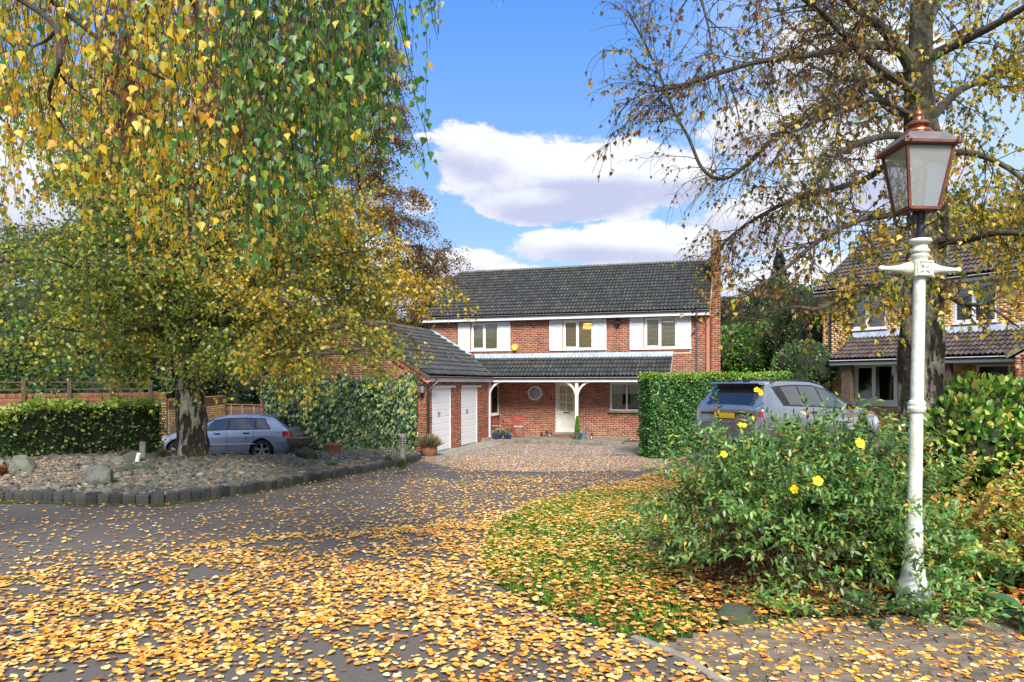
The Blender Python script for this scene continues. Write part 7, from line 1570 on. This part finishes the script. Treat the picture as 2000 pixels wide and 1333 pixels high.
FLW = mat('yellow_petal', (.86, .62, .01), .6); FLC = mat('flower_stamens', (.80, .38, .02), .8)
def flower(px, py, Y, s_=1., face=(0, -1, .5), rot=0):
    o = empty('flower', P(px, py, Y)-SB, 0, parent=SH); M_ = Vector(face).to_track_quat('Z', 'Y').to_matrix().to_4x4() @ Matrix.Rotation(rot, 4, 'Z'); b = MB(M_); r = .026*s_
    for k in range(5):
        a = 2*PI*k/5; c_, q_ = math.cos(a), math.sin(a); Pp = lambda x, w_, z: (x*c_-w_*q_, x*q_+w_*c_, z)
        b.add([Pp(.002, 0, 0), Pp(r*.55, r*.46, .004), Pp(r*1.0, r*.66, .012), Pp(r*1.30, r*.1, .006), Pp(r*1.12, -r*.50, .004), Pp(r*.55, -r*.40, .0)], [(0, 5, 4, 3, 2, 1)])
    b.build('petals', FLW, o); b = MB(M_); b.lathe([(0, 0), (.007*s_, .002), (.006*s_, .010), (0, .014)], 8); b.build('stamens', FLC, o, True)
flower(1679, 866, 5.25, 1.15, (.1, -1, .35), .3); flower(1597, 940, 5.1, 1.15, (-.1, -1, .5), 0); flower(1553, 956, 5.1, 1.0, (-.9, -.7, .1), .5); flower(1449, 832, 5.3, 1.1, (0, -.45, 1), .2); flower(1413, 888, 5.3, .85, (.2, -1, .6), .8); flower(1484, 766, 5.9, .95, (.6, -1, .2), .4); flower(1478, 762, 5.9, .7, (-.5, -1, .4), .1)
# ---- growth round the lamp foot and right-hand border
def spray(c, label, n, L, sz, cols, wts, seed, name='shrub', cat='shrub', tmpl=LT_LANCE, inc0=.2, inc1=1.2, stem='redstem', gap=.035, t0=.3, side=3, droop=.2):
    o = empty(name, c, 0, label, cat); g = random.Random(seed); lines = []; lp = []; lt = []
    for k in range(n):
        a = g.uniform(0, 2*PI); i = g.uniform(inc0, inc1); st = walk(g, Vector((g.gauss(0, .06), g.gauss(0, .06), 0)), Vector((math.cos(a)*math.sin(i), math.sin(a)*math.sin(i), math.cos(i))), L*g.uniform(.6, 1.1), 7, .09, droop); subs = [(st, t0)]
        for m_ in range(side): p, dd = along(st, g.uniform(.3, .95)); subs.append((walk(g, p, dd+Vector((g.gauss(0, .6), g.gauss(0, .6), g.gauss(.1, .3))), L*g.uniform(.12, .3), 4, .1, .1), .1))
        for s_, t_ in subs:
            lines.append((s_, .005 if s_ is st else .0025, .0015)); Ls = sum((b-a_).length for a_, b in zip(s_, s_[1:])); m = max(2, int(Ls*(1-t_)/gap))
            for q_ in range(m+1):
                p, d = along(s_, min(.999, t_+(1-t_)*q_/m)); v = Vector((g.gauss(0, 1), g.gauss(0, 1), g.gauss(0, .5)))
                for sg in (1, -1): lp.append(tuple(p)); lt.append(tuple(v.normalized()*sg+d*.7))
    tube_lines('stems', lines, M[stem], o); rs = np.random.RandomState(seed); N = len(lp); lp = np.array(lp); k = lp[:, 2]+c.z > .02; leaves('foliage', lp[k], np.array(lt)[k], (rs.uniform(.7, 1.25, N)*sz)[k], pal(N, cols, wts, .22, rs)[k], o, 'leaf', tmpl, rs, flatn=np.tile([0, -.2, 1.], (k.sum(), 1))); return o
GL = [(.09, .23, .06), (.14, .32, .07), (.21, .41, .07), (.34, .52, .08)]
spray(Vector((3.35, 5.75, 0)), 'leafy green hypericum shoots right of the lamp post', 46, .85, .060, GL, [3, 4, 3, 1.5], 41)
spray(Vector((3.02, 4.95, 0)), 'low fresh green shoots covering the foot of the lamp post', 16, .42, .055, GL, [2, 3, 4, 2], 42, droop=.1)
spray(Vector((1.86, 5.0, 0)), 'small bright green seedling shoots in front of the flowering shrub', 9, .30, .055, GL, [1, 3, 4, 3], 43)
spray(Vector((2.55, 5.0, 0)), 'ivy-like trailing green shoots between shrub and lamp post', 12, .36, .055, [(.04, .10, .03), (.08, .17, .04)], [1, 1], 44, inc0=.6)
spray(Vector((3.95, 6.4, 0)), 'orange and bronze leaved shrub under the evergreen bush', 60, 1.1, .055, [(.58, .24, .06), (.72, .45, .08), (.42, .38, .06), (.20, .28, .05), (.62, .52, .12)], [2, 2.4, 2, 2.5, 1.6], 45, tmpl=LT_OVAL, t0=.2)
spray(Vector((4.35, 5.5, 0)), 'yellow-green arching shrub at the right edge of the border', 50, .95, .05, [(.56, .52, .08), (.42, .46, .06), (.26, .36, .06), (.68, .46, .10)], [3, 3, 2, 1], 46, tmpl=LT_OVAL, t0=.2)
spray(Vector((2.9, 7.6, 0)), 'dusty grey-green undergrowth behind the lamp post beside the birch trunk', 38, 1.0, .045, [(.07, .12, .06), (.10, .16, .08), (.05, .09, .04), (.40, .22, .06)], [3, 3, 3, .5], 47)
spray(Vector((1.72, 6.7, float(T(1.72, 6.7)))), 'fine-leaved green fringe at the left side of the flowering shrub', 26, .52, .042, [(.07, .15, .045), (.11, .22, .06)], [1, 1], 48)
def hellebore(c, label, seed, n=26, L=.20):
    o = empty('leafy_perennial', c, 0, label, 'plant'); g = random.Random(seed); pos = []; tip = []
    for k in range(n): a = g.uniform(0, 2*PI); e = g.uniform(.1, .9); rr = g.uniform(.0, .10); pos.append((rr*math.cos(a), rr*math.sin(a), g.uniform(.05, .18))); tip.append((math.cos(a), math.sin(a), math.sin(e)-.35))
    tv = np.array([(0, 0, 0), (.17, .25, .05), (.21, .55, .03), (.10, .85, -.08), (0, 1.0, -.16), (-.10, .85, -.08), (-.21, .55, .03), (-.17, .25, .05), (0, .5, -.01)])
    tf = np.array([(8, 0, 1), (8, 1, 2), (8, 2, 3), (8, 3, 4), (8, 4, 5), (8, 5, 6), (8, 6, 7), (8, 7, 0)]); rs = np.random.RandomState(seed); pos = np.array(pos); tip = np.array(tip)
    cl = pal(n, [(.03, .11, .03), (.05, .16, .04), (.08, .20, .05)], [1, 1, 1], .2, rs)
    for k in range(n):
        l = leaves('leaf', pos[k:k+1], tip[k:k+1], np.array([L*rs.uniform(.75, 1.15)]), cl[k:k+1], o, 'leafgloss', (tv, tf), rs, flatn=np.array([[0, 0, 1.]]))
    b = MB()
    for k in range(n): b.tube([(0, 0, -.02), tuple(pos[k]*.6), tuple(pos[k])], .004, 4)
    b.build('stalks', mat('stalk', (.12, .16, .05), .7), o); return o
hellebore(G(1906, 1195), 'dark green strap-leaved perennial nearest the lamp base', 1, 22, .12); hellebore(G(1975, 1160)+Vector((0, .1, 0)), 'large-leaved perennial clump under the arching shrub', 2, 34, .15); hellebore(G(2010, 1235), 'big glossy perennial cut by the right edge beside the paving', 3, 24, .17); hellebore(G(1940, 1130)+Vector((0, .3, 0)), 'second row leafy perennial behind the clump at the right', 4, 26, .14)
# evergreen bush with yellowish leaf tips
EB = bush((5.35, 7.7, .86), (1.0, .85, .98), 'dense rounded evergreen bush with lime tinted leaves at the right edge', [(.07, .19, .03), (.14, .32, .04), (.34, .50, .06), (.58, .62, .10), (.72, .45, .10)], [4, 4, 4, 2.2, .6], 15000, .085, name='evergreen_bush', seed=31, parts=16, mt='leafgloss', tmpl=LT_OVAL)
VC = empty('virginia_creeper', ga.location+Vector((-.02, -.2, 0)), 0, 'reddish creeper on the brick corner at the right edge', 'climbing plant'); rs = np.random.RandomState(3); n = 420; z = rs.rand(n)*2.2; leaves('leaf_mass', np.stack([rs.uniform(-.3, 1.0, n), rs.uniform(-.5, 0.05, n), z+.1], 1), rs.normal(0, .6, (n, 3))+[0, -.5, -.7], rs.uniform(.07, .14, n), pal(n, [(.45, .12, .06), (.55, .32, .10), (.40, .30, .10), (.25, .07, .04)], [2, 2, 1, 2], .2, rs), VC, 'leaf', LT_FINE, rs)
b = MB(); b.tube([(.1, -.05, 0), (.15, -.1, 1.), (0, -.05, 2.2)], [.02, .012, .005], 6); b.build('stem', M['twig'], VC)

# ---- grass and the fallen leaves
def pts_in(N, xr, yr, test):
    out = []; n = 0
    while n < N: x = RS.uniform(*xr, N*3); y = RS.uniform(*yr, N*3); k = test(x, y); out.append(np.stack([x[k], y[k]], 1)); n += k.sum()
    return np.concatenate(out)[:N]
lpv = [(p.x, p.y) for p in lawn_poly]; spv = [(p.x, p.y) for p in soil_poly]; ppv = [(p.x, p.y) for p in pave_poly]; gpv = [(p.x, p.y) for p in gravel_poly]; bpv = [(p.x, p.y) for p in bed_poly]
g2 = pts_in(34000, (-.4, 5.2), (4.3, 12.6), lambda x, y: inpoly(x, y, lpv) & (~inpoly(x, y, spv) | (RS.rand(len(x)) < .03)) & (x/y < .42)); N = len(g2)
leaves('grass', np.stack([g2[:, 0], g2[:, 1], T(g2[:, 0], g2[:, 1])+.01], 1), np.stack([RS.normal(0, .45, N), RS.normal(0, .45, N), np.ones(N)], 1), RS.uniform(.035, .085, N)*1., pal(N, [(.055, .17, .013), (.08, .23, .018), (.12, .26, .025)], [3, 3, 2], .25), None, 'needle', (LT_BLADE[0]*np.array([1.6, 1, 1]), LT_BLADE[1]))
go = bpy.data.objects['grass']; tag(go, 'short green lawn grass showing between fallen leaves', 'grass', kind='stuff')
def clump(x, y, s): return np.sin(x*s+1.3*np.sin(y*s*.7))*np.sin(y*s*1.3+1.7*np.sin(x*s*.6+1))
def dens(x, y):
    lim = 7.6+.75*(x+2.7)+.3*np.sin(x*1.7)                  # the tide line of leaves across the tarmac
    lim = np.where(x > -1.0, lim+np.clip(x+1., 0, 1)*.9, np.maximum(lim, 4.6))
    d = np.where(y < lim, 860*(.66+.42*clump(x, y, 1.5)+.5*clump(x+3, y, 4.3)+.25*clump(y, x, 9.)), 150*np.exp(-(y-lim)/1.3)+40*(1+.6*clump(x, y, 2.3)))
    d = np.where((y >= lim) & (x > -1.6-.1*(y-9)), 230*np.exp(-(y-lim)/5)+80*np.clip(clump(x, y, 1.3), -1, 1), d)
    d = np.clip(d, 22, 1250); edge_d = S((y-2)/2.2); L = inpoly(x, y, lpv)
    d = np.where(L, 800*(.8+.5*clump(x, y, 2.7)), d); d = np.where(inpoly(x, y, spv), 800, d); d = np.where(inpoly(x, y, ppv), 560*(.8+.4*clump(x, y, 3.)), d)
    d = np.where(inpoly(x, y, gpv), 95, d); d = np.where(inpoly(x, y, bpv), 14, d)
    d = np.where(y > 22.5, d*.15, d); kx = np.abs(x) > 30; return np.where(kx, 0, d)
X_ = RS.uniform(-19, 8.5, 1500000); Y_ = RS.uniform(2.7, 27, 1500000); A_c = 27.5*24.3/1500000
k = (np.abs(X_/Y_) < .80) & (RS.rand(len(X_)) < dens(X_, Y_)*A_c) & ((X_ < 4.6) | (Y_ < 9)); X_, Y_ = X_[k], Y_[k]
loc = np.stack([X_-H1.location.x, Y_-H1.location.y], 1); uu = loc[:, 0]*math.cos(A)-loc[:, 1]*math.sin(A); vv = loc[:, 0]*math.sin(A)+loc[:, 1]*math.cos(A)
k = ~((uu < .05) & (uu > -6.6) & (vv > -.05)) & ~(vv > 5.2); X_, Y_ = X_[k], Y_[k]; N = len(X_); print('fallen', N)
inb_ = inpoly(X_, Y_, bpv); insoil = inpoly(X_, Y_, spv) | (inpoly(X_, Y_, lpv) & (Y_ < 5.9)); Z_ = np.where(inb_, TB(X_, Y_)+.10, T(X_, Y_)+.014+RS.rand(N)*.012+np.where(inpoly(X_, Y_, lpv), RS.rand(N)*.05, 0))
FL = [(.84, .50, .11), (.85, .58, .22), (.80, .40, .05), (.68, .29, .05), (.82, .62, .31), (.38, .16, .06)]; col = pal(N, FL, [3.4, 2.6, 4, 2.6, 1.4, 1.5], .2); c2 = pal(N, FL[2:4]+[(.42, .16, .05), (.30, .12, .05), (.76, .42, .12)], [2, 3, 3, 2, 2], .2); kk = insoil & (RS.rand(N) < .68); col[kk] = c2[kk]
an = RS.rand(N)*6.28; tilt = RS.normal(0, .10, N)*np.where(RS.rand(N) < .12, 3., 1.); tv = np.array([(0, 0, 0), (.36, .10, 0), (.46, .38, 0), (.27, .76, 0), (0, 1.02, 0), (-.27, .76, 0), (-.46, .38, 0), (-.36, .10, 0), (0, .42, 0)]); tv[:, 2] = [0, .03, .07, .04, .02, .03, .08, .03, .0]
tv1 = tv*np.array([1.05, 1, 1.4]); tv1[:, 1] -= .5
leaves('fallen_leaves', np.stack([X_, Y_, Z_], 1), np.stack([np.cos(an), np.sin(an), tilt], 1), RS.uniform(.5, 1.3, N)*.0425, col, None, 'fallen', (tv1, LT_FINE[1]), RS, flatn=np.tile([0, 0, 3.2], (N, 1)))
tag(bpy.data.objects['fallen_leaves'], 'golden birch leaves scattered over tarmac, lawn and paving', 'fallen leaves', kind='stuff')
